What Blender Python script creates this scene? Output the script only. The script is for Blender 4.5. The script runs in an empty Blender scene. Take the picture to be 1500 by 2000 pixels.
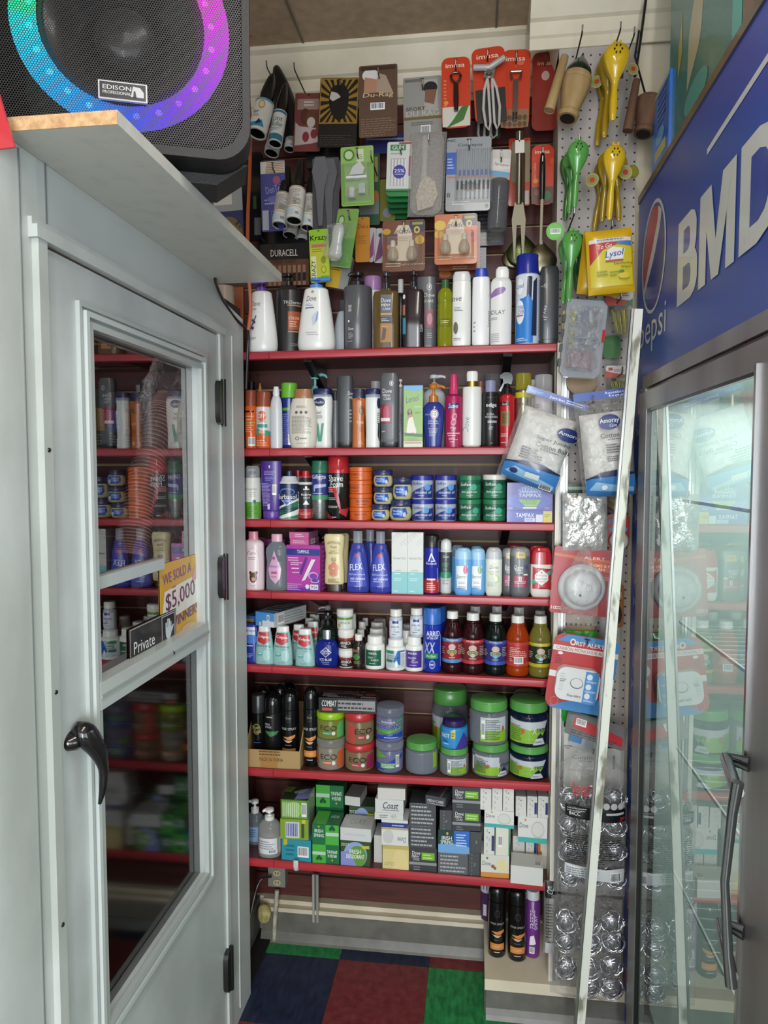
import bpy, math, random
from mathutils import Vector, Matrix, Euler
from mathutils.geometry import tessellate_polygon
sc = bpy.context.scene
COL = sc.collection
R = math.radians
# ---------------------------------------------------------------- camera
FPX = 1387.0; YAW = R(7.4); PIT = R(3.5); CH = 1.67
cd = bpy.data.cameras.new('camera'); cd.sensor_fit = 'HORIZONTAL'; cd.sensor_width = 36; cd.lens = FPX/1500*36
cd.clip_start = .02
cam = bpy.data.objects.new('camera', cd); COL.objects.link(cam); sc.camera = cam
cam.location = (0, 0, CH); cam.rotation_euler = (R(90)-PIT, 0, YAW)
# ---------------------------------------------------------------- light
sc.view_settings.view_transform = 'Standard'; sc.view_settings.look = 'None'
sc.view_settings.gamma = 1; sc.view_settings.use_curve_mapping = False
sc.view_settings.exposure = -0.2
w = bpy.data.worlds.new('world'); sc.world = w; w.use_nodes = True
w.node_tree.nodes['Background'].inputs[0].default_value = (.92, .95, 1, 1)
w.node_tree.nodes['Background'].inputs[1].default_value = .85
def area(name, loc, rot, sx, sy, e, col):
    l = bpy.data.lights.new(name, 'AREA'); l.shape = 'RECTANGLE'; l.size = sx; l.size_y = sy; l.energy = e; l.color = col
    o = bpy.data.objects.new(name, l); COL.objects.link(o); o.location = loc; o.rotation_euler = rot
    return o
area('window_light', (.3, -3.2, 1.45), (R(90), 0, R(-4)), 3.6, 2.3, 165, (.88, .95, 1))
area('streak_strip_fill', (.22, -2.5, 1.2), (R(90), 0, 0), .16, 2.4, 48, (.95, .98, 1))  # added narrow strip, gives the bottles vertical highlight streaks
area('side_fill', (2.3, -1.5, 1.5), (R(90), 0, R(68)), 2.2, 2.2, 95, (.9, .96, 1))  # added fill from the right to brighten the left wall, no known window
area('tube_light', (.05, -.2, 2.98), (0, 0, 0), .25, 2.4, 34, (1, .97, .9))
# ---------------------------------------------------------------- pixel -> place helpers
_f = Vector((-math.sin(YAW)*math.cos(PIT), math.cos(YAW)*math.cos(PIT), -math.sin(PIT)))
_r = Vector((math.cos(YAW), math.sin(YAW), 0)); _u = _r.cross(_f)
_o = Vector((0, 0, CH))
def ray(x, y): return _f + _r*((x-750)/FPX) + _u*((1000-y)/FPX)
def at(x, y, Y): d = ray(x, y); return d*(Y/d.y) + _o
def atx(x, y, X): d = ray(x, y); return d*(X/d.x) + _o
def atz(x, y, Z): d = ray(x, y); return d*((Z-CH)/d.z) + _o
# ---------------------------------------------------------------- materials
def lin(h):
    h = h.lstrip('#'); o = []
    for i in (0, 2, 4):
        c = int(h[i:i+2], 16)/255; o.append(c/12.92 if c <= .04045 else ((c+.055)/1.055)**2.4)
    return (*o, 1)
_M = {}
def M(spec):
    if not isinstance(spec, str): return spec
    if spec in _M: return _M[spec]
    hx, _, k = spec.partition(':')
    m = bpy.data.materials.new('mat_' + spec.strip('#').replace(':', '_')); m.use_nodes = True
    nt = m.node_tree; b = nt.nodes['Principled BSDF']; c = lin(hx)
    b.inputs['Base Color'].default_value = c; b.inputs['Roughness'].default_value = .30
    b.inputs['Specular IOR Level'].default_value = .45
    if k in ('', 'g'): b.inputs['Coat Weight'].default_value = .25; b.inputs['Coat Roughness'].default_value = .07
    if k == 'g': b.inputs['Roughness'].default_value = .12
    if k == 'p': b.inputs['Roughness'].default_value = .75
    if k == 'k': b.inputs['Roughness'].default_value = .5
    if k == 'm': b.inputs['Metallic'].default_value = .95; b.inputs['Roughness'].default_value = .28
    if k == 's': b.inputs['Metallic'].default_value = 1; b.inputs['Roughness'].default_value = .22
    if k in ('c', 't', 'b', 'f'):
        out = nt.nodes['Material Output']; mx = nt.nodes.new('ShaderNodeMixShader'); tr = nt.nodes.new('ShaderNodeBsdfTransparent')
        b.inputs['Roughness'].default_value = .08
        lw = nt.nodes.new('ShaderNodeLayerWeight'); lw.inputs[0].default_value = .35
        mp = nt.nodes.new('ShaderNodeMapRange'); lo = {'c': .08, 't': .55, 'b': .07, 'f': .38}[k]
        mp.inputs[3].default_value = lo; mp.inputs[4].default_value = min(1, lo+(.6 if k in 'tf' else .4))
        nt.links.new(lw.outputs['Facing'], mp.inputs[0]); nt.links.new(mp.outputs[0], mx.inputs[0])
        tr.inputs[0].default_value = c if k == 't' else ((.97, .97, .97, 1) if k in 'cb' else (*[.6+.4*x for x in c[:3]], 1))
        nt.links.new(tr.outputs[0], mx.inputs[1]); nt.links.new(b.outputs[0], mx.inputs[2]); nt.links.new(mx.outputs[0], out.inputs[0])
        if k == 'b':
            b.inputs['Roughness'].default_value = .14; b.inputs['Specular IOR Level'].default_value = 1; b.inputs['Base Color'].default_value = (.8, .8, .8, 1); b.inputs['Metallic'].default_value = .35
            n = nt.nodes.new('ShaderNodeTexNoise'); n.inputs['Scale'].default_value = 38; n.inputs['Detail'].default_value = 3; n.inputs['Distortion'].default_value = 1.4
            bp = nt.nodes.new('ShaderNodeBump'); bp.inputs['Strength'].default_value = .9; bp.inputs['Distance'].default_value = .012
            tc = nt.nodes.new('ShaderNodeTexCoord'); nt.links.new(tc.outputs['Object'], n.inputs['Vector'])
            nt.links.new(n.outputs[0], bp.inputs['Height']); nt.links.new(bp.outputs[0], b.inputs['Normal'])
    elif k in ('', 'p', 'k', 'm'):
        n = nt.nodes.new('ShaderNodeTexNoise'); n.inputs['Scale'].default_value = 90
        mr = nt.nodes.new('ShaderNodeMapRange'); r0 = b.inputs['Roughness'].default_value
        mr.inputs[3].default_value = r0-.06; mr.inputs[4].default_value = r0+.08
        nt.links.new(n.outputs[0], mr.inputs[0]); nt.links.new(mr.outputs[0], b.inputs['Roughness'])
    _M[spec] = m
    return m
def noisy(name, c1, c2, scale=8, rough=.5, detail=5, lo=.35, hi=.65, stretch=(1, 1, 1), bump=0, metal=0):
    m = bpy.data.materials.new(name); m.use_nodes = True; nt = m.node_tree; b = nt.nodes['Principled BSDF']
    tc = nt.nodes.new('ShaderNodeTexCoord'); mp = nt.nodes.new('ShaderNodeMapping'); mp.inputs['Scale'].default_value = stretch
    n = nt.nodes.new('ShaderNodeTexNoise'); n.inputs['Scale'].default_value = scale; n.inputs['Detail'].default_value = detail
    r = nt.nodes.new('ShaderNodeValToRGB'); r.color_ramp.elements[0].position = lo; r.color_ramp.elements[1].position = hi
    r.color_ramp.elements[0].color = lin(c1); r.color_ramp.elements[1].color = lin(c2)
    L = nt.links.new
    L(tc.outputs['Object'], mp.inputs[0]); L(mp.outputs[0], n.inputs['Vector']); L(n.outputs[0], r.inputs[0]); L(r.outputs[0], b.inputs['Base Color'])
    b.inputs['Roughness'].default_value = rough; b.inputs['Metallic'].default_value = metal
    if bump:
        bp = nt.nodes.new('ShaderNodeBump'); bp.inputs['Strength'].default_value = bump; bp.inputs['Distance'].default_value = .01
        L(n.outputs[0], bp.inputs['Height']); L(bp.outputs[0], b.inputs['Normal'])
    return m
# ---------------------------------------------------------------- mesh builder
class MB:
    def __init__(s): s.v = []; s.f = []; s.m = []; s.sm = []; s.mats = []
    def mi(s, mat):
        mat = M(mat)
        if mat not in s.mats: s.mats.append(mat)
        return s.mats.index(mat)
    def add(s, vs, fs, mat, smooth=False):
        o = len(s.v); s.v += [tuple(p) for p in vs]; k = s.mi(mat)
        for f in fs: s.f.append([o+i for i in f]); s.m.append(k); s.sm.append(smooth)
        return s
    def box(s, c, d, mat, rot=None, bev=0):
        x, y, z = d[0]/2, d[1]/2, d[2]/2
        vs = [Vector((i*x, j*y, k*z)) for i in (-1, 1) for j in (-1, 1) for k in (-1, 1)]
        if rot: e = Euler(rot).to_matrix(); vs = [e @ p for p in vs]
        vs = [p + Vector(c) for p in vs]
        return s.add(vs, [(0, 1, 3, 2), (4, 6, 7, 5), (0, 4, 5, 1), (2, 3, 7, 6), (0, 2, 6, 4), (1, 5, 7, 3)], mat)
    def rev(s, prof, mat, seg=28, asp=1, n=2, c=(0, 0, 0), smooth=True, top=True, bot=True, rot=None):
        vs = []; fs = []
        for (z, r) in prof:
            for i in range(seg):
                a = 2*math.pi*i/seg; ca, sa = math.cos(a), math.sin(a)
                if n != 2: ca = math.copysign(abs(ca)**(2/n), ca); sa = math.copysign(abs(sa)**(2/n), sa)
                vs.append(Vector((r*ca, r*sa*asp, z)))
        for k in range(len(prof)-1):
            for i in range(seg):
                j = (i+1) % seg; fs.append((k*seg+i, k*seg+j, (k+1)*seg+j, (k+1)*seg+i))
        if bot: fs.append(tuple(reversed(range(seg))))
        if top: fs.append(tuple((len(prof)-1)*seg+i for i in range(seg)))
        if rot: e = Euler(rot).to_matrix(); vs = [e @ p for p in vs]
        cc = Vector(c); vs = [p+cc for p in vs]
        return s.add(vs, fs, mat, smooth)
    def tube(s, pts, r, mat, seg=8, flat=1):
        pts = [Vector(p) for p in pts]; vs = []; fs = []; n = len(pts); up = None
        for i, p in enumerate(pts):
            t = (pts[min(i+1, n-1)]-pts[max(i-1, 0)]).normalized()
            if up is None: up = Vector((0, 0, 1)) if abs(t.z) < .9 else Vector((0, 1, 0))
            x = t.cross(up).normalized(); up = x.cross(t).normalized()
            rr = r[i] if isinstance(r, (list, tuple)) else r
            for k in range(seg):
                a = 2*math.pi*k/seg; vs.append(p + x*rr*math.cos(a) + up*rr*flat*math.sin(a))
        for i in range(n-1):
            for k in range(seg):
                j = (k+1) % seg; fs.append((i*seg+k, (i+1)*seg+k, (i+1)*seg+j, i*seg+j))
        fs += [tuple(range(seg)), tuple((n-1)*seg+k for k in reversed(range(seg)))]
        return s.add(vs, fs, mat, True)
    def prism(s, poly, y0, y1, mat, ax='y'):
        # poly in (a,b); extruded along ax
        def P(a, b, t): return (a, t, b) if ax == 'y' else ((t, a, b) if ax == 'x' else (a, b, t))
        n = len(poly); vs = [P(a, b, y0) for a, b in poly] + [P(a, b, y1) for a, b in poly]
        tri = tessellate_polygon([[Vector((a, b, 0)) for a, b in poly]])
        fs = [tuple(t) for t in tri] + [tuple(n+i for i in reversed(t)) for t in tri]
        fs += [(i, (i+1) % n, n+(i+1) % n, n+i) for i in range(n)]
        return s.add(vs, fs, mat)
    def build(s, name, parent=None, loc=None, kind=None, rot=None):
        me = bpy.data.meshes.new(name); me.from_pydata(s.v, [], s.f)
        for m in s.mats: me.materials.append(m)
        me.polygons.foreach_set('material_index', s.m); me.polygons.foreach_set('use_smooth', s.sm)
        me.update(); 
        import bmesh
        b = bmesh.new(); b.from_mesh(me); bmesh.ops.recalc_face_normals(b, faces=b.faces); b.to_mesh(me); b.free()
        if any(s.sm): me.set_sharp_from_angle(angle=R(42))
        o = bpy.data.objects.new(name, me); COL.objects.link(o)
        if parent: o.parent = parent
        if loc is not None: o.location = loc
        if rot is not None: o.rotation_euler = rot
        if kind: o['kind'] = kind
        return o
def thing(name, label, cat, loc=(0, 0, 0), rot=(0, 0, 0), group=None):
    o = bpy.data.objects.new(name, None); COL.objects.link(o); o.empty_display_size = .02
    o.location = loc; o.rotation_euler = rot; o['label'] = label; o['category'] = cat
    if group: o['group'] = group
    return o
def tag(o, label, cat, group=None):
    o['label'] = label; o['category'] = cat
    if group: o['group'] = group
    return o
def cr(pts, k=4):
    """Catmull-Rom resample of a profile"""
    out = []; n = len(pts)
    for i in range(n-1):
        p0, p1, p2, p3 = pts[max(i-1, 0)], pts[i], pts[i+1], pts[min(i+2, n-1)]
        for j in range(k):
            t = j/k
            out.append(tuple(.5*((2*b)+(-a+c)*t+(2*a-5*b+4*c-d)*t*t+(-a+3*b-3*c+d)*t**3) for a, b, c, d in zip(p0, p1, p2, p3)))
    out.append(pts[-1]); return out
# ---------------------------------------------------------------- text and decals
_T = {}
def text_mesh(s, sh=0, bold=0):
    key = (s, sh, bold)
    if key in _T: return _T[key]
    c = bpy.data.curves.new('t', 'FONT'); c.body = s; c.resolution_u = 2 if len(s) > 3 else 4; c.shear = sh
    c.fill_mode = 'FRONT'
    o = bpy.data.objects.new('t', c); COL.objects.link(o)
    dg = bpy.context.evaluated_depsgraph_get(); me = o.evaluated_get(dg).to_mesh()
    vs = [(v.co.x, v.co.y, 0) for v in me.vertices]; fs = [tuple(p.vertices) for p in me.polygons]
    o.evaluated_get(dg).to_mesh_clear(); bpy.data.objects.remove(o); bpy.data.curves.remove(c)
    if vs:
        x0 = min(v[0] for v in vs); x1 = max(v[0] for v in vs); y0 = min(v[1] for v in vs); y1 = max(v[1] for v in vs)
        if bold > .008:
            n = len(vs); e = bold*.55*(y1-y0); vs = [(x-e, y, 0) for x, y, _ in vs]+[(x+e, y, 1) for x, y, _ in vs]; fs = fs+[tuple(i+n for i in f) for f in fs]; x0 -= e; x1 += e
        vs = [((x-x0)/(x1-x0)-.5, (y-y0)/(y1-y0)-.5, q) for x, y, q in vs]
    _T[key] = (vs, fs); return _T[key]
rnd = random.Random(7)
class Surf:
    """point(u,v,off): u -1..1 across, v 0..1 up"""
    def __init__(s, fn): s.p = fn
def clampf(a, lo=-1): return max(lo, min(1, a))
def flat(W, H, y=0, z0=0): return Surf(lambda u, v, o: (clampf(u)*W/2, y-o, z0+clampf(v, 0)*H))
def revsurf(prof, asp=1, n=2, hw=None, H=None, c=(0, 0, 0)):
    zs = [p[0] for p in prof]; rs = [p[1] for p in prof]
    def rad(z):
        if z <= zs[0]: return rs[0]
        for i in range(len(zs)-1):
            if z <= zs[i+1]:
                t = (z-zs[i])/max(1e-9, zs[i+1]-zs[i]); return rs[i]*(1-t)+rs[i+1]*t
        return rs[-1]
    rm = hw or max(rs)
    def fn(u, v, o):
        z = v*H; r = rad(z)
        if n == 2 and asp > .85:
            a = u*1.0; return (c[0]+(r+o)*math.sin(a), c[1]-(r*asp+o)*math.cos(a), c[2]+z)
        x = max(-.985, min(.985, u)); k = (1-abs(x)**n)**(1/n)
        return (c[0]+x*(r+o*.5), c[1]-(r*asp*k+o*1.3), c[2]+z)
    return Surf(fn)
def decals(mb, sf, ds, W, H, base=.0004, curved=True):
    """W,H metres of the face, used only for letter proportions"""
    for i, d in enumerate(ds):
        st = .00022 if curved else .00012; o = base + st*min(i, 12) + st*.12*max(0, i-12); k = d[0]
        def strip(rows, col):
            nc = 10 if curved else 1
            vs = []; fs = []
            for (v, a, b) in rows:
                for j in range(nc+1): vs.append(sf.p(a+(b-a)*j/nc, v, o))
            for q in range(len(rows)-1):
                for j in range(nc): e = q*(nc+1)+j; fs.append((e, e+1, e+nc+2, e+nc+1))
            mb.add(vs, fs, col, curved)
        if k == 'r':
            _, u0, v0, u1, v1, col = d; nv = 5 if curved else 1
            strip([(v0+(v1-v0)*j/nv, u0, u1) for j in range(nv+1)], col)
        elif k == 'e':
            _, u, v, ru, rv, col = d[:6]; N = 16
            strip([(v-rv*math.cos(math.pi*j/N), u-ru*math.sin(math.pi*j/N), u+ru*math.sin(math.pi*j/N)) for j in range(N+1)], col)
        elif k == 'p':
            _, poly, col = d; v0 = min(q[1] for q in poly); v1 = max(q[1] for q in poly); N = 12; rows = []
            for j in range(N+1):
                v = v0+(v1-v0)*min(.9995, max(.0005, j/N)); xs = []
                for a, b in zip(poly, poly[1:]+poly[:1]):
                    if (a[1]-v)*(b[1]-v) <= 0 and a[1] != b[1]: xs.append(a[0]+(b[0]-a[0])*(v-a[1])/(b[1]-a[1]))
                if xs: rows.append((v, min(xs), max(xs)))
            strip(rows, col)
        elif k == 't':
            s, u, v, hv, wu, col = d[1:7]; op = d[7] if len(d) > 7 else {}
            vs, fs = text_mesh(s, op.get('sh', 0), op.get('b', 0.012)*.4); a = R(op.get('rot', 0)); ca, sa = math.cos(a), math.sin(a)
            tw, th = wu*W, hv*H  # wu = fraction of the full width, hv = fraction of the height
            if a and abs(abs(op.get('rot', 0))-90) < 25: tw, th = hv*H, wu*W
            P = []
            for x, y, q_ in vs:
                X = x*tw; Y = y*th; 
                if 'arc' in op: Y += op['arc']*th*(1-(2*x)**2)
                X, Y = X*ca-Y*sa, X*sa+Y*ca
                P.append(sf.p(u+X/(W/2), v+Y/H, o+q_*.00007))
            mb.add(P, fs, col)
        elif k == 'l':
            _, u0, v0, u1, v1, n, col = d[:7]; vs = []; fs = []
            dv = (v0-v1)/n if v0 > v1 else (v1-v0)/n
            for q in range(n):
                vb = min(v0, v1)+q*dv+dv*.25; vt = vb+dv*.42; x = u0; end = u1-(u1-u0)*rnd.choice((0, .05, .12, .3))
                while x < end:
                    wd = (u1-u0)*rnd.uniform(.06, .16); xe = min(end, x+wd); b = len(vs)
                    vs += [sf.p(x, vb, o), sf.p(xe, vb, o), sf.p(xe, vt, o), sf.p(x, vt, o)]; fs.append((b, b+1, b+2, b+3)); x = xe+(u1-u0)*.025
            mb.add(vs, fs, col)
        elif k == 'b':
            _, u0, v0, u1, v1 = d[:5]; strip([(v0, u0, u1), (v1, u0, u1)], '#e8e8e8'); o += .0002; x = u0+(u1-u0)*.08; vs = []; fs = []
            while x < u1-(u1-u0)*.1:
                wd = (u1-u0)*rnd.choice((.02, .035, .05)); b = len(vs)
                va = v0+(v1-v0)*.18; vb = v1-(v1-v0)*.08
                vs += [sf.p(x, va, o), sf.p(x+wd, va, o), sf.p(x+wd, vb, o), sf.p(x, vb, o)]; fs.append((b, b+1, b+2, b+3)); x += wd+(u1-u0)*rnd.choice((.025, .04))
            mb.add(vs, fs, '#1c1c1c')
# ---------------------------------------------------------------- shelves
YF = 2.12; YW = 2.40; HOR = CH
XR = at(1083, 900, YF).x
# shelf top heights at the left (px 485) and right (px 1080) end
_sh = [(688, 670.4, 1083), (876.6, 872.5, 1034), (1014.8, 1022, 1080), (1154, 1169, 1080), (1298.4, 1328.7, 1080), (1501.3, 1531, 1080), (1677.4, 1727, 1078)]
SH = []
for (ya, yb, xb) in _sh:
    a, b = at(485, ya, YF), at(xb, yb, YF); SH.append((a.x, a.z, b.x, b.z))
def shz(s, x):
    a = SH[s-1]; return a[1] + (a[3]-a[1])*(x-a[0])/(a[2]-a[0])
# ================================================================ SETTING
CEIL = 3.03; XL = -.70; XC = .45
YP = 2.18                     # pegboard column front
paint = noisy('painted_panel', '#b6bbb8', '#c6cbc8', 3.0, .38, 6, .3, .7, bump=.04)
paint2 = noisy('worn_painted_metal', '#a9aea8', '#c6cbc7', 4.0, .35, 8, .38, .62, (1, 1, .5), bump=.05)
cream = noisy('cream_paint', '#c9bda3', '#ddd3bd', 5, .5, 5)
ceilm = noisy('ceiling_board', '#a48c70', '#b89e82', 30, .8, 3, .3, .7, bump=.05)
slatm = noisy('maroon_woodgrain', '#46201d', '#602f29', 5, .45, 8, .3, .7, (1, 1, 14))
shelfm = noisy('brown_shelf_board', '#4a2a22', '#5a332a', 6, .4, 6, .3, .7, (1, 8, 1))
redlip = noisy('red_vinyl_edge', '#9c2530', '#b5333c', 14, .3, 4, .3, .7, (.4, 3, 3))
greyb = noisy('grey_vinyl_base', '#5d5b55', '#6c6a63', 20, .35, 5)
wornw = noisy('worn_white_wood', '#7c7a6a', '#d5d6cc', 30, .5, 8, .37, .47, (1, 1, .3), bump=.15)
mdf = noisy('raw_chipboard', '#a9825a', '#d0ac80', 90, .9, 5, .3, .7, bump=.3)
dark = M('#141214:p')
def S(name, mb, **k): return mb.build(name, kind='structure', **k)
# floor: one-foot tiles in three colours
tm = [noisy('navy_tile', '#1a2036', '#2a3350', 60, .42, 6, .35, .75, (1, .3, 1)), noisy('maroon_tile', '#642428', '#8a3c3e', 40, .42, 8, .3, .8), noisy('green_tile', '#1c6a38', '#2f8f50', 60, .42, 6, .35, .65, (1, .4, 1))]
f = MB(); TX, TY, T = atz(663, 1873, 0).x, atz(700, 1877, 0).y, .3048
for i in range(-5, 7):
    for j in range(-12, 2):
        x, y = TX+i*T, TY+j*T
        f.box((x+T/2, y+T/2, -.01), (T-.0008, T-.0008, .02), tm[(i+1-(j+1)) % 3])
f.box((.1, 0, -.03), (5, 8, .02), '#151515:p'); S('floor', f)
c = MB(); c.box((.1, 0, CEIL+.01), (5, 8, .02), ceilm)
for k in range(-3, 4): c.box((k*.61+.05, 0, CEIL-.001), (.006, 8, .003), '#6f675a:p')
for k in range(-3, 4): c.box((.1, k*.61+.1, CEIL-.001), (5, .006, .003), '#6f675a:p')
S('ceiling', c)
# back wall: slatboard with cream grooves
b = MB(); b.box((-.3, YW+.03, 1.5), (3.2, .02, 3.1), '#d2b888:p')
z = .135; gp = .086
while z < 2.86:
    b.box((-.35, YW+.008, z+gp/2), (2.0, .016, gp-.009), slatm); z += gp
b.box((-.35, YW+.010, .065), (2.0, .02, .13), cream)
b.box((-.35, YW+.006, 2.945), (2.0, .03, .17), cream)
S('wall_back', b)
# raised plinth in front of the slatboard with cream cap and grey cove base
p = MB(); y0 = atz(740, 1852, 0).y
xa, xb = atz(540, 1828, 0).x-.05, atz(945, 1900, 0).x
p.prism([(y0-.02, 0), (y0-.014, .006), (y0, .03), (y0+.006, .098), (YW, .098), (YW, 0)], xa, xb+.3, greyb, 'x')
S('baseboard_back', p)
p = MB(); p.box(((xa+xb)/2+.1, (y0+YW)/2+.004, .106), (xb-xa+.2, YW-y0-.002, .015), cream); p.box(((xa+xb)/2+.1, YW-.008, .122), (xb-xa+.2, .016, .016), cream)
S('trim_1', p)
# recess side panel on the left
p = MB(); xs = -.775
p.box((xs-.02, (2.105+YW)/2, 1.0), (.04, YW-2.105, 2.0), slatm); p.prism([(2.13, 0), (YW, 0), (YW, .13), (2.13, .13)], xs, xs+.012, greyb, 'x')
S('wall_recess_side', p)
# crown moulding, back wall and pegboard column
def crown(mb, x0, x1, yw):
    pr = [(yw, CEIL), (yw-.085, CEIL), (yw-.085, CEIL-.012), (yw-.07, CEIL-.02), (yw-.03, CEIL-.075), (yw-.018, CEIL-.08), (yw-.014, CEIL-.115), (yw-.006, CEIL-.12), (yw-.006, CEIL-.15), (yw, CEIL-.15)]
    mb.prism(pr, x0, x1, cream, 'x')
XCOL = at(1085, 900, 2.12).x
p = MB(); crown(p, -1.6, XCOL+.0, YW-.009); S('trim_2', p)
p = MB(); crown(p, XCOL-.085, 1.6, YP)
pr = [(XCOL, CEIL), (XCOL-.085, CEIL), (XCOL-.085, CEIL-.012), (XCOL-.07, CEIL-.02), (XCOL-.03, CEIL-.075), (XCOL-.018, CEIL-.08), (XCOL-.014, CEIL-.115), (XCOL, CEIL-.15)]
p.prism(pr, YP, YW, cream, 'y'); S('trim_3', p)
# column with pegboard front
peg = noisy('pegboard', '#a59d98', '#b8b0aa', 4, .6, 4)
nt = peg.node_tree; L = nt.links.new; bs = nt.nodes['Principled BSDF']; tc = nt.nodes.new('ShaderNodeTexCoord'); sx = nt.nodes.new('ShaderNodeSeparateXYZ'); L(tc.outputs['Object'], sx.inputs[0])
def mth(op, a, b=None):
    n = nt.nodes.new('ShaderNodeMath'); n.operation = op
    for i, q in enumerate((a, b)):
        if q is None: continue
        if isinstance(q, (int, float)): n.inputs[i].default_value = q
        else: L(q, n.inputs[i])
    return n.outputs[0]
def cell(s): return mth('SUBTRACT', mth('FRACT', mth('MULTIPLY', s, 1/.0254)), .5)
cx, cz = cell(sx.outputs[0]), cell(sx.outputs[2]); dd = mth('ADD', mth('MULTIPLY', cx, cx), mth('MULTIPLY', cz, cz)); hole = mth('LESS_THAN', dd, .012)
mx = nt.nodes.new('ShaderNodeMix'); mx.data_type = 'RGBA'; old = bs.inputs['Base Color'].links[0].from_socket
L(old, mx.inputs[6]); mx.inputs[7].default_value = (.01, .01, .01, 1); L(hole, mx.inputs[0]); L(mx.outputs[2], bs.inputs['Base Color'])
p = MB(); p.box(((XCOL+.45)/2, YP+.006, 1.6), (.45-XCOL, .012, 2.85), peg); S('wall_pegboard', p)
p = MB(); p.box(((XCOL+1.6)/2+.004, (YP+.012+YW)/2+.1, 1.5), (1.6-XCOL-.008, YW-YP+.18, 3.0), cream); S('wall_column', p)
# ledge below with grey cove base
lx0 = atz(946, 1985, 0).x; ly = atz(1000, 1990, 0).y; LZ = atz(950, 1915, 0); LZ = at(950, 1912, ly).z
p = MB(); p.prism([(lx0, ly), (1.2, ly), (1.2, YW-.01), (lx0, YW-.01)], LZ-.035, LZ, cream, 'z'); S('trim_4', p)
p = MB(); p.prism([(ly+.012, 0), (ly-.015, .0), (ly-.008, .012), (ly-.002, .03), (ly, LZ-.036), (ly+.012, LZ-.036)], lx0+.004, 1.2, greyb, 'x')
p.box((lx0+.008, (ly+y0)/2+.03, (LZ-.036)/2), (.016, y0-ly+.03, LZ-.036), greyb); S('baseboard_ledge', p)
# aluminium corner trims beside the shelves
alum = M('#b9b9b2:m')
p = MB(); xa = XCOL
for k, (dx, wd, col) in enumerate([(.004, .012, '#d9d6c8'), (.017, .008, '#8f8f8c:m'), (.026, .006, '#c9c9c2:m'), (.0335, .006, '#8f8f8c:m')]):
    p.box((xa+dx+wd/2-.004, 2.125+.01*k*.3, (shz(1, .2)+LZ)/2), (wd, .03, shz(1, .2)-LZ), col)
for zz in (.4, .75, 1.1, 1.45, 1.75): p.rev([(0, .0026), (.001, .0018)], '#3a3a3a:m', 10, c=(xa+.028, 2.108, zz), rot=(R(90), 0, 0))
S('trim_5', p)
# ---------------------------------------------------------------- left partition with storm door
YD0, YD1 = atx(90, 900, XL).y, atx(427, 900, XL).y; ZD = 2.0*1.0
ZD = (atx(88, 440, XL).z+atx(425, 680, XL).z)/2
ZB = (atx(30, 278, XL).z+atx(420, 555, XL).z)/2
YE = atx(481, 1200, XL).y; print('door', YD0, YD1, ZD, 'board', ZB, 'end', YE)
TH = .07
p = MB()
p.box((XL-TH/2, YD0-.6, ZB/2), (TH, 1.2-.008, ZB-.001), paint2)
p.box((XL-TH/2, (YD0+YD1)/2+.002, (ZD+.02+ZB)/2), (TH, YD1-YD0+.011, ZB-ZD-.021), paint)
zt = atx(480, 628, XL).z; yk = atx(432, 600, XL).y
p.prism([(YD1+.008, 0), (YE, 0), (YE, zt), (yk+.02, ZB-.03), (yk, ZB-.001), (YD1+.008, ZB-.001)], XL-TH, XL, paint, 'x')
for yy in (YD0-.24, YD0-.05): p.box((XL+.0008, yy, ZB/2), (.002, .0035, ZB-.01), '#7d827f')
ys = atx(455, 900, XL).y; p.box((XL+.0012, ys, ZB/2-.04), (.003, .004, ZB-.15), '#cfd3d0')
p.box((XL+.0008, atx(86, 300, XL).y, (ZD+.02+ZB)/2), (.002, .003, ZB-ZD-.02), '#6d716e')
S('wall_left', p)
p = MB()  # stock room walls added as a closed near-black box to keep the glass dark
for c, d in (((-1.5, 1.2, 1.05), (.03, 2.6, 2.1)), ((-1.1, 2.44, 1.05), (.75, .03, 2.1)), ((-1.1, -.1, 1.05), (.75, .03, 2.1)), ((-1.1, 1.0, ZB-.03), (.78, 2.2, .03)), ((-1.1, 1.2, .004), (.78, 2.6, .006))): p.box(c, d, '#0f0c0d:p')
S('wall_storeroom_blackout', p)
# door
XD = XL+.006; dg = thing('door_1', 'pale grey aluminium storm door with a long dark glass pane', 'door', (XL, YD0, 0)); dg['kind'] = 'structure'
def bx(mb, y0, y1, z0, z1, x0, x1, mat): mb.box(((x0+x1)/2-XL, (y0+y1)/2-YD0, (z0+z1)/2), (x1-x0, y1-y0, z1-z0), mat)
g = [atx(168, 635, XL), atx(391, 722, XL), atx(200, 1995, XL), atx(395, 1720, XL)]
gy0, gy1 = (g[0].y+g[2].y)/2, (g[1].y+g[3].y)/2; gz1, gz0 = (g[0].z+g[1].z)/2, (g[2].z+g[3].z)/2
bz = (atx(175, 1370, XL).z+atx(393, 1231, XL).z)/2; print('glass', gy0, gy1, gz0, gz1, 'bar', bz)
dm = noisy('storm_door_enamel', '#b4bab8', '#c2c8c6', 6, .3, 4)
p = MB(); D0, D1 = XL-.03, XL+.004
bx(p, YD0+.004, gy0, .02, ZD-.004, D0, D1, dm); bx(p, gy1, YD1-.004, .02, ZD-.004, D0, D1, dm)
bx(p, gy0, gy1, gz1, ZD-.004, D0, D1, dm); bx(p, gy0, gy1, .02, gz0, D0, D1, dm)
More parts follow.
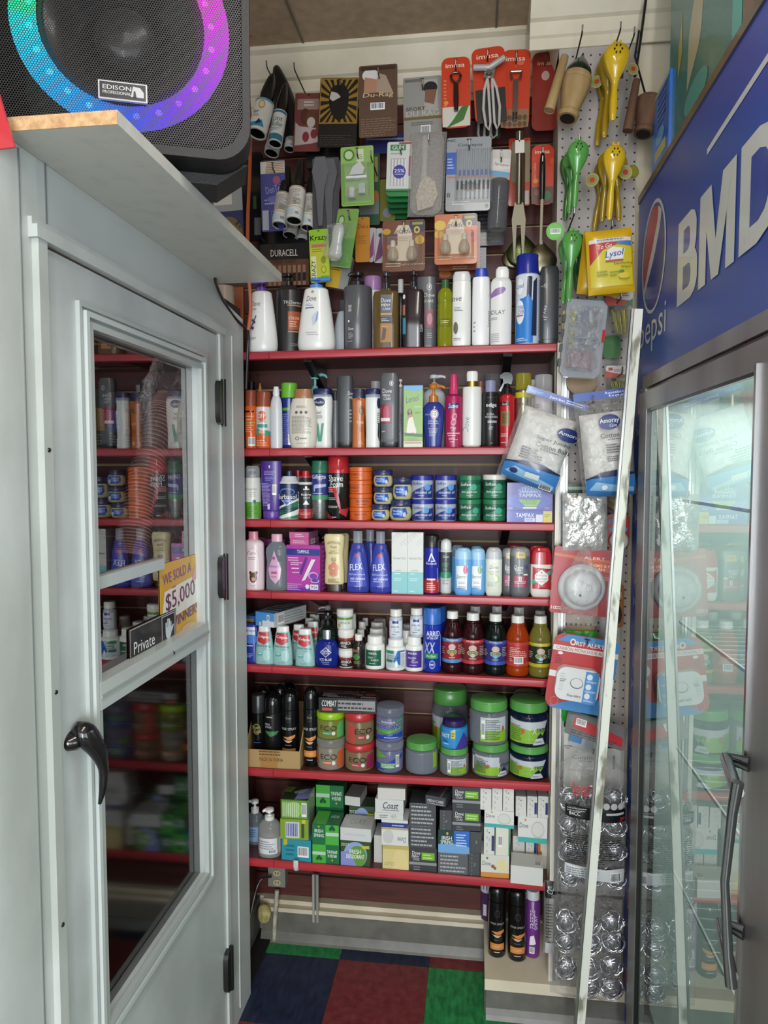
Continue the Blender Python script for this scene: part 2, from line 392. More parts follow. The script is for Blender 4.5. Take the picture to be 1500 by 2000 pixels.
for q, (o, wd, h, col) in enumerate([(.038, .008, .008, '#b3bab7'), (.024, .010, .013, '#c3cac8'), (.008, .012, .009, '#b3bab7')]):   # stepped glazing bead
    a0, a1, b0, b1 = gy0-o, gy1+o, gz0-o, gz1+o
    for (s0, s1, t0, t1) in ((a0, a0+wd, b0, b1), (a1-wd, a1, b0, b1), (a0+wd, a1-wd, b1-wd, b1), (a0+wd, a1-wd, b0, b0+wd)): bx(p, s0, s1, t0, t1, D1-.002, D1+h, col)
p.build('door_frame', dg)
p = MB(); bx(p, gy0-.006, gy1+.006, bz-.026, bz+.026, D1-.02, D1+.012, '#bcc2bf'); bx(p, gy0-.006, gy1+.006, bz-.003, bz+.003, D1+.012, D1+.015, '#9da3a0'); 
p.rev([(0, .005), (.003, .003)], '#2a2a2a', 12, c=(D1+.013-XL, (gy0+gy1)/2-YD0+.05, bz), rot=(0, R(90), 0)); p.build('cross_bar', dg)
p = MB(); zr = atx(175, 1145, XL).z
bx(p, gy0, (gy0+gy1)/2+.05, zr-.012, zr+.012, D1-.024, D1-.004, '#b9c0bd'); p.build('sash_rail', dg)
gm = bpy.data.materials.new('tinted_pane'); gm.use_nodes = True; nt = gm.node_tree; nt.nodes.clear()
def glassmat(m, tint, ior, col=(1, 1, 1, 1), rough=.004):
    nt = m.node_tree; nt.nodes.clear(); o = nt.nodes.new('ShaderNodeOutputMaterial'); mx = nt.nodes.new('ShaderNodeMixShader'); fr = nt.nodes.new('ShaderNodeMapRange'); lw = nt.nodes.new('ShaderNodeLayerWeight'); pw = nt.nodes.new('ShaderNodeMath'); pw.operation = 'POWER'; pw.inputs[1].default_value = 5
    nt.links.new(lw.outputs['Facing'], pw.inputs[0]); nt.links.new(pw.outputs[0], fr.inputs[0]); lw.inputs[0].default_value = .5; fr.inputs[3].default_value = ior
    t = nt.nodes.new('ShaderNodeBsdfTransparent'); t.inputs[0].default_value = tint; gl = nt.nodes.new('ShaderNodeBsdfGlossy'); gl.inputs['Roughness'].default_value = rough; gl.inputs[0].default_value = col
    geo = nt.nodes.new('ShaderNodeNewGeometry'); L = nt.links.new
    L(fr.outputs[0], mx.inputs[0]); L(t.outputs[0], mx.inputs[1]); L(gl.outputs[0], mx.inputs[2]); L(mx.outputs[0], o.inputs[0])
glassmat(gm, (.68, .64, .65, 1), .22)
gm2 = bpy.data.materials.new('lower_pane'); gm2.use_nodes = True; glassmat(gm2, (.4, .4, .4, 1), .05, rough=.08)
p = MB(); X = D1-.018-XL; 
for z0_, z1_, m_ in ((gz0, bz, gm2), (bz, gz1, gm)):
    p = MB(); p.add([(X, gy0-YD0, z0_), (X, gy1-YD0, z0_), (X, gy1-YD0, z1_), (X, gy0-YD0, z1_)], [(0, 1, 2, 3)], m_); p.build('glass_pane', dg)
for zz in (atx(418, 785, XL).z, atx(422, 1130, XL).z, atx(421, 1930, XL).z):
    p = MB(); yh = YD1-YD0; p.prism([(yh-.024, -.055), (yh-.002, -.06), (yh-.002, .06), (yh-.024, .057), (yh-.032, .045), (yh-.032, -.04)], D1-XL, D1-XL+.014, '#1b1a19', 'x')
    p.rev([(-.064, .007), (.064, .007)], '#191817', 12, c=(D1-XL+.012, yh+.002, 0)); p.box((D1-XL-.001, yh+.018, -.004), (.006, .022, .1), '#bdb083')
    p.build('hinge', dg, loc=(0, 0, zz))
p = MB(); hy = atx(145, 1450, XL).y-YD0; hz = [atx(150, y, XL).z for y in (1400, 1425, 1460, 1500, 1540, 1572)]
hx = D1-XL
hp = cr([(hx+.004, hy-.014, hz[0]-.008, .010), (hx+.018, hy-.006, hz[1], .021), (hx+.034, hy+.006, hz[2], .016), (hx+.042, hy+.013, hz[3], .009), (hx+.040, hy+.014, hz[4], .007), (hx+.034, hy+.012, hz[5], .003)], 5); p.tube([q[:3] for q in hp], [q[3] for q in hp], '#171416:g', 18)
p.rev([(0, .019), (.012, .017), (.02, .012)], '#171416:g', 20, asp=1.6, c=(hx, hy-.008, hz[1]-.01), rot=(0, R(90), 0)); p.build('door_handle', dg)
p = MB()  # aluminium casing around the door
for (s0, s1, t0, t1, hh) in ((YD0-.022, YD0+.002, 0, ZD+.02, .012), (YD1-.002, YD1+.02, 0, ZD+.004, .010), (YD0-.03, YD1+.03, ZD+.002, ZD+.022, .016), (YD0-.03, YD1+.03, ZD+.022, ZD+.034, .007)):
    p.box((XL+hh/2, (s0+s1)/2, (t0+t1)/2), (hh, s1-s0, t1-t0), paint2)
for zz in (.2, .55, .9, 1.3, 1.7): p.rev([(0, .004), (.002, .003)], '#333333:m', 8, c=(XL+.012, YD0-.01, zz), rot=(0, R(90), 0))
S('trim_6', p)
# ---------------------------------------------------------------- stickers on the door glass
def yzflat(x, ya, yb, za, zb, za2=None, zb2=None):
    return Surf(lambda u, v, o: (x+o, ya+(yb-ya)*(u+1)/2, za+(zb-za)*v))
GX = D1-.0165
def onglass(name, label, cat, pa, pb, yt, ds, col, th=.0006, x=GX):
    a, b_ = atx(*pa, x), atx(*pb, x); W = b_.y-a.y; zb_ = b_.z; H = atx(pb[0], yt, x).z-zb_
    o = thing(name, label, cat, (x, a.y, zb_)); p = MB()
    p.box((th/2, W/2, H/2), (th, W, H), col); decals(p, Surf(lambda u, v, q: (th+q, W*(u+1)/2, v*H)), ds, W, H, curved=False); p.build('panel', o); return o
onglass('lottery_sign', 'yellow sign on the door glass reading we sold a $5,000 winner', 'sign', (311, 1105), (389, 1224), 1080, [
    ('p', [(-.95, .28), (1, .36), (1, .73), (-.8, .66)], '#e9e4dc'), ('p', [(.55, .62), (1, .7), (1, .9), (.75, .84)], '#d59a9f'),
    ('t', 'WE SOLD A', -.15, .83, .13, .72, '#7a3f96', {'b': .05, 'rot': 4}), ('t', '$5,000', 0, .53, .24, .76, '#6b2a52', {'b': .05, 'rot': 4}),
    ('t', 'the', -.35, .68, .03, .1, '#6b2a52', {'rot': 4}), ('t', 'WINNER!', .15, .26, .13, .72, '#5a2c86', {'b': .05, 'rot': 4}),
    ('e', -.4, .06, .3, .05, '#cf8a52'), ('e', .35, .1, .35, .04, '#d9b08a'), ('e', .6, .06, .3, .04, '#e0c9a0')], '#d8a526')
o = onglass('private_sign', 'black private sign with a raised hand symbol on the door glass', 'sign', (251, 1225), (344, 1250), 1187, [
    ('r', -.97, .03, .97, .97, '#c9cbc9'), ('r', -.955, .05, .955, .95, '#0b0b0b'), ('r', .32, .08, .93, .92, '#b9bcba'), ('r', .345, .11, .905, .89, '#0b0b0b'),
    ('t', 'Private', -.42, .42, .34, .42, '#e8eaea', {'b': .02}),
    ('e', .62, .38, .13, .2, '#cfd9de'), ('p', [(.48, .38), (.54, .38), (.54, .7), (.48, .7)], '#cfd9de'), ('p', [(.56, .45), (.62, .45), (.62, .8), (.56, .8)], '#cfd9de'), ('p', [(.63, .45), (.69, .45), (.69, .78), (.63, .78)], '#cfd9de'), ('p', [(.70, .4), (.75, .4), (.75, .68), (.70, .68)], '#cfd9de'), ('p', [(.7, .3), (.78, .4), (.86, .55), (.82, .58), (.74, .48)], '#cfd9de')], '#0b0b0b', x=GX+.001)
# ---------------------------------------------------------------- board over the partition
e0, e1 = atx(235, 240, -.49), None
BY0 = at(235, 243, 1).y; fx = (-.47)
bf0 = atz(235, 243, ZB); bf1 = atz(548, 550, ZB); print('board front', bf0, bf1); BX = (bf0.x+bf1.x)/2
BT = .02
p = MB(); p.box(((BX-1.35)/2, (bf0.y+bf1.y)/2, ZB+BT/2), (BX+1.35, bf1.y-bf0.y, BT), noisy('white_melamine', '#b8b8b0', '#c6c6be', 25, .35, 8, .2, .5))
p.box(((BX-1.35)/2, bf0.y-.001, ZB+BT/2), (BX+1.35, .0015, BT), mdf)
BRD = p.build('storage_board'); tag(BRD, 'white melamine board lying across the top of the left partition', 'shelf')
# red cardboard corner at the near end of the board
p = MB(); q0, q1, q2 = atx(-60, 0, -.62), atx(33, 290, -.62), atx(-120, 310, -.62)
A = at(-20, 120, .97); B_ = at(30, 288, .97); C_ = at(-60, 300, .97); D_ = at(-60, 60, .97)
p.prism([(A.x, A.z), (B_.x, B_.z), (C_.x, C_.z), (D_.x, D_.z)], .968, .972, '#b73239', 'y'); tag(p.build('cardboard_sheet'), 'red cardboard sheet leaning at the near end of the board', 'sheet')
# ---------------------------------------------------------------- shelves
def shelf(i, label, z0, z1, x0=-.772, x1=XCOL-.002):
    o = thing('wall_shelf', label, 'shelf', (0, YF, 0), group='red edged wall shelves'); t = .018
    xa, xb = SH[i-1][0], SH[i-1][2]; f = lambda x: z0+(z1-z0)*(x-xa)/(xb-xa)
    p = MB(); vs = []
    for x in (x0, x1):
        for (y, dz) in ((.006, -t), (YW-YF-.001, -t), (YW-YF-.001, 0), (.006, 0)): vs.append((x, y, f(x)+dz))
    p.add(vs, [(0, 1, 2, 3), (7, 6, 5, 4), (0, 4, 5, 1), (1, 5, 6, 2), (2, 6, 7, 3), (3, 7, 4, 0)], shelfm); p.build('board', o)
    for a, b2 in (((x0, -.628), (-.6265, x1)) if i > 1 else ((x0, -.628), (-.6265, x1))):
        p = MB(); prof = [(.006, .001), (.002, .0012), (-.003, -.003), (-.004, -.012), (-.003, -.021), (.002, -.024), (.006, -.024)]; vs = []
        for x in (a, b2): vs += [(x, y, f(x)+z) for y, z in prof]
        n = len(prof); fs = [(k, (k+1) % n, n+(k+1) % n, n+k) for k in range(n)]+[tuple(range(n)), tuple(range(2*n-1, n-1, -1))]
        p.add(vs, fs, redlip, True); p.build('lip', o)
    for x in ((-.52, .09) if i != 7 else (-.57,)):
        p = MB(); zz = f(x)-t; p.prism([(YW-YF-.001, zz), (.05, zz), (.05, zz-.008), (YW-YF-.02, zz-(.075 if i != 7 else .03)), (YW-YF-.001, zz-.075)], x-.013, x+.013, '#1c1b1d', 'x'); p.build('bracket', o)
ordw = ['topmost', 'second from top', 'third from top', 'fourth', 'fifth', 'sixth', 'lowest']
ctx = ['tall pump bottles', 'sprays and lotions', 'shaving cans and jars', 'nail polish remover and deodorants', 'toothpaste and detox drinks', 'hair gel jars', 'soap boxes']
for i in range(1, 8): shelf(i, f'red-edged wall shelf, {ordw[i-1]} of the seven, holding {ctx[i-1]}', SH[i-1][1], SH[i-1][3], x0=(-1.1 if i == 1 else -.772))
# ================================================================ SHELF GOODS
ITEMS = {}
def item(key, name, cat, label, s, x0, x1, yt, parts, dec=(), dy=0, asp=1, n=2, on=None, z=None, rz=0, group=None, lab=None, H=None, yb=None, front=None, lean=None):
    """s: shelf number; x0,x1: left and right extent; yt: top; parts: (name, [(z,r)..] as fractions, colour, options)"""
    xm = (x0+x1)/2; hd = .03
    zb = z
    for _ in range(4):
        Yc = (front if front is not None else YF+.012)+dy+hd
        a, b = at(x0, 1000, Yc), at(x1, 1000, Yc); X = (a.x+b.x)/2; W = b.x-a.x; hd = W/2*asp
        if on: zb = ITEMS[on]['top']; 
        elif z is None: zb = shz(s, X)
        if on and front is None: Yc = ITEMS[on]['Y']+dy
        zt = at(xm, yt, Yc+(hd*.75 if zb+.1 < HOR-.25 else (-hd*.5 if zb > HOR else 0))).z
    h = H or (zt-zb)
    o = thing(name, label, cat, (X, Yc, zb+.0003), (0 if not lean else lean[0], 0 if not lean else lean[1], R(rz)), group)
    r = W/2; surf = None; body = None
    if isinstance(parts, dict): parts = parts['p']
    for i, pt in enumerate(parts):
        nm, prof, col = pt[:3]; op = pt[3] if len(pt) > 3 else {}
        mb = MB()
        if nm in ('pump_head', 'trigger', 'foam_pump'):
            z0, z1 = prof; pump(mb, nm, z0*h, z1*h, r, col, op)
        else:
            P = [(a_*h, b_*r) for a_, b_ in prof]
            if op.get('s'): P = cr(P, 4)
            P = [(a_, max(b_, .0004)) for a_, b_ in P]
            A = op.get('asp', asp); N = op.get('n', n)
            mb.rev(P, col, op.get('seg', 32), A, N, c=(op.get('dx', 0)*r, 0, 0))
            if surf is None: surf = revsurf(P, A, N, H=h); 
        if op.get('dec'): decals(mb, revsurf(P, A, N, H=h), op['dec'], W, h)
        if i == 0 and dec and not lab: decals(mb, surf, dec, W, h)
        q_ = mb.build(nm, body if (body and nm in ('gel', 'drink', 'fluid')) else o)
        if i == 0: body = q_
    if lab:
        mb = MB(); decals(mb, surf, list(lab)+list(dec), W, h, base=.0008); mb.build('label', body)
    ITEMS[key] = dict(top=zb+h+.0004, Y=Yc, X=X, o=o, W=W, h=h); return o
def pump(mb, kind, z0, z1, r, col, op):
    h = z1-z0; rr = op.get('r', .3)*r; d = op.get('dir', 1)
    if kind == 'foam_pump':
        mb.rev([(z0, rr*1.3), (z0+h*.4, rr*1.3), (z0+h*.42, rr*.7), (z0+h*.7, rr*.7), (z0+h*.72, rr), (z1, rr*.95)], col, 20)
        mb.box((d*rr*1.3, 0, z1-h*.12), (rr*2, rr*.7, h*.18), col); return
    if kind == 'trigger':
        mb.rev([(z0, rr), (z0+h*.3, rr*.95), (z0+h*.34, rr*.6), (z0+h*.5, rr*.55)], col, 18)
        mb.prism([(-rr*1.1, z0+h*.5), (rr*.9, z0+h*.45), (rr*1.25, z0+h*.72), (rr*1.0, z1-h*.08), (rr*.2, z1), (-rr*1.0, z1), (-rr*1.9, z1-h*.12), (-rr*2.0, z1-h*.25), (-rr*1.2, z1-h*.3)], -rr*.5, rr*.5, col)
        mb.prism([(-rr*1.15, z0+h*.55), (-rr*.7, z0+h*.52), (-rr*1.7, z0+h*.12), (-rr*2.2, z0+h*.16), (-rr*1.5, z0+h*.4)], -rr*.3, rr*.3, col); return
    mb.rev([(z0, rr), (z0+h*.34, rr), (z0+h*.36, rr*.62), (z0+h*.44, rr*.55)], col, 20)
    mb.rev([(z0+h*.44, rr*.28), (z0+h*.72, rr*.28)], op.get('stem', col), 12)
    mb.rev([(z0+h*.70, rr*.8), (z0+h*.74, rr*.95), (z1-h*.06, rr*.9), (z1, rr*.6)], col, 20)
    a = z0+h*.84; ln = op.get('spout', 2.6)*rr
    mb.tube([(0, 0, a), (d*ln*.6, -rr*.3, a+h*.02), (d*ln*.9, -rr*.5, a-h*.03), (d*ln, -rr*.55, a-h*.12)], [rr*.45, rr*.34, rr*.28, rr*.22], col, 10)
W_ = '#e8e8e4'; K_ = '#171718'
def C(body, cap, cf=.2, sh=.04, cr_=.92, dome=0):   # aerosol can
    c0 = 1-cf; P = [('body', [(0, .9), (.01, .97), (.02, 1), (c0-sh, 1), (c0-sh*.4, .9), (c0, .86)], body)]
    cp = [(c0-sh*.3, cr_), (.985, cr_*.98), (1, cr_*.9)] if not dome else [(c0-sh*.3, cr_), (c0+cf*.45, cr_), (c0+cf*.75, cr_*.85), (c0+cf*.93, cr_*.5), (1, cr_*.12)]
    P.append(('cap', cp, cap, {'s': bool(dome)})); return P
def TL(u, v, w, h, n, c): return ('l', u-w, v-h, u+w, v+h, n, c)
# ---- shelf 1
wh = '#dcdcdc'
pumpprof = [(0, .78), (.02, .9), (.08, 1), (.2, 1), (.55, .82), (.80, .66), (.855, .58), (.87, .34)]
item('s1a', 'pump_bottle', 'bottle', 'white tapered lotion bottle with purple pump and lavender sprig, far left of the topmost shelf', 1, 487, 545, 548, [('body', pumpprof, W_, {'s': 1}), ('pump_head', (.865, 1), '#5b3a92', {'r': .34, 'dir': -1})], [('t', 'Dove', -.35, .68, .07, .42, '#555a66', {'sh': .2}), ('r', -.9, .6, -.25, .608, '#5a4a80'), ('t', 'ψ', -.6, .35, .12, .25, '#3a3060', {'rot': -30}), TL(-.5, .2, .35, .02, 2, '#77777f'), ('p', [(-.75, .3), (-.7, .3), (-.2, .5), (-.25, .52)], '#4a4272'), ('e', -.5, .45, .08, .02, '#4a4272'), ('e', -.35, .42, .09, .02, '#4a4272'), ('e', -.45, .34, .1, .02, '#4a4272')], asp=.75)
item('s1b', 'shampoo_bottle', 'bottle', 'black rounded-shoulder shampoo bottle with orange square label and black pump', 1, 542, 592, 532, [('body', [(0, .95), (.02, 1), (.7, 1), (.78, .95), (.84, .6), (.85, .4)], '#2c2a2b', {'s': 1}), ('pump_head', (.85, 1), K_, {'r': .36, 'dir': -1})], [('t', 'TRESemme', .55, .63, .035, .75, '#d0d0cc'), ('r', .1, .585, 1.2, .6, '#b08850'), ('r', .15, .3, 1.2, .52, '#a8502c'), ('t', 'COLOR', .55, .44, .035, .35, '#e0d8d0'), TL(.5, .37, .25, .04, 3, '#d8b8a8'), ('r', .15, .27, 1.2, .285, '#b08850'), TL(.6, .12, .25, .02, 2, '#8a8a88')], dy=.055, asp=.75)
item('s1c', 'pump_bottle', 'bottle', 'white tapered body wash bottle with light blue pump on the topmost shelf', 1, 585, 656, 541, [('body', pumpprof, W_, {'s': 1}), ('pump_head', (.862, 1), '#4f86cc', {'r': .34, 'dir': 1, 'spout': 2.4})], [('e', -.15, .80, .12, .02, '#b99c5a'), ('t', 'Dove', -.22, .71, .075, .36, '#4b4f66', {'sh': .15}), TL(-.35, .625, .25, .02, 2, '#7b86b8'), ('r', -.6, .575, .0, .59, '#3c62b0'), ('p', [(-.05, .33), (.1, .38), (.2, .47), (.1, .52), (-.15, .46)], '#c9d2e2'), ('p', [(.05, .36), (.22, .42), (.28, .52), (.2, .54)], '#8fa3cf'), TL(-.1, .25, .35, .01, 1, '#9a9aa0'), TL(-.05, .22, .3, .008, 1, '#8a8a90')], asp=.7)
item('s1d', 'lotion_bottle', 'bottle', 'pale grey translucent bottle standing back between white and charcoal pump bottles', 1, 652, 694, 585, [('body', [(0, .85), (.05, 1), (.4, .95), (.75, .6), (.8, .45)], '#b9c2c6', {'s': 1}), ('cap', [(.8, .4), (1, .38)], '#4a4e55')], dy=.09)
item('s1e', 'pump_bottle', 'bottle', 'tall charcoal grey cylindrical pump bottle with vertical white lettering', 1, 673, 727, 529, [('body', [(0, .95), (.015, 1), (.79, 1), (.81, .93), (.82, .5)], '#55555a'), ('pump_head', (.815, 1), K_, {'r': .46, 'dir': -1, 'spout': 1.3})], [('t', 'MEN+CARE', -.42, .52, .08, .13, '#e6e6e6', {'rot': 90, 'b': .03}) , ('r', -.1, .46, -.08, .72, '#4f8a50'), ('t', 'Dove', -.35, .265, .035, .2, '#e0e0e0'), TL(-.35, .18, .2, .04, 5, '#b9b9bb'), TL(-.35, .11, .25, .008, 1, '#d0d0d0'), ('e', -.5, .36, .07, .015, '#e6e6e6')])
item('s1f', 'cream_jar', 'jar', 'white jar with pale purple lid standing behind the charcoal pump bottle', 1, 712, 746, 540, [('body', [(0, .95), (.03, 1), (.82, 1)], '#cfcbd2'), ('lid', [(.82, 1.03), (.98, 1.03), (1, .96)], '#a479a8')], dy=.1)
item('s1g', 'pump_bottle', 'bottle', 'amber square body wash bottle with grey label and slim black pump', 1, 730, 779, 528, [('body', [(0, .93), (.02, 1), (.68, 1), (.73, .9), (.75, .4), (.78, .36)], '#7a6238:t'), ('gel', [(.02, .9), (.62, .92)], '#6e5a35'), ('pump_head', (.77, 1), '#2b2c30:g', {'r': .3, 'dir': 1, 'spout': .8})], [('r', -.35, .4, .5, .68, '#5e646e'), ('t', 'Dove', .05, .61, .05, .38, '#e8e8e8', {'sh': .1}), ('t', 'MEN+', .05, .55, .035, .34, '#e8e8e8', {'b': .04}), ('t', 'CARE', .1, .5, .03, .3, '#e8e8e8'), ('r', -.35, .425, .5, .45, '#c8954a'), ('r', -.3, .33, .55, .4, '#47505f'), TL(0, .365, .3, .02, 2, '#d5d5d5'), ('r', -.35, .08, .5, .32, '#a77b46'), TL(.05, .28, .3, .006, 1, '#e8d8b8'), ('p', [(-.3, .1), (0, .12), (.1, .25), (-.15, .27)], '#5d4a44')], asp=.7, n=4)
item('s1h', 'vitamin_bottle', 'bottle', 'small dark bottle with white cap at the back of the topmost shelf', 1, 772, 792, 545, [('body', [(0, .95), (.05, 1), (.75, 1), (.82, .6)], '#1c1a1c'), ('cap', [(.82, .55), (1, .52)], W_)], dy=.13)
item('s1i', 'pump_bottle', 'bottle', 'dark plum body wash bottle with slim black pump and turquoise side picture', 1, 786, 828, 527, [('body', [(0, .93), (.02, 1), (.7, 1), (.74, .9), (.76, .42), (.79, .38)], '#2c2226:g'), ('pump_head', (.785, 1), '#222327:g', {'r': .34, 'dir': 1, 'spout': .8})], [('p', [(-.98, .15), (-.6, .15), (-.6, .6), (-.98, .62)], '#241f24'), ('p', [(-.95, .18), (-.65, .18), (-.65, .38), (-.95, .4)], '#3d8aa0'), ('p', [(-.95, .42), (-.7, .42), (-.7, .55), (-.95, .55)], '#a3684c'), ('e', -.8, .65, .12, .03, '#d8d8d8'), ('t', 'CLEAN', .75, .25, .09, .12, '#c9c9cc', {'rot': 90})], asp=.8, n=4)
item('s1j', 'shampoo_bottle', 'bottle', 'slate grey flat shampoo bottle with round badge and pink panel', 1, 812, 851, 540, [('body', [(0, .9), (.02, .97), (.08, 1), (.85, 1), (.99, .9), (1, .7)], '#55585c')], [('e', .3, .85, .25, .045, '#cfcfcf'), ('e', .3, .85, .2, .037, '#55585c'), ('t', '1', .3, .85, .04, .06, '#dddddd'), ('t', 'Dove', .3, .74, .05, .5, '#d8d8d8', {'sh': .15}), ('t', 'CARE', .3, .66, .035, .4, '#d8d8d8', {'b': .04}), ('r', 0, .3, .7, .55, '#8c4a5c'), ('e', .35, .42, .25, .08, '#b98090'), TL(.35, .2, .25, .04, 3, '#a8a8a8')], asp=.5, n=3, dy=.05)
item('s1k', 'oil_bottle', 'bottle', 'clear yellow-green oil bottle with dark green cap', 1, 853, 882, 546, [('body', [(0, .9), (.02, 1), (.3, 1), (.34, .93), (.38, 1), (.62, 1), (.66, .93), (.7, .97), (.8, .95), (.86, .7), (.88, .5)], '#a3a822:t', {'s': 1}), ('cap', [(.88, .52), (1, .5)], '#2d5b30')], [('r', -.9, .3, .9, .42, '#8d9425:t'), TL(0, .36, .6, .04, 3, '#d8da80')])
def flatb(col, cap, c0=.86, capr=.9):
    return [('body', [(0, .86), (.01, .95), (.04, 1), (.6, 1), (c0-.02, .97), (c0, .9)], col), ('cap', [(c0, capr), (.95, capr*.97), (1, capr*.8)], cap)]
item('s1l', 'shampoo_bottle', 'bottle', 'white flat shampoo bottle with pale grey flip cap and small black print', 1, 881, 917, 531, flatb('#dcdcd8', '#cfcfcf', .88, .97), [('t', 'ove', -.5, .63, .05, .5, '#3b3b3b', {'sh': .2}), TL(-.3, .5, .5, .03, 3, '#6a6a6a'), ('e', -.6, .25, .25, .08, '#6b6355'), TL(-.4, .1, .4, .02, 2, '#6a6a6a')], asp=.55, n=3)
item('s1m', 'lotion_bottle', 'bottle', 'slim white lotion bottle with bright blue cap', 1, 919, 953, 524, flatb('#e6e6e6', '#1f3fae', .885, .75), [TL(-.7, .25, .12, .08, 3, '#9a9aa0'), ('t', 'lotion', .85, .35, .2, .1, '#7d7d8a', {'rot': 90})], asp=.6, n=2.6)
item('s1n', 'lotion_bottle', 'bottle', 'white lotion bottle with purple swoosh and slanted white top', 1, 954, 995, 521, [('body', [(0, .86), (.01, .95), (.04, 1), (.7, 1), (.82, .92), (.86, .7)], '#dededd', {'s': 1}), ('cap', [(.86, .62), (.93, .64), (.97, .6), (1, .45)], W_, {'dx': .1})], [('p', [(-.95, .6), (.2, .66), (.45, .71), (.2, .74), (-.5, .72), (-.95, .66)], '#8d6ea6'), ('t', 'OLAY', -.3, .42, .055, .65, '#55555c'), TL(-.5, .34, .4, .02, 2, '#8a8a8a'), TL(-.5, .1, .4, .06, 5, '#9a9a9a')], asp=.6, n=2.6)
item('s1o', 'spray_can', 'can', 'blue and white disinfectant spray can with royal blue cap, tallest on the topmost shelf', 1, 1002, 1049, 497, C('#d3d8e2', '#1c2a8e', .21, .02, .97), [('p', [(-.2, .3), (.2, .3), (.3, .76), (-.1, .78)], '#1b2244'), ('p', [(-1.2, .02), (.4, .02), (.5, .45), (0, .55), (-.8, .5), (-1.2, .3)], '#2d7fd0'), ('p', [(.25, .1), (.75, .1), (.75, .74), (.4, .7)], '#28324e'), ('e', -.75, .64, .32, .09, '#e8ebf2'), ('t', 'Lysol', -.7, .64, .07, .34, '#1d3f96', {'sh': .3, 'b': .03}), ('e', -.7, .36, .38, .13, '#e6eaf2'), ('t', 'POWER', -.62, .41, .045, .3, '#1d3f96', {'b': .05}), ('t', 'COVER', -.62, .36, .045, .3, '#1d3f96', {'b': .05}), ('r', -1, .315, -.4, .33, '#c04a50'), ('r', .85, .05, 1.3, .74, '#c7cdd8'), TL(1.08, .4, .16, .32, 30, '#5b6b95'), TL(-.5, .06, .5, .02, 2, '#dbe4f4')])
item('s1p', 'shampoo_bottle', 'bottle', 'dark grey flat bottle at the right end of the topmost shelf', 1, 1049, 1085, 521, [('body', [(0, .85), (.02, .9), (.06, 1), (.95, 1), (1, .85)], '#3a3c40')], [('r', -1, .055, 1, .065, '#1a1a1c'), ('t', 'Dove', -.55, .75, .05, .3, '#c9c9c9', {'sh': .2, 'rot': 70}), ('t', 'CARE', -.5, .42, .16, .12, '#c9c9c9', {'rot': 80, 'b': .05}), TL(-.4, .33, .2, .03, 2, '#b8b8b8')], asp=.6, n=3)
item('s1q', 'cream_jar', 'jar', 'pale peach jar on the topmost shelf, glimpsed above the end of the partition', 1, 424, 462, 558, [('body', [(0, .95), (.03, 1), (.7, 1)], '#b9a596'), ('lid', [(.7, 1.03), (1, 1)], '#c2ae9f')])
item('s1r', 'packet_box', 'packet', 'orange packet at the back of the topmost shelf beside the cord', 1, 440, 482, 562, [('body', [(0, 1), (1, 1)], '#9c5130')], n=8, asp=.3, dy=.12)
# ---- shelf 2
off = lambda k: [('t', 'OFF!', -.0, .64, .06, .4, '#e8e4e0', {'sh': .1, 'b': .06})] if k else []
item('s2z', 'spray_bottle', 'bottle', 'black capped container at the back left of the second shelf', 2, 486, 502, 746, [('body', [(0, 1), (.8, 1)], '#3b2018'), ('cap', [(.8, .95), (1, .9)], '#0f0f0f:g')], dy=.12)
oc = lambda: [('body', [(0, .94), (.01, 1), (.62, 1), (.64, .96)], '#d4602c:g'), ('cap', [(.635, 1), (.66, 1), (.8, .84), (.9, .72), (1, .68)], '#8f4630')]
item('s2a', 'repellent_can', 'can', 'orange insect spray can at the far left, its barcode turned to the front', 2, 481, 504, 762, C('#d4602c:g', '#8f4630', .26, .02, .95), [('r', -1, .62, .8, .65, '#2a1a14'), TL(0, .5, .8, .08, 3, '#e8a07c'), ('r', -1, .44, .9, .455, '#b0a030'), TL(0, .35, .8, .07, 4, '#e8a07c'), ('b', -.2, .05, .9, .2)], dy=.006)
item('s2b', 'repellent_can', 'can', 'orange and white insect spray can with round logo and teal swirl', 2, 503, 532, 765, C('#d2602e:g', '#8f4630', .24, .02, .95), [('r', -1.4, .27, 1.4, .73, '#cfcdc8'), ('e', 0, .57, .6, .09, '#cc5a34'), ('t', 'OFF!', 0, .57, .08, .55, '#ece7e2', {'sh': .1, 'b': .06}), ('r', -.7, .37, .7, .43, '#3b9484'), ('e', -.7, .3, .5, .06, '#4b9c8c'), ('e', .6, .27, .6, .05, '#3b9484'), ('e', 0, .29, .4, .03, '#e0a36a'), TL(0, .1, .8, .06, 4, '#eab090'), TL(0, .47, .5, .012, 1, '#b06a5a')])
item('s2c', 'glue_bottle', 'bottle', 'orange cone-tipped bottle behind the insect spray cans', 2, 503, 518, 748, [('body', [(0, 1), (.7, 1), (.75, .9)], '#a5532f'), ('nozzle', [(.74, .7), (.9, .5), (1, .1)], '#d08a3c')], dy=.1)
item('s2d', 'spray_bottle', 'bottle', 'plain white slender bottle with small white cap beside the orange cans', 2, 530, 553, 755, [('body', [(0, .9), (.02, 1), (.55, 1), (.75, .9), (.85, .55)], '#c9cbcf', {'s': 1}), ('cap', [(.84, .5), (.9, .56), (.96, .45), (1, .4)], '#d8dadc')], asp=.7)
item('s2e', 'wipes_canister', 'can', 'navy blue spray can with bright green cap', 2, 551, 583, 748, C('#26307e:g', '#6bb23a', .22, .02, .98, 0), [('r', -1.4, .58, 1.4, .62, '#5aa63c'), TL(0, .3, .9, .24, 16, '#7f8cd0'), ('b', .1, .06, .8, .22)], dy=.03)
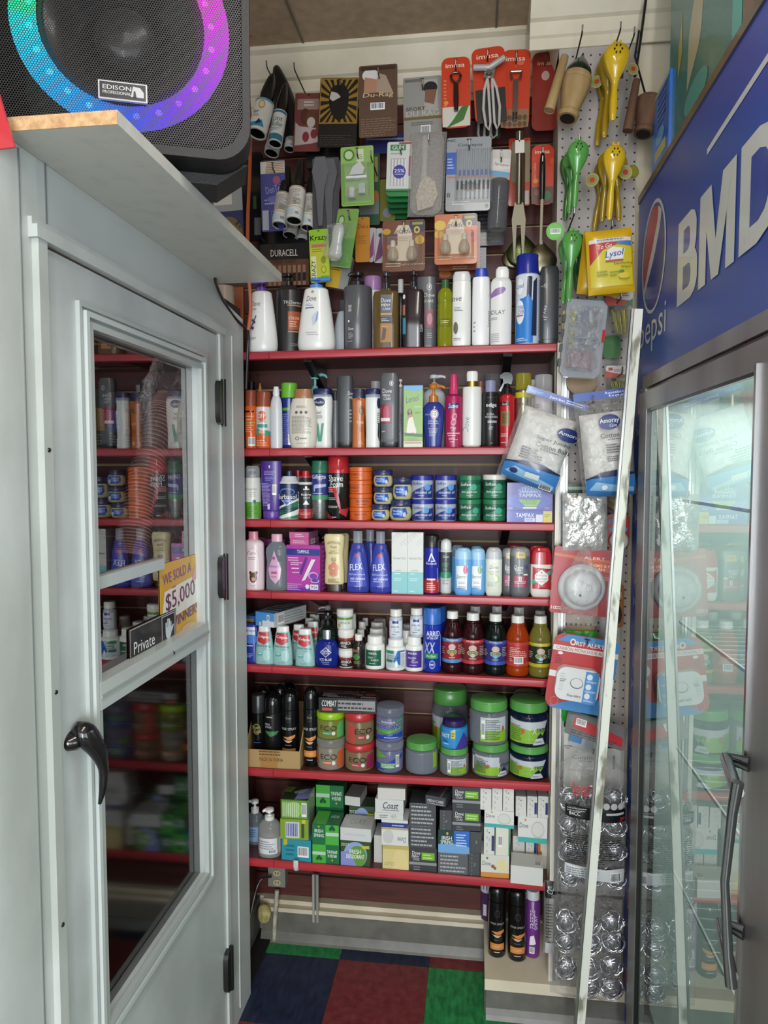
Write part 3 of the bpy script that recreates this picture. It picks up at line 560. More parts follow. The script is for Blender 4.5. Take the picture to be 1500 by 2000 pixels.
item('s2f', 'lotion_bottle', 'bottle', 'rounded cream lotion bottle with copper cap and printed back', 2, 566, 621, 760, [('body', [(0, .78), (.02, .86), (.2, .97), (.45, 1), (.65, .94), (.82, .78), (.845, .7), (.85, .5)], '#d8d2c4', {'s': 1}), ('cap', [(.85, .6), (.97, .61), (1, .56)], '#a8714a')], [TL(0, .70, .4, .02, 2, '#6a655c'), ('e', -.35, .605, .1, .025, '#4f545a'), ('e', 0, .605, .1, .025, '#4f545a'), ('e', .35, .605, .1, .025, '#4f545a'), TL(0, .4, .68, .15, 14, '#8a847a'), ('e', -.3, .17, .14, .03, '#5a5a5a'), ('e', -.3, .17, .09, .02, '#d8d2c4'), TL(.25, .17, .35, .02, 1, '#55524c'), TL(0, .09, .4, .01, 1, '#8a847a')], asp=.6)
item('s2g', 'pump_bottle', 'bottle', 'white bottle with tall aqua pump at the back of the second shelf', 2, 600, 634, 724, [('body', [(0, .95), (.03, 1), (.6, 1), (.68, .6)], '#bcc6c6', {'s': 1}), ('pump_head', (.66, 1), '#86c4bc', {'r': .55, 'dir': 1, 'spout': 2.6})], dy=.13)
item('s2h', 'lotion_bottle', 'bottle', 'white lotion bottle with navy cap and green V mark', 2, 612, 651, 759, [('body', [(0, .82), (.03, .9), (.3, .88), (.6, .98), (.8, 1), (.86, .95), (.9, .85)], '#dfe0da', {'s': 1}), ('cap', [(.905, .9), (.98, .95), (1, .85)], '#1f2452')], [('r', -.9, .86, .95, .9, '#8d95ae'), ('e', -.2, .77, .55, .07, '#1c2a56'), ('t', 'Vaseline', -.2, .77, .04, .42, '#dde0ea', {'b': .03}), ('t', 'relief', -.35, .6, .05, .35, '#4a4f4f', {'sh': .15}), TL(-.25, .53, .4, .03, 3, '#6d7272'), ('p', [(-.4, .12), (-.1, .12), (-.35, .42), (-.62, .42)], '#3d9479'), ('p', [(-.25, .12), (0, .12), (.25, .42), (.0, .42)], '#3d9479')], asp=.6, n=2.6, dy=.03)
item('s2i', 'lotion_bottle', 'bottle', 'grey translucent bottle with dark cap glimpsed behind the white and charcoal bottles', 2, 644, 668, 766, [('body', [(0, .9), (.85, 1)], '#8d9096'), ('cap', [(.86, .9), (1, .85)], '#23253a')], dy=.1)
mc = [('cap', [(0, .8), (.005, .86), (.085, .92)], '#26282c'), ('body', [(.088, .96), (.12, .93), (.5, .97), (.94, 1), (1, .92)], '#474a4f')]
item('s2j', 'body_wash_bottle', 'bottle', 'narrow charcoal bottle standing on its cap left of the orange lotion', 2, 659, 691, 735, [('body', [(.085, .96), (.12, .93), (.5, .97), (.94, 1), (1, .94)], '#3d4044'), ('cap', [(0, .8), (.01, .88), (.085, .94)], '#1f2124')], [('t', 'Dove', .75, .76, .05, .3, '#cdcdcd', {'sh': .1}), ('t', 'ME', .75, .70, .035, .2, '#cdcdcd'), TL(.75, .45, .15, .1, 4, '#9b9ba0')], asp=.6, n=3)
item('s2k', 'lotion_bottle', 'bottle', 'orange lotion bottle with navy cap', 2, 686, 715, 760, [('body', [(0, .94), (.05, .9), (.45, .84), (.8, 1), (.84, .9)], '#b5642a:g', {'s': 1}), ('cap', [(.845, .85), (.98, .85), (1, .8)], '#25294c')], [('e', .55, .64, .35, .08, '#8a3a22'), ('e', .5, .62, .15, .04, '#6e8a3a'), ('t', 'Formula', .35, .44, .05, .5, '#f0d8b8', {'b': .03}), TL(.5, .32, .25, .05, 3, '#7d4420'), TL(.4, .1, .3, .03, 2, '#f0d8b8')], asp=.7, n=2.6, dy=.005)
item('s2l', 'lotion_bottle', 'bottle', 'narrow white lotion bottle with navy cap turned sideways', 2, 714, 743, 759, [('body', [(0, .9), (.03, .96), (.3, .93), (.7, 1), (.9, .95)], '#dddfdb', {'s': 1}), ('cap', [(.905, .95), (.98, .98), (1, .85)], '#1f2452')], [('r', -.95, .85, .95, .9, '#8d95ae'), ('e', .85, .75, .22, .09, '#1c2a56'), ('p', [(.75, .2), (.95, .1), (.97, .42), (.8, .42)], '#2a2d33'), TL(.8, .5, .14, .1, 6, '#55585f')], asp=.7, n=2.6)
item('s2m', 'lotion_bottle', 'bottle', 'bottle with grey ribbed cap at the back behind the narrow white lotion', 2, 724, 745, 745, [('body', [(0, 1), (.84, 1)], '#5a5c62'), ('cap', [(.84, 1), (1, .95)], '#a8abb0')], dy=.11)
item('s2n', 'body_wash_bottle', 'bottle', 'wide slate grey bottle standing on its cap with crimson label', 2, 743, 779, 729, [('body', [(.08, .98), (.13, .92), (.5, .96), (.94, 1), (1, .8)], '#5b5e62'), ('cap', [(0, .85), (.01, .92), (.08, .97)], '#2b2d31')], [('e', .25, .86, .22, .035, '#c9c9c9'), ('e', .25, .86, .17, .027, '#5b5e62'), ('t', '1', .25, .86, .035, .05, '#dddddd'), ('t', 'Dove', -.2, .76, .06, .5, '#e2e2e2', {'sh': .1}), ('t', 'MEN+', -.25, .70, .04, .4, '#e2e2e2', {'b': .03}), ('t', 'CARE', -.2, .655, .035, .38, '#e2e2e2'), ('r', -.9, .33, .3, .58, '#8c2740'), ('e', -.3, .46, .35, .1, '#b04a60'), ('r', -.9, .355, .1, .4, '#dcd4d4'), TL(-.6, .22, .2, .02, 1, '#b8b8b8')], asp=.6, n=3)
item('s2o', 'lotion_bottle', 'bottle', 'grey bottle with vertical dark lettering and white spout behind the slate bottle', 2, 771, 793, 740, [('body', [(0, .95), (.84, 1), (.88, .8)], '#77797e'), ('pump_head', (.87, 1), W_, {'r': .35, 'dir': -1, 'spout': 1.6})], [('t', 'Dove', .2, .35, .3, .3, '#3a3f4a', {'rot': 90, 'sh': .1})], dy=.06)
item('s2q', 'pump_bottle', 'bottle', 'round white bottle with white pump standing behind the royal blue bottle', 2, 824, 870, 730, [('body', [(0, .9), (.04, 1), (.65, 1), (.78, .7), (.8, .4)], '#c9ccd0', {'s': 1}), ('pump_head', (.8, 1), '#dadcdf', {'r': .42, 'dir': 1, 'spout': 2.3, 'stem': '#b0905a'})], dy=.08)
item('s2r', 'pump_bottle', 'bottle', 'royal blue ten-in-one bottle with copper-orange pump', 2, 825, 867, 749, [('body', [(0, .68), (.02, .72), (.2, .84), (.5, 1), (.62, .96), (.70, .6), (.715, .4)], '#2f3c8c:g', {'s': 1}), ('pump_head', (.71, 1), '#c0762c:g', {'r': .42, 'dir': 1, 'spout': 2.5})], [('e', .12, .52, .36, .075, '#d8d4d4'), ('e', .12, .52, .31, .065, '#b03a44'), ('e', .12, .52, .26, .055, '#e6e2e2'), ('t', '10', .12, .52, .06, .16, '#1f2a6a', {'b': .05}), ('t', "it's a", -.5, .515, .025, .2, '#d8d8e8'), ('t', 'miracle', 0, .415, .035, .42, '#d8d8e8'), ('t', 'shampoo', 0, .375, .035, .5, '#d8d8e8'), ('t', 'plus', 0, .335, .035, .26, '#e07a6a', {'b': .05}), ('t', 'keratin', 0, .295, .03, .42, '#d8d8e8'), TL(0, .22, .38, .05, 4, '#c8cae0')], asp=.62)
item('s2s', 'hairspray_bottle', 'bottle', 'magenta non-aerosol hairspray bottle with pink nozzle', 2, 868, 902, 731, [('body', [(0, .94), (.02, 1), (.62, 1), (.70, .85), (.735, .5)], '#a31a50', {'s': 1}), ('nozzle', [(.735, .48), (.86, .46), (.87, .42), (1, .36)], '#c93a6c:g')], [('p', [(-.7, .52), (.5, .54), (.55, .61), (-.6, .60)], '#2a2c7c'), ('t', 'Suave', -.05, .565, .065, .55, '#eceaf0', {'sh': .3, 'b': .03}), ('t', '8', .05, .38, .17, .34, '#d8849c', {'sh': .2}), ('t', 'Max', 0, .265, .04, .3, '#ecd8e0'), ('t', 'HOLD', 0, .23, .022, .22, '#ecd8e0'), ('r', -.7, .18, .7, .2, '#d8a0b0'), TL(0, .16, .6, .015, 1, '#ecd8e0'), TL(0, .115, .5, .02, 2, '#ecd8e0'), TL(0, .075, .35, .01, 1, '#ecd8e0')], asp=.85)
item('s2t', 'shampoo_bottle', 'bottle', 'tall white oval bottle with gold neck ring and white cap', 2, 902, 939, 725, [('body', [(0, .8), (.03, .95), (.1, 1), (.72, 1), (.79, .88), (.80, .5)], '#dfe1dc', {'s': 1}), ('neck_ring', [(.80, .55), (.87, .55)], '#b09048:m'), ('cap', [(.87, .58), (.97, .6), (1, .52)], '#e8e8e6')], [('t', 'Dove', -.6, .30, .19, .3, '#8aa0b8', {'rot': 84, 'sh': .1})], asp=.7)
item('s2u', 'hairspray_bottle', 'bottle', 'pink bottle neck with gold top standing behind the white oval bottle', 2, 927, 946, 745, [('body', [(0, 1), (.9, 1)], '#a06a74'), ('cap', [(.9, .8), (1, .8)], '#9a6a55')], dy=.12)
item('s2v', 'deep_cleanser_bottle', 'bottle', 'black shampoo bottle with lilac cap and bold white lettering', 2, 939, 973, 743, [('body', [(0, .94), (.015, 1), (.78, 1), (.82, .9), (.83, .62)], '#1d1c1e'), ('cap', [(.83, .62), (.985, .62), (1, .58)], '#8b8cad')], [('r', -1.2, .735, 1.2, .745, '#333333'), ('t', 'edge', .1, .62, .075, .62, '#e4e4e4', {'b': .08}), ('t', 'EXTRA', 0, .49, .028, .4, '#d8d8d8', {'b': .02}), ('t', 'MOISTURIZING', .15, .45, .028, .75, '#d8d8d8', {'b': .02}), ('r', -.3, .36, .75, .395, '#a89cae'), TL(.1, .3, .25, .012, 1, '#c8c8c8'), TL(.1, .27, .3, .01, 1, '#c8c8c8'), TL(.2, .06, .2, .01, 1, '#a8a8a8')])
item('s2w', 'aerosol_can', 'can', 'can with smoky clear cap at the back behind the black bottle', 2, 943, 976, 731, [('body', [(0, 1), (.8, 1), (.83, .9)], '#6d6a70'), ('cap', [(.83, 1), (1, .98)], '#8d8a90:f')], dy=.1)
item('s2x', 'spray_bottle', 'bottle', 'red spray bottle with black trigger head', 2, 974, 1004, 727, [('body', [(0, .94), (.02, 1), (.62, 1), (.68, .85), (.715, .5)], '#b3242c:g', {'s': 1}), ('trigger', (.71, 1), '#141414:g', {'r': .52})], [('r', -1.1, .55, .25, .6, '#1b1012'), ('t', 'Good', -.45, .575, .035, .35, '#ead8d8', {'sh': .2}), ('r', -.9, .28, .25, .48, '#7d6a34'), TL(-.35, .38, .35, .07, 6, '#3b2a14'), TL(-.4, .16, .5, .025, 3, '#e8c8c8'), TL(-.35, .06, .5, .01, 1, '#e8c8c8')])
item('s2y', 'hairspray_can', 'can', 'silver aerosol can with yellow translucent cap', 2, 1004, 1035, 729, C('#b9b6a4:m', '#b5ad3a:f', .22, .02, .99), [('r', -1.4, .665, 1.4, .74, '#c2b92c'), ('t', 'Dove', -.5, .585, .04, .5, '#5a5a50', {'sh': .15}), TL(-.4, .15, .5, .08, 6, '#8a8778'), ('t', 'ICE', -.85, .3, .05, .1, '#6a6a60')])
item('s2aa', 'hairspray_can', 'can', 'white aerosol can with cream bands half hidden behind the frosted-cap can', 2, 1028, 1052, 742, C('#c9c6cc', '#c4c4c0', .1, .02, .95), [('r', -1.4, .72, 1.4, .77, '#c79a5a'), TL(-.6, .5, .4, .1, 5, '#8a7a98'), ('r', -1.4, .14, 1.4, .17, '#8d5a8c')], dy=.07)
item('s2ab', 'hairspray_can', 'can', 'white aerosol can with frosted clear cap and peach band, right end of second shelf', 2, 1040, 1076, 732, C('#dad6dc', '#c9cbcc:f', .22, .02, .97), [('r', -1.4, .70, 1.4, .79, '#cfae84'), TL(-.7, .5, .25, .1, 6, '#9a92a4'), TL(-.7, .3, .25, .06, 4, '#9a92a4')])
# ---- shelf 3
item('s3a', 'foam_bottle', 'bottle', 'white and green foaming bottle with clear dome cap, left end of third shelf', 3, 479, 510, 910, [('body', [(0, .92), (.02, 1), (.66, 1), (.68, .95), (.76, .95), (.78, .85)], '#d4d4d0'), ('cap', [(.78, .88), (.96, .86), (1, .7)], '#b9bdc0:f'), ('pump_head', (.78, .95), '#dcdcdc', {'r': .45, 'dir': -1, 'spout': 1.2})], [('r', -1.4, .02, 1.4, .32, '#5f9c32'), ('t', 'HoneyNut', .1, .56, .055, .7, '#7a776c'), TL(.3, .47, .4, .05, 3, '#a09c90'), ('e', .45, .33, .2, .035, '#2f6a68'), TL(.1, .15, .7, .1, 5, '#3f7424')])
item('s3b', 'cream_tube', 'tube', 'purple upright cream tube with wide flat top edge', 3, 510, 551, 901, [('body', [(.14, .78), (.16, .84), (.6, .96), (.95, 1), (1, 1)], '#472a86', {'asp': .4}), ('cap', [(0, .72), (.02, .76), (.12, .78), (.14, .74)], '#5f3c98', {'asp': .75})], [('r', -.12, .88, .02, .93, '#cfc8e8'), TL(-.1, .8, .5, .04, 3, '#a898d8'), TL(-.1, .7, .4, .04, 3, '#8ea0e0'), ('r', -.85, .55, -.1, .59, '#3f5fc0'), TL(-.4, .43, .45, .2, 16, '#b4a6de'), ('b', .2, .42, .6, .6), ('r', -.3, .17, -.05, .26, '#c8c2e0')], asp=.6, n=2)
barb = [('r', -1.5, .05, 1.5, .74, '#1a2348'), ('p', [(-1.45, .02), (1.45, .26), (1.45, .42), (-1.45, .17)], '#2f7a4f'), ('p', [(-1.45, .17), (1.45, .42), (1.45, .46), (-1.45, .22)], '#d8dcd8'), ('p', [(-1.4, .02), (.2, .02), (1.45, .12), (1.45, .24), (-1.4, .02)], '#d8dcd8'), ('p', [(-.5, .02), (1.4, .02), (1.4, .12)], '#2f7a4f'), ('e', 0, .57, .75, .08, '#4a78c8'), ('e', 0, .56, .65, .06, '#1a2348'), ('t', 'Barbasol', -.05, .47, .1, .95, '#e8ecf0', {'b': .06}), ('p', [(-.55, .4), (0, .28), (.55, .4)], '#d8dce8'), ('p', [(-.48, .395), (0, .3), (.48, .395)], '#2f58b0'), ('t', 'CLASSIC', 0, .375, .02, .3, '#e0e4f0')]
item('s3c', 'shaving_cream_can', 'can', 'navy, white and green striped shaving cream can with navy nozzle', 3, 546, 586, 920, [('body', [(0, .95), (.015, 1), (.75, 1), (.77, .97), (.79, .86), (.86, .72), (.89, .64), (.895, .3)], '#d0d4d8'), ('nozzle', [(.89, .33), (1, .3)], '#1d2752')], barb)
item('s3d', 'shaving_foam_can', 'can', 'black, white and red shaving foam can with red nozzle, partly behind the striped can', 3, 582, 614, 920, [('body', [(0, .95), (.015, 1), (.70, 1), (.76, .86), (.86, .8), (.87, .4)], '#222024'), ('nozzle', [(.86, .78), (.9, .78), (.91, .5), (1, .48)], '#b3262c')], [('r', -1.5, .72, 1.5, .77, '#d4d4d4'), ('r', -1.5, 0.02, 1.5, .22, '#a8262c'), ('e', .25, .66, .12, .03, '#e4e4e4'), ('r', -.1, .615, .6, .635, '#e4e4e4'), ('t', 'foamy', .25, .51, .06, .6, '#e8e8e8', {'b': .05}), TL(.3, .45, .4, .02, 2, '#c0c0c0'), ('p', [(-.15, .31), (.6, .31), (.25, .4)], '#dcdcdc'), ('t', 'Gillette', -.8, .37, .42, .14, '#e8e8e8', {'rot': 90, 'b': .04}), TL(.2, .12, .6, .03, 2, '#e0a8a8')], dy=.012)
item('s3e', 'shaving_foam_can', 'can', 'second shaving foam can, only its red nozzle seen behind the striped can', 3, 570, 596, 919, [('body', [(0, .95), (.015, 1), (.78, 1), (.86, .86), (.88, .4)], '#d8d8d8'), ('nozzle', [(.87, .6), (1, .55)], '#9e2228')], dy=.09)
item('s3f', 'shaving_gel_can', 'can', 'silver shaving gel can with blue band and green translucent cap', 3, 609, 642, 900, C('#9fa3a0:m', '#2b6b50', .2, .02, .97), [('r', -1.5, .42, 1.5, .78, '#2b3379'), ('r', -1.5, .34, 1.5, .42, '#3f8f62'), ('t', 'Gillette', .05, .73, .07, .85, '#dfe2ee', {'b': .06}), ('t', 'SERIES', .2, .68, .02, .25, '#dfe2ee'), ('p', [(-.55, .48), (-.4, .48), (-.4, .58), (-.55, .58)], '#b8bfe0'), ('p', [(-.55, .56), (-.4, .53), (.9, .56), (.9, .61), (-.4, .6)], '#aab2d8'), TL(.1, .2, .6, .1, 7, '#6e7270'), TL(0, .45, .6, .015, 1, '#b8c0e0')], dy=.004)
item('s3g', 'shaving_foam_can', 'can', 'black shaving foam can with large red cap and red swirl', 3, 641, 682, 892, C('#151415:g', '#b02631:g', .26, .01, .99), [('t', 'Shave', -.15, .66, .1, .75, '#e6e6e6', {'b': .06}), ('t', 'Foam', -.0, .565, .09, .6, '#e6e6e6', {'b': .06}), ('r', -.95, .44, .05, .52, '#c9c9c9'), ('r', -.92, .45, .02, .51, '#b02631'), ('t', 'Regular', -.45, .48, .025, .3, '#e6e6e6'), TL(-.3, .34, .6, .025, 2, '#c8c8c8'), ('p', [(.2, .2), (.45, .1), (.35, .25), (.1, .45), (-.4, .52), (-.25, .42)], '#a8202c'), ('p', [(.2, .12), (.9, .05), (1.2, .16), (1.2, .2), (.6, .12), (.3, .18)], '#a8202c'), TL(-.4, .21, .55, .02, 2, '#d0d0d0'), TL(-.4, .05, .5, .015, 1, '#d0d0d0'), ('p', [(-1.3, .02), (-.2, .02), (-1.3, .16)], '#8a1a22')])
tin = [('body', [(0, .96), (.03, 1), (.66, 1)], '#cf5c1c'), ('lid', [(.66, 1.0), (.68, 1.03), (.96, 1.03), (1, .98)], '#cf5c1c')]
tind = lambda u: [('t', "MURRAY'S", u, .42, .2, .55, '#5c2410', {'b': .03, 'arc': .15}), TL(u, .2, .5, .05, 1, '#7a3414'), ('r', -1.5, .64, 1.5, .66, '#6a2c10')]
ys = [989, 962, 935, 907]; prev = None
for k, y in enumerate(ys):
    wd = ['bottom', 'second from bottom', 'third from bottom', 'topmost']
    item(f'tin{k}', 'pomade_tin', 'tin', f'orange round pomade tin, {wd[k]} of the stack of four', 3, 683, 727, y, tin, on=prev, H=.0405, lab=tind([.15, .3, -.4, -.3][k]), group='orange pomade tins'); prev = f'tin{k}'
vj = [('body', [(0, .7), (.04, .85), (.2, .98), (.45, 1), (.64, .9), (.68, .8)], '#b9b483', {'s': 1, 'asp': .8}), ('lid', [(.67, .86), (.72, .98), (.94, 1), (1, .9)], '#262b58', {'asp': .8})]
vd = [('p', [(-.75, .32), (-.55, .15), (.45, .15), (.65, .35), (.6, .6), (-.7, .6)], '#1d4aa6'), ('p', [(-.3, .3), (.3, .2), (.3, .55), (-.2, .58)], '#4a7cc8'), ('t', 'Vaseline', -.25, .48, .09, .38, '#e0e4f0', {'b': .03}), ('e', .42, .3, .13, .12, '#c9ccd8'), TL(-.3, .34, .3, .05, 2, '#c8d2ec')]
item('v1', 'jelly_jar', 'jar', 'petroleum jelly jar with navy lid, bottom left of the jelly jar pile', 3, 726, 761, 985, vj, lab=vd, asp=.8, group='petroleum jelly jars')
item('v2', 'jelly_jar', 'jar', 'petroleum jelly jar with navy lid, bottom right of the jelly jar pile', 3, 761, 804, 976, vj, lab=vd, asp=.8, group='petroleum jelly jars')
item('v3', 'jelly_jar', 'jar', 'petroleum jelly jar with navy lid, middle of the left column of jelly jars', 3, 730, 767, 951, vj, lab=vd, asp=.8, on='v1', group='petroleum jelly jars')
item('v4', 'jelly_jar', 'jar', 'petroleum jelly jar with navy lid, topmost of the left column of jelly jars', 3, 730, 767, 918, vj, lab=vd, asp=.8, on='v3', group='petroleum jelly jars')
item('v5', 'jelly_jar', 'jar', 'petroleum jelly jar with navy lid, upper one of the right column of jelly jars', 3, 767, 805, 932, vj, lab=vd, asp=.8, on='v2', group='petroleum jelly jars')
def sof(key, label, x0, x1, y, on, kind, side):
    blue = kind == 'b'; bc, lc = ('#a9b0c4', '#232c92') if blue else ('#1d5a42', '#2b7a4f')
    if kind == 'w': lc = '#dedcd4'
    ds = [('p', [(-1.2, .06), (1.2, .06), (1.2, .62), (.2, .55), (-1.2, .25)], '#20307f' if blue else '#2b7450')]
    ds += [('e', .55 if side else .35, .5, .3, .14, '#5b9ad8' if blue else '#4aa88c')]
    ds += [('t', 'Softee', -.4, .62 if not side else .66, .13, .5, '#28387e' if blue else '#dfe8e2', {'sh': .25, 'b': .03})]
    ds += [('t', 'coconut oil' if blue else 'bergamot', .15 if blue else -.05, .3, .12, .8 if blue else .7, '#e6eaf2', {'sh': .2, 'b': .02}), TL(0, .17, .3, .02, 1, '#c8d0e0')]
    item(key, 'hair_grease_jar', 'jar', label, 3, x0, x1, y, [('body', [(0, .9), (.03, .95), (.78, .97), (.8, .92)], bc), ('lid', [(.79, .98), (.97, 1), (1, .94)], lc)], lab=ds, on=on, group='coconut oil jars' if blue else 'bergamot jars')
sof('so1', 'blue-lidded coconut oil jar, lower left of the block of four', 804, 848, 975, None, 'b', 0); sof('so2', 'blue-lidded coconut oil jar, upper left of the block of four', 803, 847, 928, 'so1', 'b', 1)
sof('so3', 'blue-lidded coconut oil jar, lower right of the block of four', 849, 892, 975, None, 'b', 0); sof('so4', 'blue-lidded coconut oil jar, upper right of the block of four', 849, 892, 928, 'so3', 'b', 1)
sof('so5', 'green bergamot jar with green lid, lower left of the green jars', 895, 940, 975, None, 'g', 1); sof('so6', 'green bergamot jar with green lid, upper left of the green jars', 895, 940, 928, 'so5', 'g', 0)
sof('so7', 'green bergamot jar with green lid, lower right beneath the white-lidded one', 942, 989, 975, None, 'g', 0); sof('so8', 'green bergamot jar with white lid', 942, 989, 927, 'so7', 'w', 0)
# ---- shelf 4
item('p1', 'baby_lotion_bottle', 'bottle', 'pale pink lotion bottle with pink cap and brown bear face, left end of fourth shelf', 4, 474, 515, 1037, [('body', [(0, .92), (.03, 1), (.7, 1), (.82, .88), (.86, .5), (.87, .42)], '#dcc6cc', {'s': 1}), ('cap', [(.865, .46), (1, .45)], '#d07f96')], [('e', .1, .4, .62, .33, '#c29aa0'), ('e', .1, .4, .6, .32, '#e2d0d4'), ('t', 'Cara', .0, .64, .05, .42, '#7a5a5e'), TL(.05, .55, .35, .03, 2, '#b08088'), ('e', .15, .22, .34, .09, '#5a3524'), ('e', -.1, .3, .12, .03, '#5a3524'), ('e', .42, .3, .12, .03, '#5a3524'), ('e', .15, .19, .15, .035, '#c8a080')], asp=.65)
item('p2', 'baby_oil_bottle', 'bottle', 'clear baby oil bottle with pink cap and pink drop label', 4, 519, 562, 1042, [('body', [(0, .92), (.03, 1), (.3, .98), (.5, .92), (.62, 1), (.75, .95), (.86, .5), (.87, .45)], '#9aa4ac:f', {'s': 1}), ('cap', [(.865, .5), (.985, .5), (1, .46)], '#d9a6b6')], [('p', [(-.75, .4), (-.5, .22), (0, .12), (.4, .22), (.55, .4), (.2, .55), (-.1, .72), (-.35, .55)], '#d3a6c0'), ('e', -.15, .58, .13, .03, '#a05a90'), ('t', "Johnson's", -.12, .43, .07, .62, '#4a5ab0', {'sh': .2}), ('r', -.4, .3, .15, .34, '#b05a80'), TL(-.1, .25, .3, .02, 1, '#a06a90')], asp=.6)
item('p5', 'sunscreen_bottle', 'bottle', 'cream sunscreen bottle standing on a brown cap with a pink hibiscus', 4, 633, 673, 1042, [('body', [(.13, .8), (.15, .93), (.25, .96), (.5, .9), (.65, .86), (.82, .96), (.95, 1), (1, .85)], '#d6c796', {'s': 1}), ('cap', [(0, .72), (.12, .72), (.13, .7)], '#3a2a22')], [('t', 'HAWAIIAN', 0, .84, .05, .66, '#3a3026', {'arc': .4, 'b': .02}), ('t', 'Tropic', 0, .775, .055, .36, '#3a3026', {'sh': .3}), TL(0, .71, .4, .01, 1, '#6a5a3a'), ('t', 'SHEER TOUCH', 0, .675, .025, .55, '#5a4a34'), ('t', '50', 0, .565, .06, .26, '#4a3a2a')] + [('e', .32*math.cos(a), .40+.055*math.sin(a)*1.4, .24, .055, '#c97a5e') for a in (.3, 1.55, 2.8, 4.1, 5.3)] + [('e', 0, .41, .08, .02, '#e0b0a0'), TL(0, .27, .12, .01, 1, '#5a4a34'), TL(0, .2, .55, .04, 4, '#7a6a4a')], asp=.5, n=2.6)
item('p6', 'sunscreen_bottle', 'bottle', 'second cream sunscreen bottle directly behind the hibiscus one', 4, 640, 682, 1040, [('body', [(.13, .8), (.15, .93), (.5, .9), (.82, .96), (.95, 1), (1, .85)], '#bfb183', {'s': 1}), ('cap', [(0, .72), (.13, .7)], '#3a2a22')], asp=.5, n=2.6, dy=.05)
fl = [('body', [(0, .9), (.02, .98), (.15, 1), (.4, .88), (.6, .78), (.72, .6), (.78, .52), (.80, .42)], '#4a55c0:t', {'s': 1}), ('fluid', [(.01, .9), (.15, .95), (.4, .84), (.6, .74), (.66, .66)], '#26399c:g', {'s': 1}), ('cap', [(.80, .4), (.99, .4), (1, .37)], '#b9bcc8:f'), ('neck', [(.72, .56), (.78, .5), (.81, .38)], '#9a9eb0:f')]
fd = [('p', [(-.85, .1), (.8, .1), (.72, .35), (.3, .6), (.1, .66), (-.5, .6), (-.8, .35)], '#4550b4'), ('r', -.25, .58, .15, .635, '#b04048'), ('t', 'FLEX', -.12, .42, .1, .62, '#e6e8f2', {'rot': 6, 'b': .04}), ('t', 'Nail Polish Remover', -.02, .30, .03, .75, '#d8dcee'), ('t', 'nail defense', .05, .235, .045, .65, '#e6e8f2', {'b': .03}), TL(0, .19, .6, .012, 1, '#d8dcee'), TL(0, .11, .25, .01, 1, '#d8dcee')]
item('p7', 'nail_polish_remover_bottle', 'bottle', 'blue nail polish remover bottle, the left one next to the sunscreen', 4, 677, 721, 1036, fl, fd, asp=.55, group='blue nail polish remover bottles')
item('p8', 'nail_polish_remover_bottle', 'bottle', 'blue nail polish remover bottle, the right one next to the white and teal boxes', 4, 722, 765, 1037, fl, fd, asp=.55, group='blue nail polish remover bottles')
item('p8b', 'nail_polish_remover_bottle', 'bottle', 'nail polish remover bottle seen between and behind the two blue ones', 4, 704, 742, 1034, fl, asp=.55, dy=.07, group='blue nail polish remover bottles')
item('p11', 'deodorant_can', 'can', 'royal blue and red body spray can with black cap and white delta logo', 4, 829, 859, 1044, C('#232c9e:g', '#1c1b1c', .2, .01, .98), [('r', -1.5, .03, 1.5, .26, '#b22c2c'), ('p', [(-.45, .56), (-.28, .56), (-.02, .66), (-.1, .70)], '#e6e6ee'), ('p', [(.35, .56), (.52, .56), (.0, .71), (-.1, .69)], '#e6e6ee'), ('r', -.1, .56, .3, .575, '#e6e6ee'), ('t', 'Reebok', .0, .53, .04, .72, '#e6e6ee', {'b': .05}), ('r', -.6, .245, .5, .275, '#e0dada'), TL(-.05, .14, .55, .07, 4, '#e8c8c8'), ('r', .75, .2, .8, .45, '#dcdcec')])
item('p12', 'deodorant_can', 'can', 'white and dark grey body deodorant can with slanted white cap', 4, 860, 883, 1051, C('#cfd2d2', '#dcdedd', .19, .02, .93, 1), [('r', -1.5, .34, 1.5, .76, '#4a4e52'), ('e', 0, .34, 1.3, .06, '#3f9472'), ('t', 'Dove', 0, .68, .05, .5, '#dcdcdc', {'sh': .15}), ('t', 'whole', -.05, .555, .045, .55, '#5ab494', {'b': .03}), ('t', 'body', -.1, .51, .045, .45, '#5ab494', {'b': .03}), ('t', 'deo', -.1, .455, .045, .35, '#5ab494', {'b': .03}), TL(0, .22, .5, .05, 3, '#888c8c')], dy=.02)
def deo(body, cap, c0=.76):
    return [('body', [(0, .82), (.03, .9), (.06, .95), (.1, 1), (c0, 1)], body), ('cap', [(c0, .98), (c0+(1-c0)*.4, .96), (c0+(1-c0)*.75, .85), (.985, .65), (1, .45)], cap, {'s': 1})]
sd = lambda pk: [('p', [(-.68, .14), (.42, .12), (.5, .62), (-.78, .62)], '#d8dce0'), ('e', .25, .54, .25, .09, pk), ('t', 'Secret', -.15, .4, .08, .55, '#4a5560', {'sh': .3}), TL(-.1, .27, .4, .03, 2, '#b08a98'), TL(-.1, .17, .45, .03, 2, '#3a4a68')]
item('q0', 'deodorant_stick', 'deodorant', 'blue deodorant stick with clear top in the back left of the two pale blue ones', 4, 881, 908, 1064, deo('#4f92cc', '#9ab0c0:f'), asp=.5, n=3, dy=.06)
item('q1', 'deodorant_stick', 'deodorant', 'light blue deodorant stick with pink flower label', 4, 888, 923, 1069, deo('#5f9fd6', '#86b4d4'), sd('#c8386c'), asp=.5, n=3)
item('q2b', 'deodorant_stick', 'deodorant', 'blue deodorant stick behind the one with green leaf label', 4, 918, 945, 1066, deo('#4384c4', '#6fa2cc'), asp=.5, n=3, dy=.06)
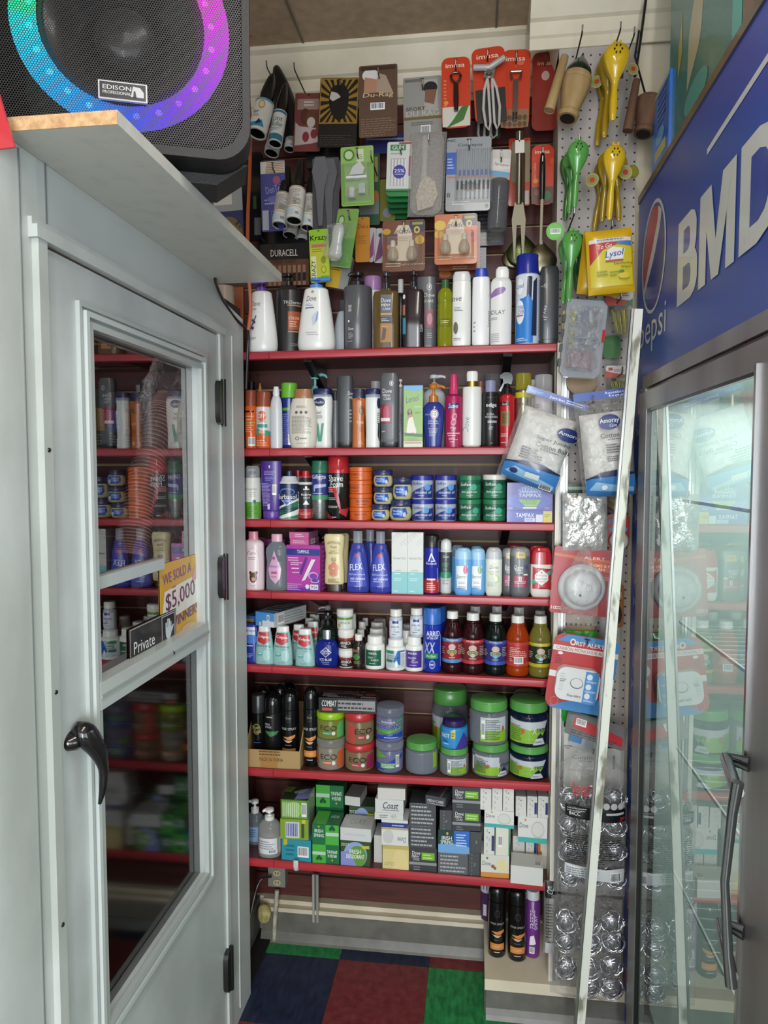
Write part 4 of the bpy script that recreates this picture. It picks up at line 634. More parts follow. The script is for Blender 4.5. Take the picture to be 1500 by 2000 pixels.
item('q2', 'deodorant_stick', 'deodorant', 'light blue deodorant stick with green leaf label', 4, 918, 950, 1070, deo('#5f9fd6', '#86b4d4'), sd('#5f9a68'), asp=.5, n=3, dy=.012)
item('q3', 'deodorant_stick', 'deodorant', 'white deodorant stick with frosted cap and cucumber picture', 4, 949, 982, 1068, deo('#d0d4c6', '#a5a9ac'), [('e', .0, .66, .2, .02, '#b9a050'), ('t', 'Dove', .0, .6, .075, .5, '#4a5572', {'sh': .1}), ('t', 'advanced', -.05, .51, .03, .6, '#8aa05a'), TL(-.1, .46, .4, .02, 1, '#8aa05a'), ('e', .3, .36, .32, .08, '#9bb870'), ('e', .3, .36, .2, .05, '#cfdca8'), TL(-.2, .25, .5, .05, 3, '#a0a49a')], asp=.6, n=4)
md = [('r', -.7, .2, .7, .43, '#8a1f42'), ('t', 'Dove', -.15, .6, .07, .42, '#e6e6e6', {'sh': .1}), ('t', 'MEN+', -.15, .54, .045, .36, '#e6e6e6', {'b': .04}), ('t', 'CARE', -.08, .49, .04, .32, '#e6e6e6'), ('p', [(-.45, .78), (.5, .78), (.4, .9), (-.38, .9)], '#bfa63a'), ('t', 'WIN', .02, .85, .05, .24, '#2a2a1a', {'b': .04}), TL(0, .3, .55, .03, 2, '#d8b0bc'), ('t', '8', 0, .37, .1, .14, '#e8e0e4', {'b': .06}), ('e', .55, .6, .14, .05, '#2a3470'), ('r', .3, .44, .68, .47, '#d8d8d8')]
item('q4b', 'deodorant_stick', 'deodorant', 'red-topped deodorant stick behind the dark grey deodorants', 4, 990, 1025, 1062, deo('#7a2a34', '#8a2434'), asp=.5, n=3, dy=.07)
item('q4', 'deodorant_stick', 'deodorant', 'dark grey deodorant stick with yellow sticker, the left and half covered one', 4, 980, 1013, 1069, deo('#4a4d52', '#6d7074', .82), md, asp=.5, n=3, dy=.02, group='dark grey deodorants')
item('q5', 'deodorant_stick', 'deodorant', 'dark grey deodorant stick with yellow win sticker, fully visible in front', 4, 997, 1037, 1067, deo('#55585d', '#777a7e', .82), md, asp=.5, n=3, dy=-.006, group='dark grey deodorants')
item('q7', 'deodorant_stick', 'deodorant', 'red-capped deodorant stick standing in the second row behind the white one', 4, 1032, 1069, 1064, deo('#b12a30', '#a8202a', .66), asp=.5, n=3, dy=.045)
item('q6', 'deodorant_stick', 'deodorant', 'white deodorant stick with big red cap and hexagonal label', 4, 1037, 1080, 1068, deo('#dcd9d2', '#b2222e:g', .66), [('p', [(-.82, .16), (.9, .13), (.9, .6), (-.8, .62)], '#b32c34'), ('p', [(-.85, .26), (.9, .48), (.9, .56), (-.85, .34)], '#4fa89c'), ('p', [(-.6, .34), (0, .24), (.6, .34), (.6, .46), (0, .56), (-.6, .46)], '#e4e2dc'), ('t', 'Old Spice', 0, .44, .045, .5, '#a33038', {'sh': .2}), ('t', 'PURE SPORT', 0, .37, .035, .52, '#3f9a90', {'b': .03}), TL(0, .32, .4, .01, 1, '#6a6a6a'), ('e', 0, .5, .06, .015, '#8a2028')], asp=.5, n=3)
# ---- shelf 5
item('r1', 'toothpaste_box', 'bottle', 'white and navy antacid bottle with rounded top at the far left of the fifth shelf', 5, 470, 501, 1216, [('body', [(0, 1), (.9, 1), (.97, .9), (1, .7)], '#22308c')], [('r', -1, .72, 1, .93, '#c9cfdc'), ('t', 'Phillips', 0, .83, .09, .95, '#2a3a8c'), ('e', .3, .62, .9, .12, '#4a78c8'), TL(0, .45, .6, .03, 1, '#c8d0ea'), TL(.1, .2, .5, .06, 3, '#9aa8dc')], asp=.6, n=4, dy=.01)
col = [('body', [(0, .94), (.02, 1), (.4, .93), (.8, .72), (.86, .66)], '#8fb9b6', {'s': 1}), ('cap', [(.86, .64), (.97, .63), (1, .58)], '#dcdcd8')]
cdx = [('p', [(-.75, .6), (0, .52), (.75, .6), (.78, .84), (-.78, .84)], '#b3242c'), ('t', 'Colgate', 0, .72, .09, .72, '#eeeeee', {'b': .05, 'rot': -4}), ('t', 'WHITENING', 0, .48, .055, .78, '#1e3c44', {'b': .03, 'rot': -3}), TL(.15, .41, .35, .015, 1, '#5a9a98'), ('e', -.35, .27, .3, .035, '#4f9a98'), ('e', -.35, .29, .22, .02, '#a8cfcc'), ('e', .35, .25, .4, .15, '#a5c9c8'), TL(0, .07, .35, .008, 1, '#3a5a60')]
item('r2', 'toothpaste_bottle', 'toothpaste', 'aqua upright toothpaste bottle, leftmost of the three in front, under the blue box', 5, 496, 533, 1220, col, cdx, asp=.55, n=2.4, group='aqua toothpaste bottles')
item('r3', 'toothpaste_bottle', 'toothpaste', 'aqua upright toothpaste bottle, middle of the three in front, under the blue box', 5, 531, 570, 1221, col, cdx, asp=.55, n=2.4, group='aqua toothpaste bottles')
item('r4', 'toothpaste_bottle', 'toothpaste', 'aqua upright toothpaste bottle, rightmost of the three in front, nothing on top', 5, 575, 614, 1226, col, cdx, asp=.55, n=2.4, group='aqua toothpaste bottles')
for k, (a, b_, y, dy, w_) in enumerate([(566, 598, 1218, .07, 'behind the rightmost aqua one, its red label showing at the left'), (594, 626, 1212, .10, 'second row right, white cap above a red label'), (590, 616, 1206, .15, 'third row, only its white cap visible'), (598, 628, 1198, .2, 'fourth row, cap visible beneath the shelf above')]):
    item(f'r5{k}', 'toothpaste_bottle', 'toothpaste', 'toothpaste bottle ' + w_, 5, a, b_, y, col, cdx[:3], asp=.55, n=2.4, dy=dy)
item('r7', 'mouthwash_bottle', 'bottle', 'dark green bottle with black pump behind the blue aftershave', 5, 618, 662, 1190, [('body', [(0, .95), (.05, 1), (.45, 1), (.6, .85), (.72, .45)], '#1f2a22:g', {'s': 1}), ('pump_head', (.70, 1), '#101010', {'r': .42, 'dir': -1})], [('p', [(-.9, .1), (.9, .1), (.8, .5), (-.8, .5)], '#2c5a38')] , dy=.07)
item('r8', 'lotion_pump_bottle', 'bottle', 'grey bottle with white pump at the back of the fifth shelf', 5, 625, 655, 1180, [('body', [(0, 1), (.6, 1), (.7, .5)], '#8d9296', {'s': 1}), ('pump_head', (.68, 1), '#aeb2b5', {'r': .4, 'dir': -1, 'spout': 3})], dy=.17)
item('r6', 'aftershave_bottle', 'bottle', 'round blue aftershave bottle with silver cap and diamond label', 5, 615, 660, 1228, [('body', [(0, .85), (.03, .93), (.2, 1), (.5, 1), (.68, .8), (.74, .42), (.76, .36)], '#1c2f9c:t', {'s': 1}), ('fluid', [(.015, .82), (.2, .94), (.5, .94), (.62, .8)], '#16258c:g', {'s': 1}), ('cap', [(.75, .38), (.98, .37), (1, .34)], '#a9acb0:m')], [('p', [(-.5, .42), (0, .28), (.5, .42), (0, .56)], '#c8ccd8'), ('p', [(-.44, .42), (0, .3), (.44, .42), (0, .54)], '#1f2c74'), ('t', 'AQUA', 0, .455, .05, .34, '#e6e8f0', {'b': .05}), ('t', 'VELVA', 0, .395, .05, .34, '#e6e8f0', {'b': .05}), ('t', 'ICE BLUE', 0, .22, .06, .5, '#e6e8f0', {'b': .03}), TL(0, .15, .4, .015, 1, '#a8b4e0'), TL(0, .1, .3, .012, 1, '#c8d0ea')], asp=.6)
arn = [('body', [(0, .88), (.03, .92), (.64, .92), (.68, .85)], '#d0cdc6'), ('lid', [(.67, .98), (.72, 1), (.97, .98), (1, .9)], '#dedcd6')]
ad = lambda c1, c2: [('r', -1.3, .08, 1.3, .6, c1), ('r', -1.3, .48, 1.3, .6, c2), ('t', 'ARNICA', .1, .36, .15, .7, '#e6e2da', {'b': .03}), ('t', 'MIEL', -.1, .2, .1, .36, '#e0dcd0')]
item('u1', 'ointment_jar', 'jar', 'white ointment jar with dark red label, bottom of the stack of three', 5, 660, 692, 1264, arn, lab=ad('#2b1a18', '#8a2c28'), group='stacked ointment jars')
item('u2', 'ointment_jar', 'jar', 'white ointment jar with dark red label, middle of the stack of three', 5, 659, 691, 1225, arn, lab=ad('#2b1a18', '#8a2c28'), on='u1', group='stacked ointment jars')
item('u3', 'ointment_jar', 'jar', 'white ointment jar with green and white label, top of the stack of three', 5, 657, 690, 1186, arn, lab=[('r', -1.3, .08, 1.3, .62, '#cfd2ca'), ('r', -1.3, .5, 1.3, .62, '#5f8a3a'), ('t', 'ARNICA', .1, .36, .13, .65, '#4a5a6a', {'b': .02}), ('e', -.6, .22, .2, .1, '#b09a3a')], on='u2', group='stacked ointment jars')
item('u4', 'ointment_jar', 'jar', 'white-lidded ointment jar behind the top of the stack', 5, 664, 695, 1183, arn, lab=ad('#3b1a1c', '#9a2c30'), dy=.065, H=.155)
item('u5', 'extract_bottle', 'bottle', 'small dark brown extract bottle with white cap and shamrock label', 5, 687, 713, 1236, [('body', [(0, .93), (.03, 1), (.6, 1), (.78, .62), (.82, .5)], '#1d1412:g', {'s': 1}), ('cap', [(.82, .56), (.98, .56), (1, .5)], '#dddbd4')], [('r', -.8, .1, .8, .58, '#18140f'), ('r', -.8, .5, .1, .58, '#8a4a2a'), ('e', -.2, .4, .28, .06, '#3f7a34'), ('e', -.2, .32, .28, .06, '#3f7a34'), ('e', -.45, .36, .22, .05, '#3f7a34'), ('e', .08, .36, .22, .05, '#3f7a34'), TL(0, .2, .5, .05, 3, '#a88a50')])
for k, (a, b_, y, dy, w_) in enumerate([(692, 716, 1228, .055, 'second row, directly behind the shamrock-labelled one'), (695, 719, 1212, .10, 'third row'), (703, 723, 1205, .15, 'fourth row, nearly at the wall')]):
    item(f'u5{k}', 'extract_bottle', 'bottle', 'small dark white-capped bottle, ' + w_, 5, a, b_, y, [('body', [(0, .93), (.03, 1), (.7, 1), (.8, .6)], '#1f1614:g', {'s': 1}), ('cap', [(.8, .6), (1, .56)], '#cfcdc6')], dy=dy)
pill = [('body', [(0, .9), (.03, .97), (.06, 1), (.66, 1), (.76, .82), (.8, .7)], '#e2e2de', {'s': 1}), ('cap', [(.79, .78), (.98, .76), (1, .68)], '#e6e6e2')]
item('w1', 'pill_bottle', 'bottle', 'white medicine bottle with dark green label', 5, 713, 752, 1237, pill, lab=[('r', -.95, .12, .75, .6, '#1c5a40'), ('t', 'MERK', -.1, .5, .06, .4, '#e0e6e0', {'b': .06}), ('t', 'ACIDO', -.35, .375, .05, .28, '#e0e6e0', {'b': .04}), ('t', 'BORICO', .1, .3, .05, .36, '#e0e6e0', {'b': .04}), TL(-.05, .2, .4, .02, 1, '#e0e6e0')])
item('w1b', 'pill_bottle', 'bottle', 'white medicine bottle with dark lettering on its lid, second row behind the green-labelled one', 5, 718, 753, 1224, pill, dy=.065)
item('w1c', 'pill_bottle', 'bottle', 'white medicine bottle in the third row behind the green-labelled one', 5, 721, 753, 1212, pill, dy=.13)
item('w1d', 'pill_bottle', 'bottle', 'white wide-lidded medicine bottle at the wall above the white lids', 5, 727, 757, 1206, pill, dy=.195)
item('w2', 'bicarbonate_bottle', 'bottle', 'white bicarbonate bottle with blue and green label, clear jar on top of it', 5, 754, 793, 1243, pill, lab=[('r', -1.1, .1, 1.1, .66, '#b8c4d0'), ('r', -1.1, .56, -.1, .66, '#2f8a5a'), ('p', [(-.2, .3), (1.1, .1), (1.1, .66), (.3, .66)], '#2f6ab0'), ('t', 'Sodium', -.4, .5, .06, .4, '#26324a'), ('t', 'Bicarbonate', -.2, .43, .06, .6, '#26324a'), ('r', -1, .28, -.2, .37, '#2f7a44'), ('e', .15, .22, .13, .12, '#e4ecf2'), ('r', .55, .12, 1.1, .62, '#d8d8d8'), TL(.8, .36, .2, .22, 14, '#7a7a8a')])
item('w3', 'sulfur_bottle', 'bottle', 'white medicine bottle with purple label, clear jar on top of it', 5, 792, 828, 1239, pill, lab=[('r', -.95, .12, .95, .62, '#4a2f8c'), ('t', 'MERK', -.1, .54, .06, .5, '#e0dcec', {'b': .06}), ('t', 'AZUFRE', -.2, .41, .05, .45, '#e0dcec', {'b': .04}), ('t', 'EN', -.05, .35, .04, .12, '#e0dcec'), ('t', 'POLVO', .1, .29, .05, .35, '#e0dcec', {'b': .04}), TL(0, .2, .4, .02, 1, '#e0dcec')])
clr = [('body', [(0, .9), (.04, 1), (.66, 1), (.74, .8), (.78, .7)], '#b6bac2', {'s': 1}), ('cap', [(.77, .9), (.98, .9), (1, .82)], '#dddbd6')]
cl = [('r', -1.1, .1, 1.1, .62, '#d5d8de'), ('p', [(-.5, .54), (.5, .54), (.42, .58), (.5, .62), (-.5, .62), (-.42, .58)], '#243a8c'), ('t', 'ALMIDON', -.1, .42, .06, .62, '#243a8c', {'b': .05}), ('t', 'DE', .0, .34, .045, .14, '#243a8c'), ('t', 'YUCA', .15, .26, .06, .4, '#243a8c', {'b': .05}), TL(0, .17, .5, .02, 1, '#243a8c')]
item('w4', 'starch_jar', 'jar', 'small white-capped jar with blue print on top of the bicarbonate bottle', 5, 760, 786, 1187, clr, lab=cl, on='w2', group='small starch jars')
item('w5', 'starch_jar', 'jar', 'small white-capped jar with blue print on top of the purple-labelled bottle', 5, 801, 827, 1185, clr, lab=cl, on='w3', group='small starch jars')
item('w6', 'pill_bottle', 'bottle', 'white medicine bottle behind and between the two jar-topped bottles', 5, 782, 808, 1228, pill, dy=.07)
item('w7', 'pill_bottle', 'bottle', 'white-capped bottle at the back beside the tall blue deodorant can', 5, 784, 812, 1216, pill, dy=.15)
item('x1', 'deodorant_can', 'can', 'tall royal blue deodorant spray can with light blue cap', 5, 827, 864, 1183, C('#1d329e:g', '#2f66b8', .25, .01, .99), [('t', 'ARRID', .15, .61, .085, .75, '#e6e9f4', {'b': .06}), ('t', 'EXTRA DRY', .1, .54, .035, .62, '#e6e9f4', {'b': .03}), ('t', 'XX', -.25, .39, .17, .6, '#bcc4d8', {'sh': .2, 'b': .05}), ('r', -.8, .22, .65, .3, '#2f8a5a'), ('t', 'Ultra Fresh', -.1, .26, .035, .5, '#e0ece6'), ('e', .05, .13, .3, .065, '#b8c0dc'), ('e', .05, .13, .25, .055, '#1d329e'), TL(.05, .13, .2, .02, 1, '#dfe4f4'), ('r', .95, .1, 1.0, .6, '#9aaadc')])
item('x1b', 'deodorant_can', 'can', 'second royal blue deodorant spray can tucked behind the first', 5, 841, 873, 1180, C('#1a2c8c:g', '#2a5aa8', .25, .01, .99), dy=.055)
dt = [(865, 905, 1190, '#3a0e16', '#7a1420', '#8c2432', '#4a86b8', 'red detox drink bottle with pale blue label edges', 0), (903, 948, 1193, '#381218', '#6e1722', '#6e2428', '#b8343c', 'red detox drink bottle with red label edges', 0), (948, 992, 1195, '#101c18', '#10201c', '#2a3276', '#3a52a4', 'dark green detox drink bottle with blue label', 0), (991, 1037, 1198, '#b8420f', '#b8420f', '#a82f30', '#b83c3c', 'orange detox drink bottle with its barcode side forward', 0), (1036, 1081, 1199, '#8a8238', '#a8a02c', '#1f2c1c', '#b4aa1e', 'yellow detox drink bottle with dark label, right end of fifth shelf', 0)]
for k, (a, b_, y, top, liq, l1, l2, lbl, _) in enumerate(dt):
    pb = [(0, .82), (.02, .95), (.1, 1), (.13, .97), (.18, .97), (.56, .97), (.6, 1), (.66, .97), (.76, .78), (.82, .6), (.84, .62), (.87, .6), (.88, .45)]
    ds = [('r', -1.5, .18, 1.5, .575, l1), ('r', -1.5, .52, 1.5, .575, l2), ('r', -1.5, .18, 1.5, .235, l2)]
    if k != 3: ds += [('t', 'Wellgenix', 0, .55, .035, .6, '#e4e4e0'), ('e', 0, .44, .35, .05, '#c8a8a0'), ('e', 0, .36, .5, .045, '#c8d0a8'), ('e', 0, .36, .46, .037, '#2c3a1c'), ('t', 'DETOX', 0, .36, .045, .38, '#d0d8a0', {'b': .05}), ('e', 0, .32, .2, .03, ['#d08a3a', '#b8b0a0', '#5aa0d8', '', '#9ac0c8'][k]), TL(0, .27, .3, .012, 1, '#e0d8d0'), TL(.9, .4, .3, .08, 6, '#b8a8a0'), TL(-.95, .38, .25, .06, 4, '#b8a8a0')]
    else: ds += [TL(-.3, .46, .45, .04, 3, '#e0b0a0'), TL(0, .38, .8, .06, 4, '#e0b0a0'), ('b', -.35, .22, .45, .34), TL(-.6, .28, .15, .03, 2, '#e0b0a0')]
    item(f'dt{k}', 'drink_bottle', 'bottle', lbl, 5, a, b_, y, [('body', pb, top+':t', {'s': 1}), ('drink', [(.01, .8), (.03, .91), (.1, .95), (.14, .92), (.57, .92), (.6, .95), (.62 if k in (0, 1) else (.68 if k == 2 else .6), .93)], liq+':g', {'s': 1}), ('cap', [(.88, .56), (.99, .55), (1, .5)], '#dedcd8')], lab=ds)
for k, (a, b_, y, c1, w_) in enumerate([(912, 948, 1181, '#3a1014', 'behind the red bottle with red label edges'), (955, 990, 1181, '#101814', 'behind the dark green bottle'), (998, 1034, 1183, '#7a3014', 'behind the orange bottle'), (1040, 1075, 1190, '#5a5428', 'behind the yellow bottle')]):
    item(f'dtb{k}', 'drink_bottle', 'bottle', 'second-row detox drink bottle with white cap ' + w_, 5, a, b_, y, [('body', pb, c1+':g', {'s': 1}), ('cap', [(.88, .56), (.99, .55), (1, .5)], '#d4d0cc')], dy=.1)
# ---- shelf 6
def hs(key, label, x0, x1, y, dy, z=None, kind=0, front=None, s=6, H=None):
    og = '#c9803c'
    ds = [[('e', 0, .62, .3, .05, '#4a4a4a'), ('e', 0, .62, .27, .045, '#0d0d0e'), ('t', 'Dream', 0, .63, .025, .3, '#9a9a9a', {'sh': .3}), ('t', 'HAIR SPRAY', 0, .48, .035, .9, '#b8b8b8'), ('p', [(-.8, .37), (-.3, .35), (.1, .38), (.8, .40), (.75, .365), (.3, .33), (-.1, .33), (-.5, .36)], og), ('p', [(-.7, .34), (-.2, .31), (.2, .32), (.5, .32), (.1, .29), (-.2, .295)], '#c9a890'), TL(0, .26, .35, .012, 1, '#6a6a6a'), ('r', -.8, .13, .8, .21, og), TL(0, .17, .5, .02, 2, '#e0b080'), TL(0, .095, .35, .01, 1, '#d8d8d8')],
          [('e', 0, .5, .55, .08, '#a89a50'), ('e', 0, .5, .5, .072, '#141414'), ('t', 'Bon', -.1, .53, .05, .5, '#b0a460'), ('t', 'Salt', .15, .47, .05, .5, '#b0a460'), TL(.1, .3, .5, .012, 1, '#3a6ab0')],
          [('r', -1.4, .73, 1.4, .76, '#7d7d80:m'), TL(0, .68, .5, .02, 1, '#c0b080'), ('t', 'MEN', -.4, .57, .03, .3, '#c8c8c8'), ('t', 'SHINE', -.3, .53, .03, .4, '#c8c8c8'), ('p', [(-.7, .47), (0, .43), (.9, .47), (.6, .42), (0, .39), (-.4, .43)], '#3f7a4a')]][kind]
    item(key, 'hairspray_can', 'can', label, s, x0, x1, y, C('#0d0d0e:g' if kind != 2 else '#141416', '#101011:g' if kind != 1 else '#2a2a2c', .26, .015, .97, kind != 1), ds, dy=dy, z=z, front=front, H=H)
zbx = shz(6, -.7)+.004
hs('h1', 'dark can with gold oval crest, left end inside the cardboard box', 487, 514, 1352, .03, zbx, 1)
hs('h2', 'black domed can with green wave, middle front in the cardboard box', 512, 547, 1349, .03, zbx, 2)
hs('h3', 'black hairspray can with orange wave, right front in the cardboard box', 547, 581, 1341, .03, zbx, 0)
hs('h4', 'black domed can second row left in the cardboard box', 497, 524, 1336, .09, zbx, 0); hs('h5', 'black domed can second row middle in the cardboard box', 530, 558, 1332, .09, zbx, 0); hs('h6', 'black domed can third row in the cardboard box', 548, 578, 1328, .145, zbx, 0)
hs('h7', 'black hairspray can with orange wave standing alone right of the cardboard box', 590, 621, 1336, .02)
jar0 = lambda lid, body, gel: [('body', [(0, .88), (.03, .95), (.06, .97), (.7, .97), (.74, .93), (.76, .88)], body+':f'), ('gel', [(.015, .84), (.05, .91), (.68, .91)], gel+':g'), ('lid', [(.75, 1.0), (.77, 1.02), (.96, 1.0), (.99, .95), (1, .8)], lid)]
eco = lambda c1, c2: [('t', 'ECO', 0, .44, .17, .62, '#171712', {'b': .02}), ('r', -.42, .2, .25, .31, c1), TL(-.1, .255, .28, .03, 2, '#e6e0d0'), ('e', .38, .25, .13, .07, '#d8d4c8'), ('p', [(.62, .1), (1.2, .1), (1.2, .68), (.7, .62), (.62, .4)], c2), ('r', .85, .78, 1.25, .98, '#20201a')]
item('e1', 'hair_gel_jar', 'jar', 'clear hair gel jar with frosted lid and orange label, under the lime-lidded one', 6, 617, 672, 1428, jar0('#a3a29c:f', '#b0a898', '#8a7a68'), lab=eco('#c05a2a', '#b8562c')+[('p', [(-1.3, .15), (-.85, .15), (-.95, .7), (-1.3, .7)], '#b8562c')], group='styling gel jars')
item('e2', 'hair_gel_jar', 'jar', 'olive hair gel jar with lime green lid and green label', 6, 617, 672, 1378, jar0('#8fb81e', '#a0a050', '#6d7428'), lab=eco('#3f8a5a', '#4fa05a'), on='e1', group='styling gel jars')
item('e3', 'hair_gel_jar', 'jar', 'hair gel jar with red lid, lower one of the red-lidded pair', 6, 672, 731, 1437, jar0('#b02a2e', '#a08868', '#7a6244'), lab=eco('#a82c3c', '#8c2040'), group='styling gel jars')
item('e4', 'hair_gel_jar', 'jar', 'hair gel jar with red lid, upper one of the red-lidded pair', 6, 672, 731, 1378, jar0('#b02a2e', '#a08868', '#76643c'), lab=[('p', [(-.85, .06), (-.15, .06), (-.1, .66), (-.75, .7)], '#b0463c'), ('t', 'ECO', .45, .44, .17, .62, '#171712', {'b': .02}), ('r', .05, .2, .6, .31, '#a82c3c'), TL(.3, .255, .2, .03, 2, '#e6e0d0'), ('e', .72, .25, .12, .07, '#d8d4c8')], on='e3', group='styling gel jars')
fx = lambda t: [('p', [(-1.2, .06), (1.2, .14), (1.2, .3), (-1.2, .18)], '#23409c'), ('p', [(-1.2, .3), (0, .26), (1.2, .42), (1.2, .48), (-.2, .34), (-1.2, .38)], '#4f9a44'), ('t', 'FIXION', -.05, .47, .16, .95, '#e6e8f2', {'b': .10, 'sh': .15}), ('t', 'FIXION', -.05, .47, .15, .93, '#22388c', {'b': .03, 'sh': .15}), ('t', 'Reforzada', 0, .61, .06, .5, '#e0e0ea', {'sh': .2}), TL(.2, .16, .5, .02, 1, '#dce0ee'), ('p', [(.4, .6), (1.1, .62), (1.2, .74)], '#4f9a44')]
item('fx1', 'hair_gel_jar', 'jar', 'translucent lavender gel jar with green arrow label, lower of the pair', 6, 734, 789, 1434, jar0('#9a9db0:f', '#8a8dac', '#6b6e96'), lab=[('p', [(-1.1, .45), (-.1, .55), (-1, .75)], '#5f9a3c'), ('p', [(-1.2, .06), (-.4, .1), (1.2, .5), (1.2, .62), (-.3, .3), (-1.2, .3)], '#23409c'), ('r', -.6, .16, .5, .34, '#4f8a58'), TL(0, .25, .5, .07, 3, '#dce6dc'), ('b', .55, .2, .85, .6)], group='lavender gel jars')
item('fx2', 'hair_gel_jar', 'jar', 'translucent lavender gel jar with blue fixion lettering, upper of the pair', 6, 734, 790, 1369, jar0('#8c90a2:f', '#8a8dac', '#6b6e96'), lab=fx(0), on='fx1', group='lavender gel jars')
G_ = '#56984a'
def xj(key, label, x0, x1, y, dec, on=None, dark=0, dy=0, liq=None):
    b = '#8a9098' if not dark else '#1a2444'; g = liq or ('#5c6264' if not dark else '#141c3c')
    item(key, 'large_gel_jar', 'jar', label, 6, x0, x1, y, [('body', [(0, .86), (.03, .94), (.08, 1), (.6, 1), (.7, .98), (.76, .88), (.78, .84)], b+':f', {'s': 1}), ('gel', [(.02, .84), (.08, .95), (.6, .95), (.69, .92)], g+':g', {'s': 1}), ('lid', [(.775, .93), (.79, .96), (.955, .95), (.965, .92), (.99, .9), (1, .84)], G_)], lab=dec, on=on, dy=dy, group='green-lidded gel jars')
xl = lambda s_: [('p', [(-1.3+s_, .1), (.7+s_, .06), (.5+s_, .26), (.9+s_, .6), (-1.3+s_, .64)], '#b9bec6'), ('p', [(-1.3+s_, .1), (.3+s_, .1), (.75+s_, .44), (-1.3+s_, .5)], '#7fae34'), ('p', [(.0+s_, .07), (.62+s_, .07), (.55+s_, .2), (.2+s_, .26)], '#c0c4ca'), ('p', [(.15+s_, .22), (.4+s_, .34), (.6+s_, .22)], '#182038'), ('t', 'X', .08+s_, .4, .16, .10, '#d8c8c8', {'b': .05}), ('t', 'TREME', .50+s_, .4, .09, .32, '#1c2a5c', {'b': .06}), ('e', -.5+s_, .38, .1, .06, '#b85a3a'), TL(-.85+s_, .33, .3, .18, 8, '#56703a'), TL(.3+s_, .14, .2, .02, 2, '#3a4a6a')]
xb = [('r', -.45, .1, .95, .66, '#b8bcc4'), ('r', -.45, .1, .95, .36, '#86b02e'), ('r', -.4, .16, -.2, .6, '#d8dae0'), ('b', -.4, .2, -.2, .55), TL(.2, .38, .38, .24, 12, '#4a5c58'), ('e', .75, .4, .06, .06, '#a8504a')]
xj('g0', 'short clear gel jar with green lid, nothing stacked on it', 793, 858, 1434, [('r', .8, .2, 1.15, .7, '#86b02e')], liq='#8486a0')
xj('g1', 'clear gel jar with green lid beneath the blue and purple jar', 861, 919, 1447, xb)
item('g2', 'hair_gel_jar', 'jar', 'bright blue hair gel jar with dark purple lid and yellow tag', 6, 862, 917, 1394, [('body', [(0, .86), (.04, .95), (.1, 1), (.66, 1), (.72, .92), (.76, .78)], '#2f86c0:g', {'s': 1}), ('lid', [(.73, .82), (.78, .85), (.96, .82), (1, .72)], '#2a1c50')], lab=[('t', 'SNOT', -.65, .48, .14, .35, '#e8e8ec', {'b': .08}), ('r', -.2, .4, .12, .68, '#c8b43a'), TL(-.04, .54, .12, .08, 2, '#3a3a2a'), ('t', 'GEL', -.6, .3, .08, .24, '#1c3a6a', {'b': .05}), TL(-.6, .2, .25, .03, 1, '#d8e8f2'), ('p', [(.15, .05), (1.2, .05), (1.1, .35), (.75, .62), (.45, .35)], '#46308c')], on='g1')
xj('g3', 'tall dark gel jar with green lid at the back, under the shelf above', 846, 917, 1333, xl(-.3), dy=.15, liq='#3a3c40')
xj('g4', 'clear gel jar with green lid, lower of the middle pair', 925, 1000, 1434, [(('r',)+tuple(a-.5 if i in (0, 2) else a for i, a in enumerate(q[1:5]))+(q[5],)) if q[0] == 'r' else q for q in xb[:2]]+xl(.35)[2:]+[TL(-.55, .38, .4, .22, 11, '#4a5c3a'), ('r', -1.1, .2, -.95, .62, '#d8dae0')])
xj('g5', 'clear gel jar with green lid and barcode label, upper of the middle pair', 920, 997, 1353, xb, on='g4')
xj('g6', 'dark blue gel jar with green lid, lower of the right pair', 1000, 1079, 1437, xl(0), dark=1)
xj('g7', 'dark blue gel jar with green lid, upper of the right pair', 998, 1077, 1355, xl(.15), on='g6', dark=1)
xj('g8', 'dark gel jar at the very back right, mostly hidden by the dark blue pair', 1006, 1062, 1345, [], dy=.135, dark=1)
# ---- shelf 7 bottles
item('k1', 'sanitizer_bottle', 'bottle', 'clear hand sanitizer bottle with pale blue label, left end behind the other one', 7, 472, 511, 1556, [('body', [(0, .9), (.04, 1), (.5, 1), (.62, .8), (.7, .4)], '#8f9aa4:f', {'s': 1}), ('gel', [(.02, .85), (.05, .93), (.45, .93)], '#6f7c8c'), ('pump_head', (.7, 1), '#d4d6d6', {'r': .4, 'dir': -1})], [('r', -1.2, .08, 1.2, .42, '#86a8d0'), TL(0, .28, .6, .1, 4, '#3a4a68')], dy=.07, asp=.7)
item('k2', 'sanitizer_bottle', 'bottle', 'clear hand sanitizer bottle with white label and white twist cap', 7, 498, 543, 1571, [('body', [(0, .9), (.04, 1), (.55, 1), (.68, .85), (.77, .4)], '#b4b4b0:f', {'s': 1}), ('gel', [(.015, .84), (.05, .93), (.52, .93)], '#8b8a86'), ('pump_head', (.76, 1), '#dededa', {'r': .42, 'dir': -1, 'spout': 1.2})], [('r', -1.2, .08, 1.2, .42, '#d6d6d8'), TL(-.1, .28, .7, .1, 4, '#8a8a96'), ('b', .1, .1, .8, .18)], asp=.8)
